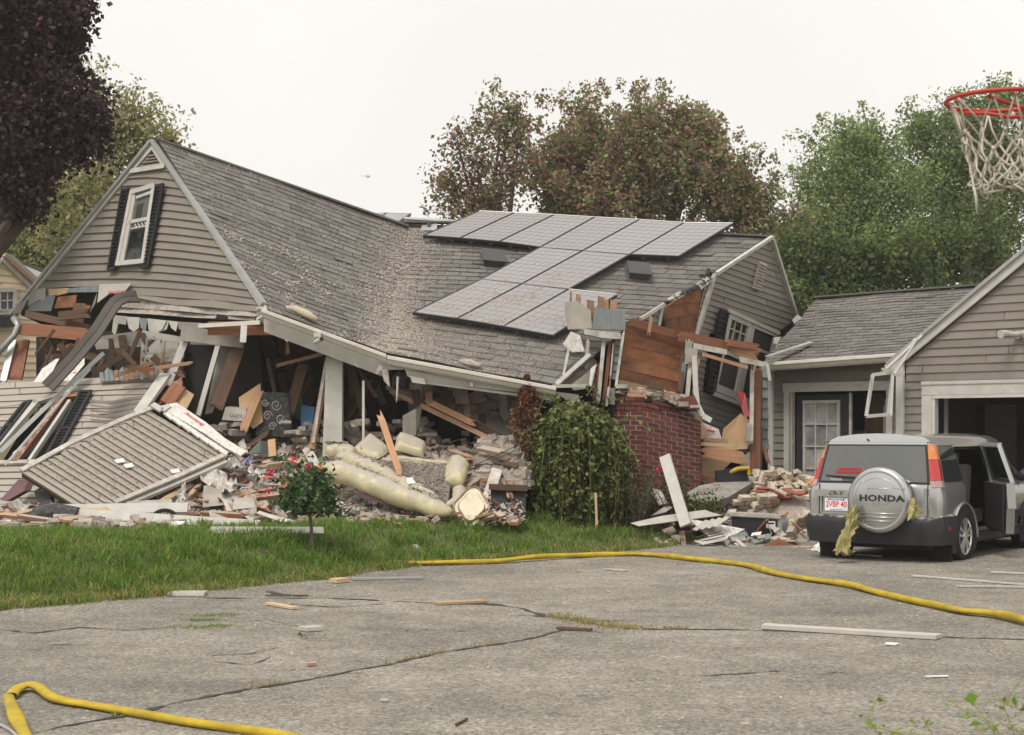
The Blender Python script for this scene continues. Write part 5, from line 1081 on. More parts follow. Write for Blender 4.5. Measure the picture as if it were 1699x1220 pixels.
# small broken bits, uncountable
def chips():
    sets = {'plaster_bits': ([], rubblem), 'wood_splinters': ([], wood), 'brown_splinters': ([], wood_red), 'white_bits': ([], paper), 'grey_bits': ([], siding_light), 'dark_bits': ([], wood_dark)}
    mbs = {k: MB() for k in sets}
    zones = [(255, 860, 745, 868, 900, None), (0, 300, 838, 872, 260, (21.3, 22.5)), (1080, 1330, 850, 905, 80, (22.6, 24.2)), (1150, 1350, 795, 870, 170, 'h'), (300, 860, 720, 760, 160, None)]
    for x0, x1, y0, y1, n, d in zones:
        for _ in range(n):
            x, y = random.uniform(x0, x1), random.uniform(y0, y1)
            if d is None: p = P(x, y, RY(x, y) + .18)
            elif d == 'h': p = P(x, y, 24.9 + (860 - y) * .012)
            else: p = P(x, y, lerp(d[1], d[0], (y - y0) / (y1 - y0)))
            if p.z < gz(p.x, p.y): p = G(x, y, .02)
            k = random.choices(list(sets), (7, 1.5, 1.3, 1, 1.8, 1.6))[0]
            rot = M.Rotation(random.uniform(0, 6.3), 3, 'Z') @ M.Rotation(random.gauss(.2, .5), 3, 'X') @ M.Rotation(random.gauss(0, .4), 3, 'Y')
            if 'splint' in k or k == 'dark_bits': s = (random.uniform(.1, .5), random.uniform(.02, .07), random.uniform(.01, .04))
            elif k == 'plaster_bits': s = (random.uniform(.05, .22), random.uniform(.05, .16), random.uniform(.02, .09))
            else: s = (random.uniform(.06, .26), random.uniform(.05, .18), .012)
            mbs[k].box(p, s, rot)
    lab = {'plaster_bits': 'lumps of grey plaster among the rubble', 'wood_splinters': 'orange wood splinters among the rubble', 'brown_splinters': 'brown wood splinters among the rubble', 'white_bits': 'white scraps among the rubble', 'grey_bits': 'pale vinyl scraps among the rubble', 'dark_bits': 'dark wood scraps among the rubble'}
    for k, (_, m) in sets.items(): mbs[k].build(k, m, kind='stuff', label=lab[k], cat='debris')
    pos, sz = [], []
    for _ in range(9000):
        x, y = random.uniform(250, 870), 744 + 124 * random.random(); p = P(x, y, RY(x, y) + .2); pos.append((p.x, p.y, p.z + random.uniform(-.05, .05))); sz.append(random.uniform(.008, .035))
    for _ in range(1500):
        x, y = random.uniform(-20, 300), random.uniform(842, 872); p = P(x, y, lerp(22.4, 21.3, (y - 842) / 30)); pos.append(tuple(p)); sz.append(random.uniform(.008, .03))
    scatter_mesh('rubble_crumbs', fluff, pos, np.array(sz), kind='stuff', label='grey crumbs of insulation and plaster over the rubble', cat='debris')
chips()
def lumber(x1, y1, x2, y2, w, t, m, label, dy=0, name='timber', group=None, cat='timber', up=None, re=.11, d1=0, d2=0):
    a, b = P(x1, y1, RY(x1, y1) - d1), P(x2, y2, RY(x2, y2) - d2)
    return board(a, b, w, t, m, name, None, up=up or V((random.uniform(-.3, .3), random.uniform(-.9, 0), 1)), rough_end=re, label=label, cat=cat, group=group)
T = [(386, 832, 500, 818, .09, .09, wood_red, 'red-brown stud end pointing at the rose bush'), (420, 838, 455, 848, .12, .1, wood_red, 'short red-brown beam end below the rose bush'), (380, 793, 415, 783, .1, .09, wood_dusty, 'dusty beam left of the rose bush'), (425, 778, 490, 768, .1, .09, wood_dusty, 'dusty beam behind the rose bush'),
     (432, 770, 459, 765, .08, .05, wood, 'short orange block above the rose bush'), (312, 826, 338, 798, .07, .05, wood, 'orange stub leaning under the fallen panel edge'), (262, 836, 330, 800, .08, .05, wood_pale, 'pale lath tucked below the fallen panel edge'), (440, 752, 520, 775, .07, .04, wood_pale, 'pale plank behind the rose bush'),
     (505, 738, 528, 780, .14, .02, white, 'white board standing in the rubble before the column'), (462, 792, 520, 800, .09, .07, wood_red, 'brown stud just left of the yellow sofa'), (370, 824, 400, 852, .1, .03, wood_dusty, 'dusty board left of the white drum lid'), (330, 852, 420, 858, .1, .08, wood_red, 'red-brown plank along the lawn edge'),
     (240, 850, 335, 856, .12, .1, wood_red, 'red-brown timber behind the half-buried wheel'), (270, 858, 330, 864, .08, .06, wood_pale, 'pale timber beside the half-buried wheel'), (200, 852, 262, 848, .1, .06, wood, 'orange timber under the white trims'),
     (735, 745, 790, 762, .08, .05, wood, 'orange timber on the rubble behind the sofa arm'), (720, 748, 728, 785, .08, .04, wood, 'orange stub standing behind the sofa'), (715, 766, 782, 768, .1, .06, wood_red, 'brown plank level with the top of the sofa'), (776, 756, 820, 768, .08, .05, wood, 'orange timber right of the sofa arm'),
     (772, 777, 830, 774, .06, .04, wood_dusty, 'dusty lath right of the sofa arm'), (768, 812, 828, 775, .06, .05, wood_dusty, 'dusty stick leaning by the white post'), (838, 800, 848, 830, .09, .05, wood_red, 'red-brown stub above the black planter'), (700, 858, 808, 846, .05, .03, wood, 'orange lath in front of the cream chair'), (718, 815, 745, 850, .05, .02, wood, 'orange splinter poking from the sofa end'),
     (818, 848, 842, 862, .1, .03, wood, 'splintered board at the foot of the black planter'), (842, 866, 866, 868, .07, .05, wood, 'orange timber end under the black planter'), (760, 800, 778, 818, .06, .05, wood_red, 'brown stub beside the sofa arm'), (480, 748, 470, 765, .06, .05, wood_red, 'small brown shard behind the rose bush'), (490, 745, 536, 722, .12, .04, wood_dusty, 'dusty plank leaning against the column foot'), (500, 760, 532, 735, .06, .05, wood_pale, 'pale lath leaning against the column foot'),
     (395, 742, 445, 735, .05, .03, white_dusty, 'thin pale trim in front of the scroll mattress'), (400, 750, 448, 753, .04, .03, white, 'thin white trim in front of the cardboard box')]
for a in T: lumber(*a, d1=.15, d2=.15)
for i, (x1, y1, x2, y2, w, m, l) in enumerate(((0, 852, 90, 862, .12, wood, 'orange timber at the left edge of the rubble'), (0, 838, 30, 868, .2, wood_or, 'orange-brown box corner at the left edge'), (95, 868, 245, 853, .09, wood_red, 'long red-brown plank along the back of the lawn'), (105, 878, 148, 872, .18, wood, 'square orange timber end in the grass'), (120, 852, 185, 848, .1, wood_pale, 'pale plank behind the black roll'), (10, 860, 60, 848, .06, wood_pale, 'pale lath at the left edge of the rubble'), (60, 846, 100, 838, .05, wood_red, 'thin brown lath left of the white trims'), (30, 870, 95, 880, .05, wood_dusty, 'dusty lath in the grass left of the square timber'))):
    a_, b_ = P(x1, y1, 21.5), P(x2, y2, 21.4)
    if min(a_.z, b_.z) < .4: a_, b_ = G(x1, y1, .1), G(x2, y2, .1)
    board(a_, b_, w, .07, m, 'timber', None, up=V((0, -.7, 1)), rough_end=.05, label=l, cat='timber')
for x1, y1, Y1, x2, y2, Y2, w, m, l in ((88, 846, 21.6, 312, 843, 21.5, .14, white, 'long white trim board across the rubble foot'), (130, 853, 21.3, 432, 872, 21.0, .13, white, 'widest white fascia board lying along the lawn edge'), (210, 838, 21.7, 285, 834, 21.9, .08, white_dusty, 'short white trim under the fallen panel'), (350, 893, 20.4, 536, 893, 20.3, .085, white, 'white gutter length lying in the grass by the rose stem'), (1108, 760, 22.9, 1108.5, 760.5, 22.9, .1, white, None)):
    a_, b_ = P(x1, y1, Y1), P(x2, y2, Y2)
    if y1 > 880: a_, b_ = G(x1, y1, .085), G(x2, y2, .085)
    if l: board(a_, b_, w, .05, m, 'trim_board', None, up=V((0, -1, .5)), label=l, cat='trim board')
wp = board(P(1103, 757, 23.2), P(1138, 872, 22.6), .16, .05, white, 'white_plank', None, up=V((-.35, -1, .1)), label='white plank standing upright in the wreckage before the chimney', cat='plank')
board(P(824, 782, 22.9), P(802, 850, 22.4), .15, .12, white_dusty, 'white_post', None, up=V((0, -1, .2)), label='white turned-over post leaning behind the cream chair', cat='post')
board(P(627, 678, 22.7), P(668, 800, 22.3), .09, .04, wood, 'splintered_stick', None, up=V((.2, -1, .1)), rough_end=.12, label='tall splintered orange stick standing up out of the sofa', cat='stick')
board(P(988, 818, 22.2), P(990, 872, 22.1), .03, .03, wood_pale, 'stake', None, label='thin pale stake in front of the round bush', cat='stake')
# crumpled sheets
def crumple(pts, m, name, label, cat, amp=.06, n=9, parent=None, lift=0):
    c = [P(*p) for p in pts]; nn = (c[1] - c[0]).cross(c[3] - c[0]).normalized(); g = {}
    for i in range(n + 1):
        for j in range(n + 1):
            u, v = i / n, j / n; p = c[0].lerp(c[1], u).lerp(c[3].lerp(c[2], u), v); e = 1 + .25 * (i in (0, n) or j in (0, n))
            g[i, j] = p + nn * (random.gauss(0, amp * .5) + amp * math.sin(u * 7 + v * 4) + lift * math.sin(math.pi * u) ) + V((random.gauss(0, amp * .3 * e), 0, random.gauss(0, amp * .3 * e)))
    vs = [g[i, j] for i in range(n + 1) for j in range(n + 1)]
    return MB().add(vs, [(i * (n + 1) + j, (i + 1) * (n + 1) + j, (i + 1) * (n + 1) + j + 1, i * (n + 1) + j + 1) for i in range(n) for j in range(n)]).build(name, m, parent, label=label, cat=cat)
crumple([(326, 786, 22.7), (372, 780, 22.9), (392, 806, 22.5), (372, 822, 22.3)], foil, 'foil_sheet', 'crumpled white foil insulation beside the fallen panel', 'foil', .05)
crumple([(382, 766, 23.1), (400, 766, 23.1), (410, 778, 22.9), (386, 776, 22.9)], foil, 'foil_sheet', 'small crumpled foil right of the fallen panel corner', 'foil', .05, 6)
crumple([(405, 765, 23.1), (416, 770, 23.1), (428, 792, 22.7), (420, 790, 22.7)], foil, 'foil_sheet', 'twisted foil strip left of the rose bush', 'foil', .04, 6); crumple([(418, 776, 22.9), (434, 786, 22.8), (440, 792, 22.7), (424, 790, 22.7)], foil, 'foil_sheet', 'curled foil scrap right beside the twisted strip', 'foil', .04, 6)
crumple([(296, 812, 22.3), (310, 815, 22.3), (320, 842, 21.8), (300, 838, 21.8)], foil, 'foil_sheet', 'shredded foil under the fallen panel edge', 'foil', .07, 7)
crumple([(14, 835, 21.7), (40, 832, 21.8), (50, 846, 21.5), (12, 846, 21.4)], foil, 'foil_sheet', 'crumpled foil at the left end of the rubble', 'foil', .05, 6)
crumple([(325, 874, 19.9), (340, 878, 19.8), (356, 896, 19.4), (328, 890, 19.5)], foil, 'foil_sheet', 'white foil scrap half sunk in the lawn', 'foil', .03, 6)
poly([(338, 806, 22.4), (366, 812, 22.4), (372, 838, 22.1), (336, 842, 22)], plaster, 'grey_tub', 'grey plastic tub under the foil sheet', 'tub', (.04, .3, 0))
poly([(368, 826, 22.1), (386, 832, 22.1), (388, 848, 21.9), (376, 848, 21.9)], siding_light, 'pale_sheet', 'pale grey sheet below the foil sheet', 'panel')
poly([(388, 828, 22.0), (420, 826, 22.1), (424, 842, 21.9), (386, 846, 21.8)], white_dusty, 'white_drum_panel', 'curved white metal panel left of the rose bush', 'panel', (.02, .12, 0)); crumple([(384, 852, 21.7), (412, 838, 21.9), (426, 846, 21.8), (420, 864, 21.5)], siding_light, 'bent_sheet', 'bent pale sheet below the curved white panel', 'sheet', .03, 6, lift=.08)
poly([(346, 848, 21.7), (352, 846, 21.8), (374, 862, 21.5), (350, 864, 21.4)], white_dusty, 'curled_sheet', 'curled white sheet at the lawn edge', 'sheet', (.02, .1, 0))
crumple([(400, 764, 23.0), (418, 758, 23.2), (421, 768, 23), (404, 770, 22.9)], purple_cloth, 'purple_cloth', 'purple cloth near the corner of the fallen panel', 'cloth', .03, 5)
for i in range(6): x = 428 + i * 6; board(P(x, 850 + i * 2, 21.7), P(x + 34, 862 + i, 21.4), .06, .012, siding_light, 'vinyl_strip', None, up=V((0, -.8, 1)), label='one of the fanned pale vinyl strips under the rose bush', cat='vinyl strip', group='fanned vinyl strips')
poly([(395, 735, 23.9), (404, 726, 24), (412, 752, 23.7), (402, 752, 23.7)], siding_light, 'torn_box_flap', 'torn pale flap before the scroll mattress', 'flap'); poly([(406, 748, 23.8), (444, 722, 24), (448, 712, 24), (442, 714, 24), (408, 738, 23.9)], wood_dark, 'broken_drawer', 'dark splintered drawer side before the scroll mattress', 'drawer', (0, .2, 0)); poly([(412, 752, 23.6), (432, 730, 23.8), (436, 752, 23.6)], mat('green_board', (.07, .09, .07), .7), 'green_board', 'dark green board before the scroll mattress', 'board', (0, .1, 0))
poly([(444, 730, 23.6), (456, 728, 23.6), (458, 756, 23.4), (446, 758, 23.4)], card, 'cardboard_box', 'upright cardboard box end before the scroll mattress', 'carton', (0, .1, 0)); poly([(432, 732, 23.65), (444, 732, 23.65), (446, 758, 23.5), (432, 758, 23.5)], charcoal, 'black_case', 'black case beside the cardboard box end', 'case', (0, .1, 0))
rl = [P(48, 870, 21.2), P(62, 856, 21.3), P(95, 852, 21.35), P(130, 856, 21.3)]
MB().tube(rl, [.05, .13, .14, .11], 12).build('felt_roll', felt, None, label='dark fuzzy roll of felt at the back of the lawn', cat='roll')
def wheel_half():
    t = thing('buried_wheel', 'grey wheel half buried behind the white fascia board', 'wheel', P(272, 858, 21.25)); c = P(272, 862, 21.25); u, w = V((1, .2, 0)).normalized(), V((0, .45, .9)).normalized(); mb = MB()
    mb.tube([c + u * (.16 * math.cos(a)) + w * (.13 * math.sin(a)) for a in np.linspace(0, 6.283, 25)], .025, 6, cap=False).build('tyre', rubber, t)
    s = MB()
    for k in range(9): a = k * math.pi / 9; s.tube([c - (u * math.cos(a) * .15 + w * math.sin(a) * .12), c + (u * math.cos(a) * .15 + w * math.sin(a) * .12)], .004, 4)
    s.build('spokes', metal_grey, t)
wheel_half()
# ---- yellow sofa
from mathutils import noise as nz
sofa = thing('yellow_sofa', 'pale yellow leather sofa half buried on its back in the rubble', 'sofa', P(650, 850, 22.3))
def roll(pts, rs, name, parent=sofa, m=yellow_leather, n=20):
    ps = [P(*p) for p in pts]; k = 44 if len(pts) > 3 else 18; q = [pl_at(ps, i / k) for i in range(k + 1)]; r = []
    for i in range(k + 1):
        f = i / k * (len(rs) - 1); j = min(len(rs) - 2, int(f)); e = min(1, (min(i, k - i) + .35) / (.1 * k)) ** .5
        r.append(lerp(rs[j], rs[j + 1], f - j) * e * (1 - .07 * max(0, 1 - abs((i % 17) - 8.5) / 1.6) * (len(pts) > 3) + random.uniform(-.015, .015)))
    mb = MB().tube(q, r, n)
    mb.v = [tuple(V(p) + nz.noise_vector(V(p) * 5) * .022 + nz.noise_vector(V(p) * 15) * .011) for p in mb.v]
    return mb.build(name, m, parent, smooth=True)
roll([(536, 776, 22.5), (590, 792, 22.3), (660, 822, 21.95), (748, 852, 21.7)], [.16, .165, .15, .12], 'front_roll'); roll([(556, 758, 22.9), (610, 775, 22.7), (670, 806, 22.35), (728, 834, 22.1)], [.12, .13, .12, .1], 'back_roll')
roll([(543, 752, 22.9), (565, 748, 23.0), (588, 760, 22.9)], [.1, .16, .12], 'arm'); roll([(762, 765, 22.9), (757, 785, 22.7), (752, 808, 22.5)], [.15, .16, .13], 'arm'); roll([(762, 812, 22.5), (760, 828, 22.2), (742, 842, 22.0)], [.1, .09, .05], 'arm')
roll([(640, 758, 23.1), (690, 764, 23.0), (745, 768, 22.9)], [.035, .04, .035], 'piping')
MB().prism([P(585, 755, 23.1), P(752, 768, 22.95), P(742, 838, 22.1), P(640, 800, 22.5)], V((0, .25, -.2))).build('seat', fluff, sofa)
poly([(588, 812, 22.15), (700, 848, 21.8), (706, 856, 21.75), (600, 826, 22.1)], maroon, 'base_board', parent=sofa, off=(0, .1, 0))
def sofa_fluff():
    pos, sz = [], []
    for _ in range(9000):
        u, v = random.random(), random.random(); p = P(590, 760, 23.05).lerp(P(750, 772, 22.9), u).lerp(P(650, 802, 22.4).lerp(P(742, 836, 22.05), u), v); pos.append((p.x, p.y - .02, p.z + random.uniform(-.01, .03))); sz.append(random.uniform(.006, .016))
    for pts, r in ((((545, 772, 22.5), (660, 818, 21.95), (735, 846, 21.7)), .17), (((562, 756, 22.9), (670, 802, 22.35), (725, 830, 22.1)), .15), (((548, 748, 22.9), (585, 752, 22.9)), .15)):
        ps = [P(*p) for p in pts]
        for _ in range(900):
            a = random.gauss(.5, .3); p = pl_at(ps, random.random()) + V((random.gauss(0, .05), r * math.sin(a) * .9, r * math.cos(a) * .95))
            if math.sin(p.x * 9) + math.sin(p.x * 23) < random.uniform(-1.2, 1.2): continue
            pos.append(tuple(p)); sz.append(random.uniform(.008, .028))
    scatter_mesh('sofa_fluff', fluff, pos, np.array(sz), flat=.4, kind='stuff', label='grey insulation fluff heaped on the yellow sofa', cat='insulation')
sofa_fluff()
def cushion(c4, th, label, m=yellow_leather):
    c = [P(*p) for p in c4]; n = (c[1] - c[0]).cross(c[3] - c[0]).normalized()
    if n.y > 0: n = -n
    k = 12; mb = MB()
    for s in (1, -1):
        vs = []
        for i in range(k + 1):
            for j in range(k + 1):
                a, b = 2 * i / k - 1, 2 * j / k - 1; h = max(0, (1 - a ** 8) * (1 - b ** 8)) ** .4; u, v = (a * (1 - .03 * b * b) + 1) / 2, (b * (1 - .03 * a * a) + 1) / 2
                vs.append(c[0].lerp(c[1], u).lerp(c[3].lerp(c[2], u), v) + n * (s * th / 2 * (h * .85 + .15)) + nz.noise_vector(V((i * .5, j * .5, c[0].x))) * .014)
        mb.add(vs, [(i * (k + 1) + j, (i + 1) * (k + 1) + j, (i + 1) * (k + 1) + j + 1, i * (k + 1) + j + 1) for i in range(k) for j in range(k)])
    return mb.build('sofa_cushion', m, None, smooth=True, label=label, cat='cushion', group='cushions behind the sofa')
cushion([(582, 752, 23.1), (616, 722, 23.5), (648, 750, 23.3), (628, 764, 22.9)], .2, 'yellow cushion tipped on edge left of the tall stick'); cushion([(652, 748, 23.2), (660, 722, 23.5), (708, 742, 23.5), (702, 762, 23.2)], .26, 'boxy yellow cushion right of the tall stick')
poly([(674, 794, 22.3), (684, 792, 22.3), (690, 802, 22.2), (676, 804, 22.2)], paper, 'paper_card', 'white card standing on the sofa fluff', 'card')
ch = thing('cream_chair', 'cream upholstered chair back lying against the sofa end', 'chair', P(783, 862, 21.8))
cc, uu, ww = P(782, 842, 21.85), V((.23, .03, -.02)), V((.03, .16, .23)); ol = []
for k in range(28):
    a = 2 * math.pi * k / 28; r = 1 + .1 * math.cos(4 * a) - .06 * math.cos(2 * a); ol.append(cc + uu * (r * math.cos(a)) + ww * (r * math.sin(a)))
fr_ = uu.cross(ww).normalized(); fr_ = fr_ if fr_.y < 0 else -fr_
MB().prism(ol, -fr_ * .12).build('shell', cream_shell, ch)
for s, nm in ((1.0, 'piping'), (.72, 'piping')): MB().tube([cc + (p - cc) * s + fr_ * .012 for p in ol + ol[:1]], .011, 6, cap=False).build(nm, wood_dusty, ch)
MB().prism([cc + (p - cc) * .7 + fr_ * .01 for p in ol], fr_ * .03).build('pad', cream_shell, ch)
pb = thing('black_planter', 'black box planter with a rusty rim beside the round bush', 'planter', P(840, 862, 22.2)); 
MB().prism([P(814, 812, 22.4), P(872, 812, 22.5), P(872, 866, 22.3), P(816, 864, 22.2)], V((0, .5, 0))).build('body', charcoal, pb); bd((812, 808, 22.35), (874, 810, 22.45), .08, .1, wood_dark, 'rim', pb); pb_ = bd((800, 800, 22.9), (872, 804, 22.9), .1, .15, wood_dusty, 'timber', None, label='dusty timber lying across the black planter', cat='timber')
hp = MB()
for _ in range(150):
    x, y = random.uniform(800, 875), random.uniform(728, 808); hp.box(P(x, y, 23.6 - (y - 730) * .009), [random.uniform(.06, .3) for _ in range(2)] + [random.uniform(.03, .14)], M.Rotation(random.uniform(0, 6), 3, 'Z') @ M.Rotation(random.gauss(0, .35), 3, 'X'))
hp.build('debris_heap', rubblem, None, label='grey heap of rubble above the black planter', cat='rubble', kind='stuff')
for x, y, w, m, l in ((815, 748, 50, wood_dusty, 'dusty plank across the heap above the planter, uppermost'), (835, 770, 56, wood_dark, 'dark plank across the heap above the planter'), (820, 790, 44, wood_red, 'red-brown plank just above the planter rim')): bd((x - w / 2, y - 6, 23.2), (x + w / 2, y + 5, 23.0), .12, .05, m, 'plank', None, up=V((0, -.5, 1)), rough_end=.05, label=l, cat='plank')
wr = MB()
for a, b in (((560, 838, 21.9), (860, 738, 23.0)), ((562, 842, 21.85), (900, 726, 23.2)), ((690, 845, 21.7), (640, 862, 21.6)), ((760, 858, 21.6), (785, 876, 21.3))):
    p, q = P(*a), P(*b); wr.tube([p.lerp(q, i / 10) - V((0, 0, .12 * math.sin(math.pi * i / 10))) for i in range(11)], .007, 4)
wr.build('fallen_wires', charcoal, None, label='black wires strung low across the sofa and rubble', cat='wire')
w2 = MB()
for k in range(10): 
    p = G(752 + random.uniform(-3, 3), 862, .1); w2.tube([p, p + V((random.uniform(-.05, .2), -.1, random.uniform(-.02, .1))), p + V((random.uniform(.05, .3), -.25, -.05))], .004, 4)
w2.build('wire_tangle', metal_grey, None, label='tangle of pale wire at the sofa end on the lawn', cat='wire')
# odd rubble pieces scattered evenly through the bank: everyone its own object
def scatter_pieces():
    spec = [('plank', wood, 'orange', 'broken planks in the rubble', 30, (.25, .8), (.05, .1), .03), ('plank', wood_dusty, 'dusty brown', 'broken planks in the rubble', 24, (.25, .8), (.05, .1), .03), ('plank', wood_red, 'red-brown', 'broken planks in the rubble', 16, (.2, .6), (.06, .12), .05),
            ('board_scrap', white_dusty, 'white', 'white board scraps', 22, (.15, .4), (.1, .22), .015), ('board_scrap', siding_light, 'pale grey', 'pale vinyl scraps', 16, (.2, .5), (.1, .13), .01), ('plaster_slab', plaster, 'pale plaster', 'plaster slabs in the rubble', 20, (.15, .35), (.12, .25), .03)]
    for nm, m, adj, grp, n, L, Wd, t in spec:
        for _ in range(n):
            x, y = random.uniform(290, 830), random.uniform(745, 862)
            if 535 < x < 770 and y > 735 + max(0, (x - 560) * .1): 
                if random.random() < .8: continue
            p = P(x, y, RY(x, y) + random.uniform(-.05, .15)); a = random.uniform(0, 6.28); l = random.uniform(*L) / 2; d = V((math.cos(a) * l, math.sin(a) * l, random.uniform(-.35, .35) * l))
            where = 'left of the rose bush' if x < 445 else 'behind the rose bush' if x < 560 else 'around the yellow sofa' if x < 770 else 'right of the sofa'
            kind = {'plank': 'broken plank', 'board_scrap': 'flat board scrap', 'plaster_slab': 'broken slab'}[nm]
            board(p - d, p + d, random.uniform(*Wd), t, m, nm, None, up=V((random.gauss(0, .5), random.gauss(-.3, .4), 1)), rough_end=.05, label=f'{adj} {kind} lying in the rubble {where}', cat=kind.split()[-1], group=f'{adj} {kind}s {where}')
scatter_pieces()
# ---- right-hand pile: slab, cream bricks, air conditioner, siding scraps
poly([(1132, 822, 24.0), (1160, 806, 24.3), (1235, 790, 24.8), (1264, 790, 24.9), (1246, 802, 24.6), (1210, 824, 24.1), (1185, 833, 23.9), (1150, 830, 23.9)], concrete, 'concrete_slab', 'grey broken concrete slab tilted beside the brick pile', 'slab', (.03, .15, -.1))
def brickpile():
    base = MB(); cx, cy = P(1292, 800, 25.2).x, 25.1; vs = []
    n = 16
    for i in range(n + 1):
        for j in range(n + 1):
            u, v = 2 * i / n - 1, 2 * j / n - 1; vs.append(V((cx + u * 1.0 - .05, cy + v * 1.1, -.02 + .8 * max(0, 1 - (u * u + v * v)) ** .7 + random.uniform(-.04, .04))))
    base.add(vs, [(i * (n + 1) + j, (i + 1) * (n + 1) + j, (i + 1) * (n + 1) + j + 1, i * (n + 1) + j + 1) for i in range(n) for j in range(n)]); base.build('masonry_rubble', rubblem, None, kind='stuff', label='mortar rubble under the cream brick pile', cat='rubble')
    def bmesh():
        mb = MB(); h = V((.1, .047, .034)); vs = []
        for i in range(8): vs.append((h.x * (1 if i & 1 else -1) * random.uniform(.86, 1), h.y * (1 if i & 2 else -1) * random.uniform(.85, 1), h.z * (1 if i & 4 else -1) * random.uniform(.85, 1)))
        me = bpy.data.meshes.new('cream_brick'); me.from_pydata(vs, [], [(0, 2, 3, 1), (4, 5, 7, 6), (0, 1, 5, 4), (2, 6, 7, 3), (0, 4, 6, 2), (1, 3, 7, 5)]); me.materials.append(brick_cream); return me
    ms = [bmesh() for _ in range(9)]
    def put(p, rot, me=None, lab=None):
        o = bpy.data.objects.new('cream_brick', me or random.choice(ms)); COL.objects.link(o); o.matrix_basis = M.Translation(p) @ rot.to_4x4()
        tag(o, lab, 'brick', 'cream bricks heaped beside the car')
    for _ in range(118):
        x, y = random.gauss(1293, 30), random.uniform(783, 862)
        if x < 1205 or x > 1362: continue
        w = 34 + (y - 783) * .75; x = 1294 + max(-1, min(1, (x - 1293) / 45)) * w
        Y = 24.95 - (y - 783) * .008 + random.uniform(-.1, .1); p = P(x, y, Y)
        lab = 'cream brick near the top of the pile beside the car' if y < 808 else 'cream brick in the middle of the pile beside the car' if y < 838 else 'cream brick at the foot of the pile beside the car'
        put(p, M.Rotation(random.uniform(0, 6.28), 3, 'Z') @ M.Rotation(random.gauss(0, .9), 3, 'X') @ M.Rotation(random.gauss(0, .7), 3, 'Y'), None, lab)
    for x, y, Y, k, a, tl, lab in ((1232, 838, 24.3, 4, .5, .5, 'in the mortared block left of the pile'), (1262, 842, 24.2, 5, .7, .6, 'in the largest mortared block at the front of the pile'), (1330, 860, 24.0, 4, .8, .9, 'in the mortared block above the air conditioner'), (1310, 822, 24.6, 3, -.3, .3, 'in the mortared block in the middle of the pile'), (1285, 790, 25.0, 3, .4, .2, 'in the mortared block at the top of the pile'), (1335, 800, 24.9, 3, -.5, .4, 'in the mortared block by the car lamp')):
        rot = M.Rotation(a, 3, 'Z') @ M.Rotation(tl, 3, 'X')
        for i in range(k):
            for j in range(2): put(P(x, y, Y) + rot @ V(((j - .5) * .21 + .1 * (i % 2), 0, i * .075 - .1)), rot, None, 'cream brick ' + lab)
    for x, y, m in ((1270, 812, brickm), (1290, 818, brickm), (1310, 815, brickm), (1300, 826, brickm), (1260, 815, brickm), (1285, 832, brickm), (1322, 818, brickm)):
        MB().box(P(x, y, 24.35), (.24, .16, .025), M.Rotation(random.uniform(0, 3), 3, 'Z') @ M.Rotation(random.gauss(.3, .3), 3, 'X')).build('red_tile', mat('red_tile_%d' % x, (.25, .085, .055), .8), None, label='broken red tile showing among the cream bricks', cat='tile', group='red tiles in the brick pile')
brickpile()
ac = thing('air_conditioner', 'window air conditioner with a black front lying before the brick pile', 'air conditioner', P(1255, 896, 23.5))
a0, a1 = P(1212, 893, 23.5), P(1292, 898, 23.4); hz = V((0, 0, .34)); dp_ = V((.18, .42, 0))
MB().prism([a0, a1, a1 + hz, a0 + hz], dp_).build('casing', metal_grey, ac); MB().prism([a0.lerp(a1, .02) + V((0, -.012, .03)), a0.lerp(a1, .97) + V((0, -.012, .03)), a0.lerp(a1, .97) + V((0, -.012, .31)), a0.lerp(a1, .02) + V((0, -.012, .31))], V((0, .012, 0))).build('front_grille', ac_black, ac)
board(a0 + hz + V((-.02, -.02, .01)), a1 + hz + V((.02, -.02, .01)), .05, .05, white_dusty, 'top_rail', ac); MB().prism([a0 + hz + V((0, .0, .002)), a1 + hz + V((0, 0, .002)), a1 + hz + dp_ + V((0, 0, .002)), a0 + hz + dp_ + V((0, 0, .002))], V((0, 0, .02))).build('top_cover', white_dusty, ac)
board(a1 + V((.02, 0, .0)), a1 + hz + V((.02, 0, 0)), .05, .05, metal_grey, 'side_rail', ac)
q = a0.lerp(a1, .83) + V((0, -.02, .23)); MB().box(q, (.13, .012, .1)).build('control_panel', paper, ac); MB().box(q + V((0, -.008, .02)), (.1, .004, .02)).box(q + V((-.03, -.008, -.02)), (.02, .004, .02)).box(q + V((.02, -.008, -.02)), (.02, .004, .02)).build('control_marks', dark_print, ac)
for k in range(9): t = .1 + .8 * k / 8; board(a1 + dp_ * t + V((.03, -.0, .03)), a1 + dp_ * t + hz + V((.03, 0, -.03)), .02, .012, metal_grey, 'side_fin', ac)
MB().tube([a0.lerp(a1, .8) + V((0, -.03, .2)), a0.lerp(a1, .84) + V((0, -.06, .1)), a0.lerp(a1, .72) + V((0, -.05, .02))], .012, 6).build('power_cord', cream_shell, ac)
poly([(1200, 862, 23.8), (1210, 846, 24.0), (1222, 845, 24), (1214, 892, 23.7), (1200, 888, 23.6)], white_dusty, 'metal_cover', 'pale metal cover leaning left of the air conditioner', 'cover', (0, .1, 0))
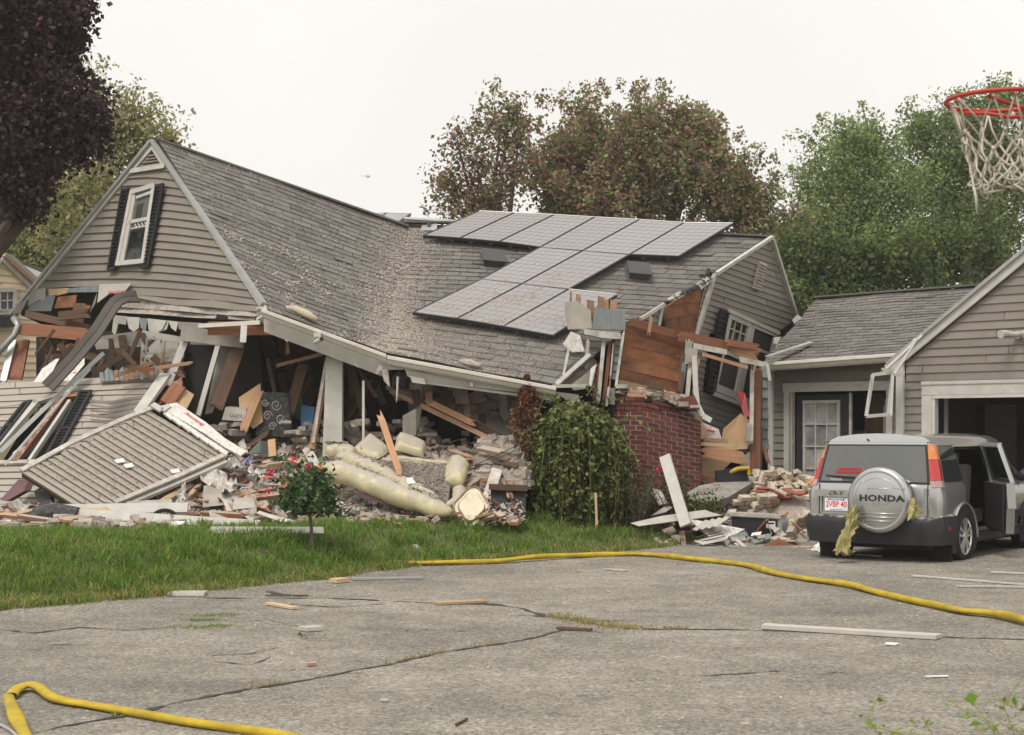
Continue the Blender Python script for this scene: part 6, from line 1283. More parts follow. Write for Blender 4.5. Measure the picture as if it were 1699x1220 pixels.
for pts, m, l in (([(1046, 868, 22.8), (1098, 856, 23.0), (1170, 846, 23.4), (1180, 850, 23.4), (1198, 855, 23.4), (1140, 862, 23.0), (1060, 873, 22.7)], siding_light, 'long curved siding scrap running left from the upright plank'), ([(1138, 858, 22.9), (1150, 862, 23.1), (1236, 878, 23.3), (1202, 896, 22.9), (1176, 890, 22.8)], foam, 'white sheet of foam-backed siding right of the upright plank'), ([(1152, 898, 22.5), (1196, 886, 22.8), (1204, 896, 22.6), (1166, 904, 22.4)], siding_light, 'pale ribbed siding scrap lowest right of the upright plank'), ([(1080, 856, 23.2), (1106, 838, 23.5), (1116, 842, 23.4), (1104, 850, 23.2)], siding_light, 'bent siding scrap left of the upright plank'), ([(1076, 812, 23.6), (1086, 810, 23.6), (1100, 836, 23.4), (1094, 838, 23.4)], white_dusty, 'upright pale siding scrap among the shrubs'), ([(1088, 812, 23.6), (1096, 812, 23.6), (1108, 834, 23.4), (1102, 836, 23.4)], siding_light, 'second upright pale siding scrap among the shrubs')):
    poly(pts, m, 'siding_scrap', l, 'siding scrap', (.0, .015, -.012))
for k in range(4): a, b = (1152 + k * 11, 880 - k * 2), (1168 + k * 11, 866 - k * 1); bd((a[0], a[1], 22.75 + .02 * k), (a[0] + 22, a[1] - 16, 23.1), .07, .01, siding_light, 'siding_strip', None, up=V((0, -.4, 1)), label='one of the loose vinyl strips lying on the white foam sheet', cat='siding strip', group='vinyl strips on the foam sheet')
for k in range(3): bd((1154 + k * 2, 892 + k * 4, 22.5), (1196 + k * 3, 882 + k * 4, 22.6), .008, .012, siding_dark, 'siding_lip', bpy.data.objects['siding_scrap.002'], up=V((0, -.4, 1)))
for x, y, w, m, l in ((1225, 890, 34, shake, 'grey-blue shake on the scraps before the air conditioner'), (1262, 894, 40, shake, 'largest grey-blue shake before the air conditioner'), (1246, 902, 36, shake, 'lowest grey-blue shake before the air conditioner')): poly([(x - w / 2, y, 22.9), (x + w / 3, y - 9, 23.3), (x + w / 2, y - 2, 23.1), (x - w / 4, y + 8, 22.7)], m, 'loose_shake', l, 'shake', (0, .01, -.03))
poly([(1254, 910, 22.4), (1290, 894, 22.8), (1322, 900, 22.8), (1316, 914, 22.4), (1280, 916, 22.2)], wood_or, 'orange_board', 'orange plywood scrap left of the car bumper', 'board', (0, .02, -.06)); poly([(1280, 896, 22.9), (1290, 888, 23.0), (1312, 894, 22.9), (1306, 902, 22.7)], wood, 'orange_board', 'smaller orange board behind the plywood scrap', 'board', (0, .02, -.05))
bd((1240, 926, 21.7), (1352, 918, 22.0), .1, .04, white, 'trim_board', None, up=V((0, -.5, 1)), label='white trim board lying left of the car', cat='trim board'); bd((1244, 920, 22), (1350, 910, 22.3), .09, .06, wood_red, 'timber', None, up=V((0, -.5, 1)), label='red-brown timber behind the white trim left of the car', cat='timber'); bd((1290, 930, 21.5), (1338, 936, 21.3), .16, .03, charcoal, 'black_shutter_piece', None, label='black plastic piece lying on the driveway near the car', cat='shutter piece'); bd((1200, 912, 22.4), (1240, 922, 22), .12, .03, charcoal, 'black_shutter_piece', None, label='black plastic piece under the siding scraps', cat='shutter piece')
bd((1222, 896, 22.6), (1246, 916, 22.3), .05, .015, metal_grey, 'metal_strip', None, up=V((0, -1, .5)), label='small grey metal strip across the shakes', cat='metal strip'); bd((1160, 906, 22.5), (1206, 918, 22.2), .06, .015, siding_light, 'siding_strip', None, up=V((0, -.3, 1)), label='pale strip on the asphalt below the siding scraps', cat='siding strip')
crumple([(1332, 908, 21.9), (1370, 906, 22.0), (1398, 928, 21.3), (1352, 924, 21.4)], paper, 'white_bag', 'crumpled white plastic bag under the left of the car bumper', 'bag', .06, 9); crumple([(1230, 914, 22.2), (1252, 912, 22.2), (1256, 918, 22.1), (1234, 919, 22.1)], mat('blue_film', (.12, .42, .62), .4), 'blue_wrapper', 'small blue wrapper on the driveway scraps', 'wrapper', .02, 5); crumple([(1284, 941, 20.55), (1306, 944, 20.45), (1308, 948, 20.4), (1286, 946, 20.45)], red_plastic, 'red_wrapper', 'red wrapper on the driveway behind the yellow hose', 'wrapper', .02, 5)
poly([(1310, 900, 23.2), (1338, 878, 23.6), (1340, 898, 23.4), (1312, 908, 23.1)], rubblem, 'rubble_block', 'pale rubble block left of the car wheel', 'block', (0, .15, 0))
# ---- pieces lying on the driveway
def flat(x1, y1, x2, y2, w, m, name, label, cat, t=.02): board(G(x1, y1, t / 2 + .006), G(x2, y2, t / 2 + .006), w, t, m, name, None, rough_end=.02, label=label, cat=cat)
flat(1266, 1043, 1558, 1061, .15, siding_light, 'siding_board', 'long pale board lying on the driveway crack', 'board', .03)
flat(722, 1004, 803, 1000, .14, wood_pale, 'board_scrap', 'tan board on the middle of the driveway', 'board'); flat(446, 1004, 490, 1012, .07, wood_pale, 'board_scrap', 'small tan lath on the driveway below the rose bush', 'lath'); flat(440, 990, 512, 990, .03, wood_dark, 'stick', 'thin dark stick on the driveway near the lawn', 'stick', .012)
flat(283, 988, 342, 988, .22, white_dusty, 'board_scrap', 'white scrap at the lawn edge on the driveway', 'scrap', .03); flat(502, 1048, 530, 1046, .14, siding_light, 'board_scrap', 'ribbed white scrap in the middle left of the driveway', 'scrap', .03); flat(586, 963, 700, 961, .1, metal_grey, 'metal_strip', 'dark metal strip on the driveway by the lawn corner', 'metal strip', .02)
flat(552, 968, 572, 966, .14, wood_pale, 'board_scrap', 'tan lump at the lawn corner', 'scrap', .04); flat(925, 1045, 984, 1048, .05, wood_dark, 'stick', 'brown stick beside the driveway crack', 'stick'); flat(1006, 946, 1040, 949, .08, white_dusty, 'board_scrap', 'pale lath behind the hose in mid driveway', 'lath', .012); flat(510, 1106, 524, 1105, .05, wood, 'wood_chip', 'small orange wood chip on the driveway', 'chip'); flat(630, 1164, 648, 1166, .03, white_dusty, 'wood_chip', 'pale chip low in the middle of the driveway', 'chip', .012)
flat(1512, 957, 1712, 973, .05, white, 'trim_strip', 'long thin white strip on the driveway below the car', 'trim strip', .015); flat(1590, 975, 1712, 976, .06, white, 'trim_strip', 'lower thin white strip at the right of the driveway', 'trim strip', .015); flat(1644, 951, 1712, 954, .05, white, 'trim_strip', 'upper thin white strip at the right edge of the driveway', 'trim strip', .015); flat(1415, 921, 1463, 925, .05, white_dusty, 'trim_strip', 'short white strip just behind the car bumper', 'trim strip', .015); flat(1468, 1070, 1486, 1071, .1, paper, 'paper_scrap', 'white paper scrap below the long pale board', 'paper', .008); flat(1540, 1125, 1570, 1124, .03, paper, 'paper_scrap', 'tiny white paper scrap low right on the driveway', 'paper', .006); flat(84, 1070, 116, 1070, .03, metal_grey, 'metal_strip', 'small dark metal strip on the left of the driveway', 'metal strip', .012); flat(756, 1206, 776, 1196, .012, wood_dark, 'twig', 'thin dark twig low on the driveway', 'twig', .01)
flat(688, 908, 700, 920, .06, white_dusty, 'paper_scrap', 'white scrap standing in the lawn right of the rose bush', 'scrap', .03)
lf = leaves
lp_ = [tuple(G(x, y, .02)) for x, y in ((498, 1058), (503, 1059), (494, 1057), (507, 1060))]; lf('fallen_leaf', lf_rose, lp_, np.full(4, .07), kind=None, label='torn green leaf on the driveway below the ribbed scrap', cat='leaf')

# lumps of rubble and splinters that slid onto the back of the lawn
def lawn_lumps():
    mbs = [(MB(), rubblem, 'lawn_lumps', 'grey plaster lumps at the back of the lawn'), (MB(), wood, 'lawn_splinters', 'wood splinters at the back of the lawn'), (MB(), paper, 'lawn_scraps', 'white scraps at the back of the lawn')]
    for _ in range(150):
        x = random.choice((random.uniform(-10, 300), random.uniform(-10, 860))); y = random.uniform(864, 886) if x < 320 else random.uniform(864, 876); p = G(x, y, random.uniform(.03, .1)); k = random.choices((0, 1, 2), (4, 2, 1))[0]
        d = [random.uniform(.06, .2), random.uniform(.05, .15), random.uniform(.04, .12)] if k == 0 else [random.uniform(.1, .45), random.uniform(.03, .07), .03] if k == 1 else [random.uniform(.06, .18), random.uniform(.05, .12), .012]
        mbs[k][0].box(p, d, M.Rotation(random.uniform(0, 6), 3, 'Z') @ M.Rotation(random.gauss(.15, .35), 3, 'X'))
    for mb, m, n, l in mbs: mb.build(n, m, None, kind='stuff', label=l, cat='debris')
lawn_lumps()
# ================================================================== vegetation
def crown_pts(blobs, per_cl=38, csig=.30, shell=2.4):
    """blobs: (px, py, Y, rx px, ry px, clusters); leaf centres gathered in clumps so that sky shows between"""
    out, rnd, tips = [], [], []
    for x, y, Y, rx, ry, n in blobs:
        c = np.array(P(x, y, Y)); ax = np.array([rx * Y / F, (rx + ry) / 2 * Y / F * .9, ry * Y / F])
        d = np.random.normal(0, 1, (n, 3)); d /= np.linalg.norm(d, axis=1)[:, None]
        spray = np.random.rand(n) < .2; rad = np.random.rand(n) ** (1 / shell) * np.random.uniform(.8, 1.05, n); az = np.arctan2(d[:, 1], d[:, 0]); rad = rad * (1 + .2 * np.sin(3 * az + x) * np.sin(4 * d[:, 2] + y)); rad = np.where(spray, np.random.uniform(1.02, 1.36, n), rad); d[:, 2] = np.where(spray, np.abs(d[:, 2]) + .15, d[:, 2]); cc = c + d * rad[:, None] * ax; tips.append((c, cc))
        k = np.random.poisson(np.where(spray, per_cl * .4, per_cl), n); sg = np.where(spray, .55, 1) * csig * np.random.uniform(.5, 1.1, n)
        idx = np.repeat(np.arange(n), k); p = cc[idx] + np.clip(np.random.normal(0, 1, (len(idx), 3)), -1.7, 1.7) * (sg[idx][:, None]) * np.array([.85, .85, 1.05])
        out.append(p); rnd.append(np.clip(np.random.rand(n)[idx] * .7 + np.random.rand(len(idx)) * .3, 0, .999))
    return np.concatenate(out), np.concatenate(rnd), tips
def tree(name, label, base, blobs, lsize, mats, probs, trunk_r, per_cl=74, csig=.3, group=None, limbs=6, lname='crown', bark_m=None, asp=.6, shell=2.4):
    bx, by = base; t = thing(name, label, 'tree', (bx, by, 0), group)
    p, r, tips = crown_pts(blobs, per_cl, csig, shell)
    mi = np.random.choice(len(mats), len(p), p=probs)
    f = fnoise(p[:, 0] * .8 + p[:, 2], p[:, 1] + p[:, 2] * .5, 1.0, len(p) % 97); mi = np.where(np.random.rand(len(p)) < np.clip(f * .6, 0, .5), 0, mi)
    leaves(lname, mats, p, np.full(len(p), lsize), t, mi=mi, asp=asp, rnd=r)
    mb = MB(); cs = [V(c) for c, _ in tips]; mean = sum(cs, V()) / len(cs); fork = V((bx, by, 0)).lerp(mean, .55); fork.x = lerp(bx, mean.x, .3); fork.y = lerp(by, mean.y, .3)
    mb.tube([(bx, by, -.1), (bx + .05, by, fork.z * .5), fork], [trunk_r * 1.3, trunk_r, trunk_r * .8], 9); mb.build('trunk', bark_m or bark, t)
    mb = MB()
    for c, cc in tips:
        c = V(c); mid = fork.lerp(c, .5) + V((random.uniform(-.2, .2), 0, random.uniform(0, .4))); mb.tube([fork, mid, c], [trunk_r * .55, trunk_r * .38, trunk_r * .2], 6)
        for q in cc[np.random.permutation(len(cc))[:limbs]]:
            q = V(q); m_ = c.lerp(q, .5) + V((random.uniform(-.15, .15), 0, random.uniform(-.1, .2))); mb.tube([c, m_, q], [trunk_r * .16, trunk_r * .09, .008], 4)
    mb.build('limbs', bark_m or bark, t)
    return t
tree('purple_maple', 'large dark purple maple at the left edge', (-9.6, 27), [(-60, -60, 27, 190, 130, 100), (-20, 60, 27, 130, 120, 95), (66, 60, 26.8, 66, 74, 62), (60, 200, 26.6, 90, 80, 52), (125, 190, 26.5, 46, 42, 24), (10, 270, 26.6, 75, 70, 44), (40, 322, 26.4, 40, 36, 18), (-110, 250, 27, 110, 150, 80), (120, 240, 26.4, 32, 20, 8), (100, 20, 26.6, 36, 46, 18), (150, 210, 26.3, 24, 18, 6)], .105, [lf_purple], [1], .3, 120, .26, asp=.75)
tree('yellowing_tree', 'thin-leaved yellowing tree behind the left gable', (-8.0, 36), [(185, 290, 36, 80, 85, 46), (235, 235, 36, 44, 60, 34), (150, 180, 36.5, 50, 70, 30), (283, 238, 36, 24, 16, 9), (140, 340, 35, 80, 90, 64), (225, 185, 36, 24, 24, 9), (60, 320, 36, 60, 90, 44), (190, 230, 36, 40, 40, 22)], .115, [lf_yellow, lf_dark], [.88, .12], .16, 60, .34, limbs=9)
tree('green_understory', 'dark green tree filling in under the purple maple', (-12, 47), [(60, 400, 47, 90, 70, 110), (150, 400, 47, 70, 60, 60), (20, 330, 47.5, 70, 60, 60), (120, 330, 47, 60, 50, 40), (20, 440, 46, 60, 50, 40), (60, 500, 47, 90, 80, 60)], .14, [lf_dark, lf_yellow], [.8, .2], .18, 74, .38, group=None)
tree('red_maple', 'broad red-tinged maple rising behind the solar panels', (3.4, 43), [(960, 260, 43, 75, 85, 105), (1060, 270, 43, 100, 85, 150), (1150, 250, 43, 60, 65, 70), (1180, 310, 42.6, 85, 70, 105), (970, 200, 43, 36, 50, 26), (1000, 330, 42.6, 130, 55, 140), (1150, 205, 43, 34, 40, 22), (1230, 340, 42.4, 50, 60, 50), (930, 310, 42.8, 60, 60, 50), (1060, 200, 43, 40, 34, 18), (1280, 400, 42, 55, 60, 60)], .108, [lf_maple, lf_green, lf_dark], [.52, .26, .22], .3, 92, .28, asp=.75)
tree('thin_maple', 'open-branched red-tinged maple left of the broad one', (-.2, 42), [(830, 215, 42, 40, 50, 17), (790, 270, 42, 60, 35, 17), (740, 305, 42, 36, 30, 10), (855, 290, 42, 50, 50, 20), (860, 235, 42, 30, 40, 9), (800, 330, 42, 70, 26, 20), (760, 240, 42, 16, 20, 5), (845, 185, 42, 22, 18, 7), (780, 355, 42, 70, 16, 18)], .108, [lf_maple, lf_green, lf_dark], [.55, .22, .23], .14, 70, .3, limbs=8, asp=.75)
tree('green_tree', 'tall fresh green tree left of the basketball hoop', (9.6, 44), [(1400, 300, 44, 75, 75, 90), (1440, 260, 44, 50, 55, 44), (1380, 380, 43.6, 80, 70, 90), (1470, 350, 43.6, 75, 80, 90), (1340, 310, 44, 26, 40, 14), (1400, 235, 44, 30, 30, 12), (1440, 215, 44, 14, 28, 6), (1350, 440, 43, 70, 50, 60), (1450, 440, 43.2, 80, 50, 50)], .108, [lf_green, lf_dark], [.75, .25], .22, 92, .28, group='green trees behind the garage')
tree('green_tree', 'tall fresh green tree behind the basketball net', (13.6, 45), [(1560, 280, 45, 80, 85, 105), (1650, 260, 45, 85, 90, 110), (1600, 210, 45, 60, 45, 36), (1560, 370, 44.6, 80, 70, 90), (1660, 370, 44.5, 90, 70, 90), (1520, 215, 45, 30, 38, 14), (1700, 180, 45, 50, 36, 20), (1760, 300, 45, 80, 130, 90), (1640, 170, 45, 40, 24, 10), (1530, 430, 44, 60, 50, 40)], .108, [lf_green, lf_dark], [.7, .3], .25, 92, .28, group='green trees behind the garage')
tree('dark_hedge_tree', 'dark green tree low behind the linking roof', (9.5, 40), [(1330, 460, 40, 60, 70, 90), (1420, 450, 40, 80, 45, 70), (1520, 440, 40, 80, 45, 70), (1600, 420, 40, 60, 50, 50), (1300, 520, 39, 40, 60, 50), (1380, 520, 40, 120, 40, 60)], .13, [lf_hedge, lf_dark], [.7, .3], .18, 74, .32)
for x, h, l in ((1540, 432, 'pale-tipped arborvitae leftmost behind the linking roof'), (1562, 428, 'pale-tipped arborvitae second from left behind the linking roof'), (1606, 430, 'tallest pale-tipped arborvitae behind the linking roof'), (1621, 452, 'small pale-tipped arborvitae nearest the garage rake')):
    c = P(x, 470, 35); t = thing('arborvitae', l, 'shrub', (c.x, 35, 0), 'arborvitae tips behind the linking roof'); n = 900; tz = P(x, h, 35).z
    z = np.random.rand(n) ** .8; a = np.random.uniform(0, 6.28, n); r = (1 - z) * .3 + .03; pz = lerp(tz - 2.6, tz, z); leaves('foliage', lf_arb, np.stack([c.x + r * np.cos(a), 35 + r * np.sin(a), pz], 1), np.full(n, .1), t, asp=.35)
    MB().tube([(c.x, 35, -.1), (c.x, 35, tz - .1)], [.06, .01], 6).build('trunk', bark, t)
def woods():
    n = 42000; x = np.random.uniform(-30, 34, n); y = np.random.uniform(54, 60, n); top = 5.4 + 2.0 * fnoise(x, x * .3, .6, 4); z = np.random.rand(n) * top
    leaves('far_woods', [lf_hedge, lf_dark], np.stack([x, y, z], 1), np.full(n, .42), None, mi=(np.random.rand(n) < .4).astype(int), asp=.6, kind='stuff', label='far band of dark green woodland behind the houses', cat='woodland')
woods()
# rose bush on a stem
g0 = G(519, 917); t = thing('rose_bush', 'small rose bush on a bare stem with pink flowers on the lawn', 'rose bush', g0)
g0c = P(508, 823, g0.y); MB().tube([g0 - V((0, 0, .05)), g0.lerp(g0c, .4) + V((.015, 0, 0)), P(514, 850, g0.y)], [.022, .02, .018], 7).build('stem', bark, t)
tw = MB(); ce = []
for k in range(44):
    a, e = random.uniform(0, 6.28), random.uniform(-.35, 1.35); r = random.uniform(.26, .56); tip = P(510, 838, g0.y) + V((r * math.cos(a) * math.cos(e) * 1.05, r * math.sin(a) * math.cos(e), r * math.sin(e) * .95 + .06)); b = P(513, 852, g0.y); mid = b.lerp(tip, .55) + V((random.gauss(0, .03), random.gauss(0, .03), random.gauss(.02, .02)))
    tw.tube([b, mid, tip], [.007, .005, .002], 4)
    for _ in range(58): u = random.uniform(.25, 1.02); q = b.lerp(mid, u * 1.8) if u < .55 else mid.lerp(tip, (u - .55) / .45); ce.append((q.x + random.gauss(0, .035), q.y + random.gauss(0, .035), q.z + random.gauss(0, .035)))
tw.build('twigs', bark, t); leaves('foliage', lf_rose, ce, np.full(len(ce), .07), t, asp=.7)
for x, y, m in ((488, 762, petal), (512, 775, petal), (447, 785, petal), (446, 815, petal), (531, 775, petal_or), (471, 807, petal_or), (440, 794, petal_or)):
    c = P(x, y, g0.y - .25 + random.uniform(-.1, .2)); k = 16; leaves('flower', m, [tuple(c + V((random.gauss(0, .016), random.gauss(0, .016), random.gauss(0, .014)))) for _ in range(k)], np.full(k, .036 if m is petal else .026), t, asp=.9)
# weeping round bush
def weeping():
    YB = 23.35; c = P(957, 770, YB); g = G(957, 868); t = thing('weeping_bush', 'dense round weeping bush with glossy green leaves beside the chimney', 'bush', (c.x, YB, gz(c.x, YB)))
    MB().tube([(c.x, YB, 0), (c.x, YB, 1.5)], .05, 8).build('trunk', bark, t); pts, st = [], MB(); dr = []
    z0 = gz(c.x, YB) - .03
    for k in range(420):
        a = random.uniform(0, 6.28); rr = random.random() ** .45; R0 = .72 * (1 + .06 * math.sin(3 * a)) * rr; zt = z0 + 1.60 - .34 * rr ** 4 + random.uniform(-.08, .08); ln = zt - z0 - random.uniform(0, .35) if rr > .5 else random.uniform(.3, .9)
        sp = [V((c.x + .4 * R0 * math.cos(a), YB + .4 * R0 * math.sin(a), zt - .02)), V((c.x + R0 * math.cos(a), YB + R0 * math.sin(a), zt - .12 * rr))]
        m_ = 7
        for i in range(1, m_): f = i / (m_ - 1); sp.append(V((c.x + (R0 + .07 * math.sin(f * 2.4)) * math.cos(a + random.gauss(0, .02)), YB + (R0 + .07 * math.sin(f * 2.4)) * math.sin(a), zt - .12 * rr - f * ln)))
        if k < 150: st.tube(sp, .005, 4)
        for _ in range(40): q = pl_at(sp, random.random()); pts.append((q.x + random.gauss(0, .022), q.y + random.gauss(0, .022), q.z + random.gauss(0, .02)))
    for x1, y1, x2, y2, x3, y3 in ((960, 690, 905, 655, 890, 690), (990, 690, 985, 640, 975, 655), (1020, 700, 1050, 690, 1076, 715), (900, 700, 866, 720, 858, 752), (1000, 690, 960, 662, 935, 668), (1030, 720, 1056, 760, 1062, 785), (940, 690, 925, 662, 905, 668), (1000, 680, 1010, 660, 1025, 664)):
        sp = [P(x1, y1, 22.6), P(x2, y2, 22.4), P(x3, y3, 22.3)]; st.tube(sp, .005, 4)
        for i in range(15): q = pl_at(sp, .25 + .75 * i / 14); pts.append((q.x + random.gauss(0, .025), q.y, q.z + random.gauss(0, .02)))
    st.build('strands', mat('green_stem', (.14, .13, .05), .7), t); n = len(pts)
    leaves('foliage', [lf_bush, lf_tip], pts, np.full(n, .085), t, mi=(np.random.rand(n) < np.clip((np.array([p[2] for p in pts]) - z0 - 1.15) * .8, .05, .4)).astype(int), asp=.62, droop=(0, -.25, -.2), up=.8)  # pale leaves get commoner upwards, a highlight put into the colour
weeping()
# dead conifer
def conifer():
    c = P(880, 720, 23.4); z0 = gz(c.x, 23.4); top = P(880, 622, 23.4).z; t = thing('dead_conifer', 'narrow red-brown dying conifer left of the round bush', 'conifer', (c.x, 23.4, z0)); n = 15000
    z = np.random.rand(n); a = np.random.uniform(0, 6.28, n); k = np.floor(z * 13); rr = (.12 + .13 * np.sin(z * 2.9)) * (1 - z ** 5) * np.random.rand(n) ** .5 * (1 + .4 * np.sin(a * 3 + k * 2)) + .02
    p = np.stack([c.x + rr * np.cos(a) - .05 * z, 23.4 + rr * np.sin(a), lerp(z0, top, z)], 1); mi = (np.random.rand(n) < np.where((rr > .2) & (z < .85), .25, .03)).astype(int)
    leaves('foliage', [lf_dead, lf_yellow], p, np.full(n, .05), t, mi=mi, asp=.35); MB().tube([(c.x, 23.4, z0 - .1), (c.x - .04, 23.4, top - .1)], [.05, .01], 7).build('trunk', bark, t)
conifer()
def shrub(name, label, x, y, Y, rx, ry, n, m, ls, flowers=(), up=.4, bare=30):
    b = P(x, y + ry, Y); b.z = max(gz(b.x, b.y), 0); t = thing(name, label, 'shrub', b); tw = MB(); ce = []
    for k in range(bare):
        a = random.uniform(0, 6.28); r = random.random() ** .5; tip = P(x + rx * r * math.cos(a), y - ry * random.uniform(-.2, 1) * (1 - .3 * r), Y + rx / F * Y * r * math.sin(a)); mid = b.lerp(tip, .5) + V((random.gauss(0, .05), random.gauss(0, .05), .05)); tw.tube([b, mid, tip], [.008, .005, .002], 4)
        for _ in range(n // bare): u = random.random() ** .7; q = b.lerp(mid, 2 * u) if u < .5 else mid.lerp(tip, 2 * u - 1); ce.append(tuple(q + V((random.gauss(0, .04), random.gauss(0, .04), random.gauss(0, .04)))))
    tw.build('twigs', bark, t); leaves('foliage', m, ce, np.full(len(ce), ls), t, mi=np.random.randint(0, len(m), len(ce)), asp=.5)
    for fx, fy in flowers: c = P(fx, fy, Y - .3); leaves('flower', petal, [tuple(c + V((random.gauss(0, .012), 0, random.gauss(0, .012)))) for _ in range(10)], np.full(10, .05), t, asp=.9)
shrub('twiggy_shrub', 'sparse twiggy shrub with purplish leaves at the chimney foot', 1085, 815, 23.5, 44, 40, 1900, [lf_shrub, lf_dead, lf_rose], .04, [(1093, 779)])
shrub('feathery_shrub', 'feathery yellow-green shrub between the round bush and upright plank', 1058, 825, 23.1, 26, 34, 1300, [lf_arb, lf_shrub], .04)
shrub('low_plant', 'low dark green plant right of the upright plank', 1160, 838, 23.7, 40, 24, 900, [lf_rose, lf_dark], .06, up=1)
shrub('low_plant', 'low leafy plant directly behind the upright plank', 1122, 815, 23.7, 26, 30, 700, [lf_rose, lf_shrub], .06)
sp = [P(1152, 826, 23.4), P(1168, 815, 23.3), P(1196, 808, 23.2)]; t = thing('laid_branch', 'reddish branch with paired leaves lying on the concrete slab', 'branch', sp[0]); MB().tube(sp, .005, 4).build('stem', wood_red, t)
leaves('foliage', lf_rose, [tuple(pl_at(sp, i / 15) + V((0, 0, .03 * (-1) ** i))) for i in range(16)], np.full(16, .085), t, asp=.4)
# blurred sprig close to the camera at the lower right
def sprig():
    b = P(1690, 1270, 5.0); b.z = 0; t = thing('foreground_weed', 'blurred light green weed close to the camera at the lower right', 'weed', (b.x, b.y, 0)); st = MB(); big, small = [], []
    for pts in ([(1680, 1240, 4.9), (1640, 1195, 4.9), (1600, 1180, 4.9), (1560, 1150, 4.9)], [(1690, 1240, 4.9), (1665, 1170, 4.9), (1690, 1135, 4.9)], [(1660, 1230, 4.9), (1610, 1160, 4.9), (1650, 1160, 4.9), (1700, 1180, 4.9)], [(1600, 1240, 4.8), (1540, 1220, 4.8), (1490, 1215, 4.8), (1440, 1205, 4.8)], [(1470, 1240, 4.7), (1440, 1190, 4.7), (1455, 1160, 4.7)], [(1560, 1240, 4.9), (1530, 1190, 4.9), (1480, 1215, 4.9)], [(1700, 1220, 4.9), (1660, 1200, 4.9), (1620, 1215, 4.9)]):
        ps = [P(*p) for p in pts]; st.tube([V((ps[0].x, ps[0].y, 0))] + ps, .0022, 4)
        for k in range(13): q = pl_at(ps, random.uniform(.1, 1)); small.append(tuple(q + V((random.gauss(0, .012), random.gauss(0, .02), random.gauss(0, .012)))))
    for x, y in ((1690, 1135), (1683, 1165), (1640, 1165), (1612, 1160), (1590, 1190), (1570, 1170), (1650, 1210), (1620, 1200), (1545, 1200), (1490, 1218), (1460, 1162), (1442, 1200)): big.append(tuple(P(x, y, 4.85)))
    st.build('stems', mat('weed_stem', (.22, .2, .06), .7), t); leaves('foliage', lf_sprig, small, np.full(len(small), .018), t, asp=.6); leaves('large_leaves', lf_sprig, big, np.full(len(big), .036), t, asp=.9)
sprig()
# ================================================================== neighbour house at the left edge
nb = thing('neighbour_house', 'peach clapboard neighbour house at the left edge', 'house', P(20, 650, 38))
NP = vplane(P(-60, 600, 38), P(75, 600, 39.5))
courses_poly([[(-90, 480), (-20, 425), (4, 432), (60, 488), (60, 680), (-90, 680)]], (-90, 690, 70, 684), (-90, 425, 70, 437), 21, NP, neighbour_m, nb, lip=.03, back=int_dark)
strip([(2, 428), (62, 486)], .16, .08, white, 'rake_board', nb, NP, .06); strip([(3, 424), (66, 482)], .09, .14, wood_dusty, 'roof_edge', nb, NP, .1)
strip([(-2, 430), (-80, 486)], .16, .08, white, 'rake_board', nb, NP, .06)
MB().prism([P(25, 438, 41), P(72, 458, 40.5), P(72, 640, 40.5), P(25, 640, 41)], V((0, .2, 0))).build('rear_wing', neighbour_m, nb); bd((24, 438, 40.7), (74, 459, 40.2), .12, .1, white, 'eave_trim', nb)
for k in range(12): bd((30, 452 + k * 15, 40.7), (72, 466 + k * 15, 40.3), .04, .03, neighbour_m, 'clapboard', nb)
MB().prism([NP(-92, 476), NP(-18, 422), NP(-18, 422) + V((0, 9, 0)), NP(-92, 476) + V((0, 9, 0))], V((0, 0, .1))).build('roof_slope', shingle, nb); MB().prism([NP(2, 424), NP(64, 482), NP(64, 482) + V((0, 1.0, 0)), NP(2, 424) + V((0, 1.0, 0))], V((0, 0, .1))).build('roof_slope', shingle, nb)
MB().box((-14, 43, 1.5), (.1, 8, 5)).build('side_wall', neighbour_m, nb)
window(NP, nb, [(-26, 483), (22, 481), (22, 516), (-26, 518)], glass, fw=.1, off=.06, mw=.03, muntins=[((.25, 0), (.25, 1)), ((.5, 0), (.5, 1)), ((.75, 0), (.75, 1)), ((0, .5), (1, .5))], frame_m=white)
window(NP, nb, [(-26, 520), (22, 518), (22, 545), (-26, 547)], glass, fw=.1, off=.06, frame_m=white)
MB().prism([NP(-26, 527, .06), NP(17, 526, .06), NP(17, 543, .06), NP(-26, 544, .06)], NP.n * .2).build('window_unit', charcoal, nb)
MB().prism([NP(-30, 478, .03), NP(30, 474, .03), NP(30, 481, .03), NP(-30, 484, .03)], NP.n * .06).build('window_head', neighbour_m, nb)
# ================================================================== the car
CA = R(35); C0 = V((4.42, 19.95, -.085))
CT = M.Translation(C0) @ M.Rotation(-CA, 4, 'Z')
car = thing('parked_car', 'silver sport utility car with a spare wheel on its tailgate and a rear door ajar', 'car', (C0.x, C0.y, 0))
def c(x, y, z): return CT @ V((x, y, z))
PROF = [(0, .30), (.62, .30), (.80, .36), (.845, .46), (.862, .62), (.868, .80), (.858, .93), (.842, 1.0), (.826, 1.035), (.80, 1.15), (.755, 1.32), (.70, 1.48), (.655, 1.56), (.56, 1.605), (.28, 1.637), (0, 1.645)]
def sx(z):
    for (a, b), (d, e) in zip(PROF[2:], PROF[3:]):
        if z <= e: return a + (d - a) * (z - b) / (e - b)
    return 0
def yo(z): return max(0, z - .97) * .26
STN = [(0, .945), (.02, .972), (.07, .992), (.2, 1), (.45, 1), (.86, 1), (1.0, 1), (1.4, 1), (1.86, 1), (2.2, 1), (2.72, .99), (3.38, .985), (3.7, .98), (4.2, .95), (4.42, .9), (4.48, .84)]
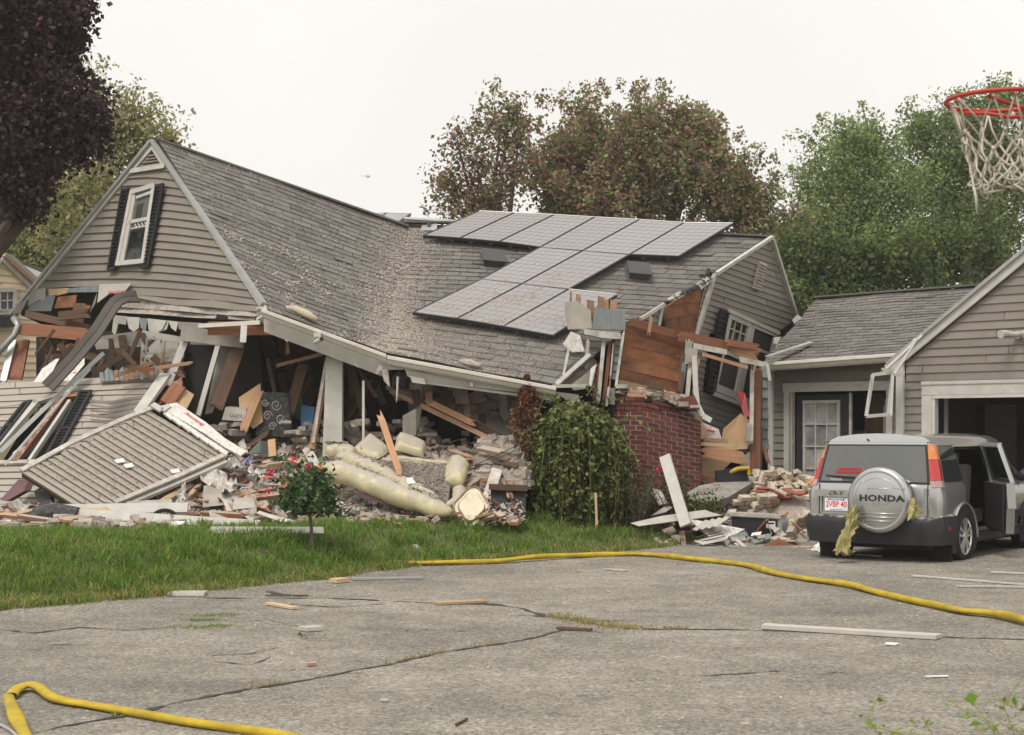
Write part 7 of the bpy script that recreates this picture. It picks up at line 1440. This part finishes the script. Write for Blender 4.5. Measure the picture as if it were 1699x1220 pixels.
def station(y, s, zs=1):
    o = []; e = 1 - sstep(0, .9, y); cap = 2 if y < 2.73 else 1.07 if y < 3.5 else 1.02 if y < 3.8 else .93 if y < 4.3 else .8 if y < 4.45 else .62
    for x, z in PROF:
        z = z * zs
        zz = z if z <= cap else cap + .03 * (1 - (x / .85) ** 2); o.append((x * s, y + yo(z) * e + (.10 * max(0, z - 1.06) if 2.6 < y < 2.8 else 0) * -1, zz))
    return o
def body(mat_, name, scale, skip_fn, parent, cap_rear=True):
    mb = MB(); mb.cr = 0; n = len(PROF); S_ = [station(y + (.06 if scale < 1 and y < .01 else 0), s * scale, 1 if scale == 1 else .975) for y, s in STN]
    for side in (1, -1):
        vs = [c(x * side, y, z) for st in S_ for x, y, z in st]; fs = []
        for i in range(len(STN) - 1):
            for j in range(n - 1):
                if skip_fn(side, i, j): continue
                q = (i * n + j, i * n + j + 1, (i + 1) * n + j + 1, (i + 1) * n + j); fs.append(q if side > 0 else q[::-1])
        mb.add(vs, fs)
    for st, rev in ((S_[0], 0), (S_[-1], 1)):
        if not rev and not cap_rear: continue
        vs = []; 
        for x, y, z in st: vs += [c(-x, y, z), c(-x * .5, y, z), c(x * .5, y, z), c(x, y, z)]
        fs = []
        for j in range(n - 1):
            for k in range(3): q = (4 * j + k, 4 * j + k + 1, 4 * j + k + 5, 4 * j + k + 4); fs.append(q[::-1] if rev else q)
        mb.add(vs, fs)
    o = mb.build(name, mat_, parent, smooth=True); o.data.set_sharp_from_angle(angle=R(38)); return o
door_open = lambda s, i, j: s > 0 and 5 <= i <= 7 and 3 <= j <= 10
bodyo = body(silver, 'body', 1, door_open, car)
body(charcoal, 'cabin_lining', .965, lambda s, i, j: door_open(s, i, j) or (i > 9), car, False)
def side_panel(yz, off, m, name, parent=car, sgn=1, thick=.006):
    mb = MB(); ks = [0, 1.1, 1.15, 1.235, 1.32, 1.4, 1.48, 1.56, 3]
    for a, b in zip(ks, ks[1:]):
        q = clip(clip(list(yz), lambda p: p[1] - a), lambda p: b - p[1])
        if len(q) > 2: mb.prism([c(sgn * (sx(z) + off), y + yo(z) * (1 - sstep(0, .9, y)), z) for y, z in q], (CT.to_3x3() @ V((-sgn, 0, 0))) * thick)
    return mb.build(name, m, parent)
def rear_panel(xz, off, m, name, parent=car, thick=.006, **kw):
    f = CT.to_3x3() @ V((0, 1, 0)); return MB().prism([c(x, yo(z) - off, z) for x, z in xz], f * thick).build(name, m, parent, **kw)
# dark lower body: bumper, cladding
bp = MB(); path = [(-.875, .95), (-.885, .3), (-.86, .05), (-.72, -.05), (-.3, -.09), (.3, -.09), (.72, -.05), (.86, .05), (.885, .3), (.875, .52)]
prof_b = [(0, .30), (.02, .42), (.03, .55), (.015, .60), (-.03, .63), (-.14, .635)]; vs = []
for k, (x, y) in enumerate(path):
    a = V(path[max(k - 1, 0)]); b_ = V(path[min(k + 1, len(path) - 1)]); t_ = (b_ - a).normalized(); nn = V((t_.y, -t_.x))
    for o, z in prof_b: cx_, cy_ = x + nn.x * o, y + nn.y * o; vs.append(c(cx_, cy_, z + (.045 * (abs(x) > .8) if z > .55 else 0)))
m_ = len(prof_b); bp.add(vs, [(i * m_ + j, (i + 1) * m_ + j, (i + 1) * m_ + j + 1, i * m_ + j + 1) for i in range(len(path) - 1) for j in range(m_ - 1)])
bo = bp.build('rear_bumper', charcoal, car, smooth=True); bo.data.set_sharp_from_angle(angle=R(40))
for s in (1, -1): MB().box(c(s * .895, .2, .5), (.02, .05, .05), CT.to_3x3()).build('side_reflector', red_lens, car)
for s in (1, -1):
    for y in (.80, 3.42):                          # dark arches and wheels
        ar = MB(); ar.prism([c(s * .872, y + .44 * math.cos(a), .34 + .44 * math.sin(a)) for a in np.linspace(-.35, 3.5, 20)], CT.to_3x3() @ V((-s * .02, 0, 0))); ar.build('wheel_arch', int_black, car)
        rim_ar = MB(); rim_ar.tube([c(s * .874, y + .445 * math.cos(a), .34 + .445 * math.sin(a)) for a in np.linspace(0, 3.14, 18)], .02, 6); rim_ar.build('arch_trim', charcoal if y > 1 else silver, car, smooth=True)
        w = MB(); cz = .355 if y > 1 else .375; prof_w = [(-.10, .20), (-.11, .30), (-.09, .335), (.07, .335), (.098, .31), (.10, .235)]; vs = []; k = 32
        for i in range(k):
            a = 2 * math.pi * i / k
            for o, r in prof_w: vs.append(c(s * (.79 + o), y + r * math.cos(a), max(.09, cz + r * math.sin(a))))
        w.add(vs, [(i * 6 + j, ((i + 1) % k) * 6 + j, ((i + 1) % k) * 6 + j + 1, i * 6 + j + 1) for i in range(k) for j in range(5)])
        wo = w.build('wheel', rubber, car, smooth=True); rm = MB()
        ringp = [(.884, .232), (.89, .222), (.88, .212), (.84, .205), (.78, .2)]; vs = []
        for i in range(k):
            a = 2 * math.pi * i / k
            for o, r in ringp: vs.append(c(s * o, y + r * math.cos(a), cz + r * math.sin(a)))
        rm.add(vs, [(i * 5 + j, ((i + 1) % k) * 5 + j, ((i + 1) % k) * 5 + j + 1, i * 5 + j + 1) for i in range(k) for j in range(4)]); rm.build('rim', alloy, wo, smooth=True)
        MB().prism([c(s * .83, y + .2 * math.cos(a), cz + .2 * math.sin(a)) for a in np.linspace(0, 6.283, 25)[:-1]], CT.to_3x3() @ V((-s * .01, 0, 0))).build('brake_disc', int_black, wo)
        for i in range(5):
            for d in (-.16, .16):
                a = 2 * math.pi * i / 5 + .3; p0 = c(s * .874, y + .05 * math.cos(a + d * 2), cz + .05 * math.sin(a + d * 2)); p1 = c(s * .882, y + .215 * math.cos(a + d * 1.3), cz + .215 * math.sin(a + d * 1.3)); board(p0, p1, .03, .02, alloy, 'spoke', wo, up=CT.to_3x3() @ V((s, 0, 0)))
        MB().tube([c(s * .86, y, cz), c(s * .888, y, cz)], .06, 14).build('hub_cap', alloy, wo)
for x in (-.72, .72): MB().box(c(x, .38, .25), (.28, .02, .34), CT.to_3x3()).build('mud_flap', rubber, car)
MB().box(c(0, 2.2, .28), (1.3, 3.9, .1), CT.to_3x3()).build('underbody', int_black, car)
# glazing and lamps
rg = rear_panel([(-.725, 1.03), (.725, 1.03), (.645, 1.51), (-.645, 1.51)], .006, black_vinyl, 'tailgate_frame'); rear_panel([(-.69, 1.055), (.69, 1.055), (.62, 1.49), (-.62, 1.49)], .013, rear_glass, 'rear_window', rg)
for s in (1, -1):
    L_ = lambda z: lerp(.735, .655, (z - 1.03) / .47); U_ = lambda z: sx(z) * .985
    lamp = None
    for z0, z1, m in ((1.00, 1.075, clear_lens), (1.08, 1.33, red_lens), (1.335, 1.515, amber_lens)):
        mb = MB(); vs = []
        for z in (z0, z1):
            for x, y in ((L_(z), -.022), (sx(z) * .955, -.018), (sx(z) + .01, .085), (sx(z) + .006, .16), (sx(z) - .08, .16), (L_(z), .06)): vs.append(c(s * x, yo(z) + y, z))
        mb.add(vs, [tuple(range(6)), tuple(range(11, 5, -1))] + [(i, i + 6, (i + 1) % 6 + 6, (i + 1) % 6) for i in range(6)])
        o = mb.build('tail_lamp' if lamp is None else 'lens', m, lamp or car); lamp = lamp or o
    side_panel([(.12, 1.03), (.34, 1.03), (.34, 1.5), (.26, 1.5)][0:0] or [(.24, 1.055), (.80, 1.055), (.845, 1.09), (.845, 1.45), (.81, 1.50), (.24, 1.50), (.20, 1.45), (.20, 1.09)], .004, car_glass, 'quarter_window', sgn=s)
    side_panel([(2.06, 1.055), (2.98, 1.055), (2.86, 1.18), (2.56, 1.47), (2.12, 1.50)], .004, car_glass, 'front_window', sgn=s)
    for yz in ([(.86, 1.02), (.86, 1.51)], [(1.98, .42), (1.98, 1.5)], [(2.96, .45), (2.96, 1.0)]):
        if s > 0 or yz[0][0] > 1: 
            for (y0, z0), (y1, z1) in zip(yz, yz[1:]): board(c(s * (sx(z0) + .003), y0, z0), c(s * (sx(z1) + .003), y1, z1), .012, .006, black_vinyl, 'door_seal', car, up=CT.to_3x3() @ V((s, 0, 0)))
    board(c(s * .872, 2.02, .58), c(s * .868, 3.0, .58), .1, .02, charcoal, 'side_moulding', car, up=CT.to_3x3() @ V((s, 0, 0))); board(c(s * .85, 1.0, .36), c(s * .85, 3.0, .36), .13, .04, charcoal, 'sill', car, up=CT.to_3x3() @ V((s, 0, 0)))
    MB().tube([c(s * .9, 2.75, 1.06), c(s * 1.02, 2.73, 1.10), c(s * 1.05, 2.73, 1.12)], [.05, .09, .05], 8).build('wing_mirror', black_vinyl, car, smooth=True)
    MB().box(c(s * .872, 2.16, .88), (.02, .14, .06), CT.to_3x3()).build('door_handle', black_vinyl, car)
# tailgate: seams, plate recess, badge bar, wiper, hinges
for x, z0, z1 in ((.70, .64, 1.03),): board(c(x, -.012, z0), c(x, yo(z1) - .012, z1), .008, .006, black_vinyl, 'tailgate_seam', car, up=CT.to_3x3() @ V((0, -1, 0)))
board(c(-.70, -.012, .64), c(-.70, -.005, 1.02), .008, .006, black_vinyl, 'tailgate_seam', car, up=CT.to_3x3() @ V((0, -1, 0))); board(c(-.7, yo(1.56) - .003, 1.535), c(.7, yo(1.56) - .003, 1.535), .008, .006, black_vinyl, 'tailgate_seam', car, up=CT.to_3x3() @ V((0, -1, 0)))
for z in (.70, .94): MB().box(c(.685, -.03, z), (.035, .03, .09), CT.to_3x3()).build('tailgate_hinge', grey_print, car)
rc = MB(); PX = -.46
rc.box(c(PX, -.03, .905), (.56, .05, .085), CT.to_3x3()); gbar = rc.build('plate_garnish', silver, car)
MB().box(c(PX, -.058, .905), (.36, .006, .03), CT.to_3x3()).build('garnish_recess', silver, gbar)
fw_ = CT.to_3x3().to_4x4()
rear_face = lambda x, y, z: M.Translation(c(x, y, z)) @ fw_ @ M.Rotation(R(90), 4, 'X')
text_mesh('CR-V', 'badge_text', dark_print, car, rear_face(PX, -.063, .905), .06, .002, .25, 1.1, 1.3, .001)
fr4 = MB()
for x0, z0, x1, z1 in ((PX - .21, .66, PX + .21, .66), (PX - .21, .66, PX - .21, .87), (PX + .21, .66, PX + .21, .87)): fr4.beam(c(x0, -.022, z0), c(x1, -.022, z1), .02, .02, CT.to_3x3() @ V((0, -1, 0)))
fr4.build('plate_surround', silver, car)
plate = MB().box(c(PX, -.034, .765), (.305, .006, .155), CT.to_3x3()).build('licence_plate', white_print, car)
text_mesh('2VBP 40', 'plate_number', red_print, plate, rear_face(PX, -.039, .765), .098, .001, 0, 1, .82, .0012); text_mesh('Massachusetts', 'plate_state', blue_print, plate, rear_face(PX, -.039, .825), .03, .001, .2); text_mesh('The Spirit of America', 'plate_motto', blue_print, plate, rear_face(PX, -.039, .702), .02, .001)
for x in (-.1, .1): MB().tube([c(PX + x, -.036, .825), c(PX + x, -.042, .825)], .01, 8).build('plate_bolt', dark_print, plate)
wp_ = MB(); wp_.tube([c(-.52, yo(1.12) - .03, 1.115), c(-.2, yo(1.08) - .045, 1.10), c(-.02, yo(1.06) - .04, 1.06)], [.01, .014, .02], 6); wp_.tube([c(-.62, yo(1.14) - .028, 1.125), c(-.12, yo(1.08) - .036, 1.09)], .009, 5); wp_.build('rear_wiper', black_vinyl, car)
MB().box(c(-.3, yo(1.16) - .02, 1.17), (.38, .006, .03), CT.to_3x3()).box(c(-.32, yo(1.20) - .02, 1.21), (.3, .006, .012), CT.to_3x3()).build('brake_lamp', red_lens, car); MB().box(c(-.48, yo(1.08) - .02, 1.075), (.16, .004, .03), CT.to_3x3()).build('window_sticker', metal_grey, car)
MB().tube([c(-.12, yo(1.57) - .01, 1.565), c(-.12, yo(1.57) - .03, 1.57)], .012, 8).build('washer_jet', black_vinyl, car)
for s in (1,): MB().tube([c(-.86, .03, 1.0), c(-.83, .12, 1.08)], .02, 6).build('lamp_edge', amber_lens, car)
# spare wheel cover
sp_c = (.17, -.20, .84); sc = MB(); k = 56; prof_s = [(.13, .355), (.05, .395), (.0, .40), (-.035, .392), (-.055, .367), (-.06, .345), (-.056, .337), (-.064, .32), (-.072, .15), (-.074, .0)]; vs = []
for i in range(k):
    a = 2 * math.pi * i / k
    for o, r in prof_s: vs.append(c(sp_c[0] + r * math.cos(a), sp_c[1] + o, sp_c[2] + r * math.sin(a)))
m_ = len(prof_s); sc.add(vs, [(((i + 1) % k) * m_ + j, i * m_ + j, i * m_ + j + 1, ((i + 1) % k) * m_ + j + 1) for i in range(k) for j in range(m_ - 1)]); sc.cr = 0
spare = sc.build('spare_wheel_cover', silver, car, smooth=True)
MB().tube([c(sp_c[0], sp_c[1] + .1, sp_c[2]), c(sp_c[0], -.01, sp_c[2])], .31, 24).build('spare_tyre', rubber, car)
def on_cover(r, a, o=0): return c(sp_c[0] + r * math.cos(a), sp_c[1] - .068 - o, sp_c[2] + r * math.sin(a))
cr = MB(); cr.tube([on_cover(.27, a, -.004) for a in np.linspace(.55, 2.2, 20)], .006, 5, m=0); cr.tube([c(sp_c[0] - .12, sp_c[1] - .071, .975), c(sp_c[0] - .09, sp_c[1] - .071, .985), c(sp_c[0] + .35, sp_c[1] - .062, .985)], .006, 5); cr.tube([on_cover(.29, a, -.006) for a in np.linspace(2.2, 3.9, 16)], .006, 5)
cr.build('cover_crease', silver, spare, smooth=True)
for q, (z, w) in enumerate(((.68, .48), (.635, .46), (.588, .38))): MB().tube([c(sp_c[0] - w / 2 + .02, sp_c[1] - .069, z), c(sp_c[0] + w / 2 + .0, sp_c[1] - .069, z)], .0085, 6).build('cover_rib', silver, spare, smooth=True)
text_mesh('HONDA', 'cover_lettering', dark_print, spare, rear_face(sp_c[0] + .055, sp_c[1] - .0755, .862), .104, .002, 0, 1.05, 1.42, .0035); text_mesh('CR-V', 'cover_model_lettering', grey_print, spare, rear_face(sp_c[0] + .03, sp_c[1] - .0755, .797), .05, .002, .35, 1.1, 1.7)
# rear door ajar, seats inside
hx, hy, an = .865, 1.96, R(32)
def dl(u, w, z): return c(hx + (u * math.sin(an)) - w * math.cos(an), hy - u * math.cos(an) - w * math.sin(an), z)   # u back from hinge, w inward
mb = MB(); mb.cr = 0
for z0, z1, i0, i1, u0 in ((.40, .72, -.02, .0, 1.0), (.72, 1.03, 0, .02, 1.06)): mb.add([dl(0, i0, z0), dl(u0 - (.12 if z0 < .5 else 0), i0, z0), dl(u0, i1, z1), dl(0, i1, z1), dl(0, i0 + .1, z0), dl(u0 - (.12 if z0 < .5 else 0), i0 + .1, z0), dl(u0, i1 + .1, z1), dl(0, i1 + .1, z1)], [(0, 1, 2, 3), (5, 4, 7, 6), (1, 5, 6, 2), (0, 3, 7, 4), (0, 4, 5, 1), (3, 2, 6, 7)])
rd = mb.build('rear_door', silver, car)
for a, b in (((0, 1.03), (.06, 1.50)), ((.06, 1.50), (.9, 1.50)), ((.9, 1.50), (1.04, 1.03))):
    ia, ib = .03 + (a[1] - 1.03) * .28, .03 + (b[1] - 1.03) * .28; board(dl(a[0], ia, a[1]), dl(b[0], ib, b[1]), .06, .05, silver, 'window_frame', rd, up=CT.to_3x3() @ V((1, 0, 0)))
MB().prism([dl(.03, .05, 1.04), dl(1.0, .05, 1.04), dl(.88, .17, 1.47), dl(.08, .17, 1.47)], CT.to_3x3() @ V((.006, 0, 0))).build('door_glass', car_glass, rd); MB().prism([dl(.02, .11, .45), dl(.9, .11, .45), dl(1.02, .13, 1.02), dl(.02, .13, 1.02)], CT.to_3x3() @ V((-.02, 0, 0))).build('door_lining', charcoal, rd)
for y, h in ((.95, 1.22), (1.75, 1.25)):
    MB().box(c(.35, y - .05, h - .32), (.5, .16, .62), CT.to_3x3() @ M.Rotation(-.15, 3, 'X')).box(c(.35, y + .25, h - .68), (.5, .5, .16), CT.to_3x3()).box(c(.35, y - .1, h + .06), (.26, .1, .16), CT.to_3x3()).build('seat', grey_print, car)
MB().box(c(.45, 1.25, .95), (.3, .3, .2), CT.to_3x3()).build('blue_bag', blue_plastic, None, label='blue bag inside the open rear door of the car', cat='bag')
# insulation batts caught under the spare wheel
crumple([(1410, 842, 19.75), (1424, 842, 19.7), (1408, 922, 19.5), (1383, 916, 19.6)], batt, 'insulation_batt', 'yellow-green insulation batt hanging left of the spare wheel to the ground', 'insulation', .035, 9)
crumple([(1511, 826, 19.35), (1517, 828, 19.35), (1533, 852, 19.3), (1506, 862, 19.2)], batt, 'insulation_batt', 'yellow-green insulation batt poking out right of the spare wheel', 'insulation', .03, 7)
crumple([(1386, 912, 19.7), (1412, 910, 19.8), (1420, 919, 19.6), (1390, 921, 19.5)], batt, 'insulation_batt', 'lump of insulation lying on the driveway under the bumper', 'insulation', .03, 6)
# ================================================================== hose, hoop, helicopter
def hose(pts, r, name, label, grp, n=140):
    ps = [V((*G(x, y).xy, r * .78 + (gz(*G(x, y).xy)))) for x, y in pts]
    q = []                                         # Catmull-Rom through the points
    for i in range(len(ps) - 1):
        p0, p1, p2, p3 = ps[max(i - 1, 0)], ps[i], ps[i + 1], ps[min(i + 2, len(ps) - 1)]
        k = max(4, int((p2 - p1).length / .06))
        for j in range(k):
            t = j / k; q.append(.5 * ((2 * p1) + (p2 - p0) * t + (2 * p0 - 5 * p1 + 4 * p2 - p3) * t * t + (3 * p1 - p0 - 3 * p2 + p3) * t ** 3))
    q.append(ps[-1]); mb = MB(); mb.cr = .4; vs = []; m = 12; ph = random.uniform(0, 6)
    for i, p in enumerate(q): p.z += r * (.5 * max(0, math.sin(i * .043 + ph)) ** 14 + .08 * math.sin(i * .21)); p.x += .012 * math.sin(i * .17 + ph); p.y += .018 * math.sin(i * .11 + ph)
    for i, p in enumerate(q):
        d = (q[min(i + 1, len(q) - 1)] - q[max(i - 1, 0)]).normalized(); s = V((-d.y, d.x, 0)).normalized(); sq = 1 + .24 * math.sin(i * .31) * math.sin(i * .083) + .22 * max(0, math.sin(i * .057 + 1)) ** 9 + random.uniform(-.03, .03)
        for k in range(m):
            a = 2 * math.pi * k / m; e = math.copysign(abs(math.cos(a)) ** .8, math.cos(a)); vs.append(p + s * (e * r * 1.18 * sq) + V((0, 0, math.sin(a) * r * .78 / sq)))
    mb.add(vs, [(i * m + k, i * m + (k + 1) % m, (i + 1) * m + (k + 1) % m, (i + 1) * m + k) for i in range(len(q) - 1) for k in range(m)])
    return mb.build(name, hose_m, None, smooth=True, label=label, cat='fire hose', group=grp)
hose([(640, 937), (680, 939), (740, 938), (820, 936), (900, 930), (960, 926), (1000, 924), (1050, 923), (1090, 925), (1140, 931), (1200, 937), (1240, 942), (1270, 951), (1310, 960), (1350, 967), (1420, 978), (1500, 999), (1560, 1012), (1600, 1020), (1650, 1026), (1700, 1038), (1800, 1062)], .039, 'fire_hose', 'long yellow fire hose running along the lawn edge and across the driveway to the right', None)
hose([(60, 1300), (44, 1240), (28, 1195), (14, 1165)], .031, 'fire_hose', 'short yellow hose run coming up from the bottom left corner', None)
hose([(14, 1163), (24, 1152), (44, 1147), (62, 1151), (84, 1164), (110, 1170), (150, 1175), (210, 1186), (300, 1203), (390, 1216), (480, 1229), (620, 1256)], .029, 'fire_hose', 'yellow hose folded at the lower left and running right along the picture foot', None)
cb = MB(); cb.tube([G(x, y, .012) for x, y in ((-30, 1200), (4, 1208), (18, 1216), (34, 1230))], .01, 6); cb.build('grey_cable', metal_grey, None, label='grey cable at the bottom left corner beside the hose', cat='cable')
# basketball hoop
hc, hr = V(((1663 - CX) / F * 6.8, 6.8, HC + (HY - 167) / F * 6.8)), .2286
hoop = thing('basketball_hoop', 'orange-red basketball rim with a frayed cord net at the top right', 'basketball hoop', (hc.x + .95, 6.9, 0))
ring = lambda a, z=0, r=hr: hc + V((r * math.cos(a), r * math.sin(a), z))
rim = MB().tube([ring(a) for a in np.linspace(0, 2 * math.pi, 49)], .0095, 10, cap=False).build('rim', rim_red, hoop, smooth=True)
for s in (1, -1): MB().tube([ring(math.pi - s * .9, -.018) + V((.03, 0, 0)), hc + V((-.03, s * .12, -.03)), hc + V((.06, s * .1, -.05)), hc + V((.34, s * .06, -.05))], .008, 8).build('brace', rim_red, rim, smooth=True)
MB().box(hc + V((.35, 0, -.06)), (.05, .2, .16)).build('bracket', rim_red, hoop); MB().box(hc + V((.40, 0, .32)), (.035, 1.1, .76)).build('backboard', white_dusty, hoop)
MB().tube([(hc.x + .95, 6.8, -.1), (hc.x + .95, 6.8, 2.4), (hc.x + .45, 6.8, 3.2)], .05, 10).build('pole', charcoal, hoop)
net = MB(); NH = 12; lev = [(-.012, .222), (-.135, .165), (-.20, .138), (-.255, .128), (-.305, .122), (-.35, .122)]
def nk(i, l):
    z, r = lev[l]; a = (i + .5 * (l % 2)) * 2 * math.pi / NH + .06 * math.sin(i * 3.3 + l); sgn = 1 + .09 * math.sin(i * 2.1 + l * 1.7); return hc + V((r * sgn * math.cos(a), r * sgn * math.sin(a), z + .02 * math.sin(i * 1.9 + l) * (l > 0)))
for l in range(len(lev) - 1):
    for i in range(NH):
        a = nk(i, l)
        for b in ((nk(i, l + 1), nk(i - 1, l + 1)) if l % 2 == 0 else (nk(i, l + 1), nk(i + 1, l + 1))):
            m = a.lerp(b, .5) + V((random.gauss(0, .006), random.gauss(0, .006), -.010 if l else .0)); net.tube([a, m, b], .0048 if l else .0042, 6)
        if l: net.tube([a + V((0, 0, .008)), a - V((0, 0, .012))], .0075, 6)
for i in range(NH): p = nk(i, len(lev) - 1); net.tube([p, p + V((.012 * math.sin(i), .01, -.015)), nk(i + 1, len(lev) - 1)], .0055, 6)
p = nk(6, 5); net.tube([p, p + V((.008, 0, -.05)), p + V((.012, 0, -.115))], [.006, .006, .004], 6); net.build('net', net_m, hoop, smooth=True)
for i in range(NH): a = nk(i, 0); MB().tube([a + V((-.014, 0, -.002)), a + V((0, 0, -.014)), a + V((.014, 0, -.002))], .0035, 5).build('net_hook', rim_red, rim)
# helicopter far off
h = P(608, 293, 2000); t = thing('helicopter', 'tiny distant helicopter in the white sky above the roof valley', 'helicopter', h)
MB().tube([h + V((-1, 0, .2)), h + V((.5, 0, .3)), h + V((2.5, 0, 0)), h + V((4.2, 0, -.3)), h + V((4.8, 0, -.6))], [.5, 1.1, 1.2, .8, .1], 12).build('cabin', metal_grey, t, smooth=True); MB().tube([h + V((-.8, 0, .4)), h + V((-6.2, 0, .7))], [.45, .2], 8).build('tail_boom', metal_grey, t); MB().box(h + V((-6.1, 0, 1.1)), (.7, .1, 1.4)).build('tail_fin', metal_grey, t)
MB().tube([h + V((1.2, 0, 1)), h + V((1.2, 0, 2))], .15, 6).build('mast', charcoal, t)
for a in (.3, 1.87): board(h + V((1.2 + 5 * math.cos(a), 5 * math.sin(a), 2)), h + V((1.2 - 5 * math.cos(a), -5 * math.sin(a), 2)), .3, .06, charcoal, 'rotor_blade', t)
for s in (1, -1): MB().tube([h + V((-.6, s, -1.7)), h + V((3.6, s, -1.7))], .08, 6).build('skid', charcoal, t)
# ================================================================== thin summer haze
hm = bpy.data.materials.new('haze_air'); hm.use_nodes = True; t_ = hm.node_tree; t_.nodes.clear()
vo_ = t_.nodes.new('ShaderNodeOutputMaterial'); pv = t_.nodes.new('ShaderNodeVolumePrincipled'); pv.inputs['Color'].default_value = (.96, .96, .95, 1); pv.inputs['Density'].default_value = .0008; pv.inputs['Anisotropy'].default_value = .2
t_.links.new(pv.outputs[0], vo_.inputs['Volume'])
MB().box((2, 30, 7), (140, 80, 17)).build('haze', hm, None, kind='stuff', label='thin pale haze over the whole place', cat='haze')
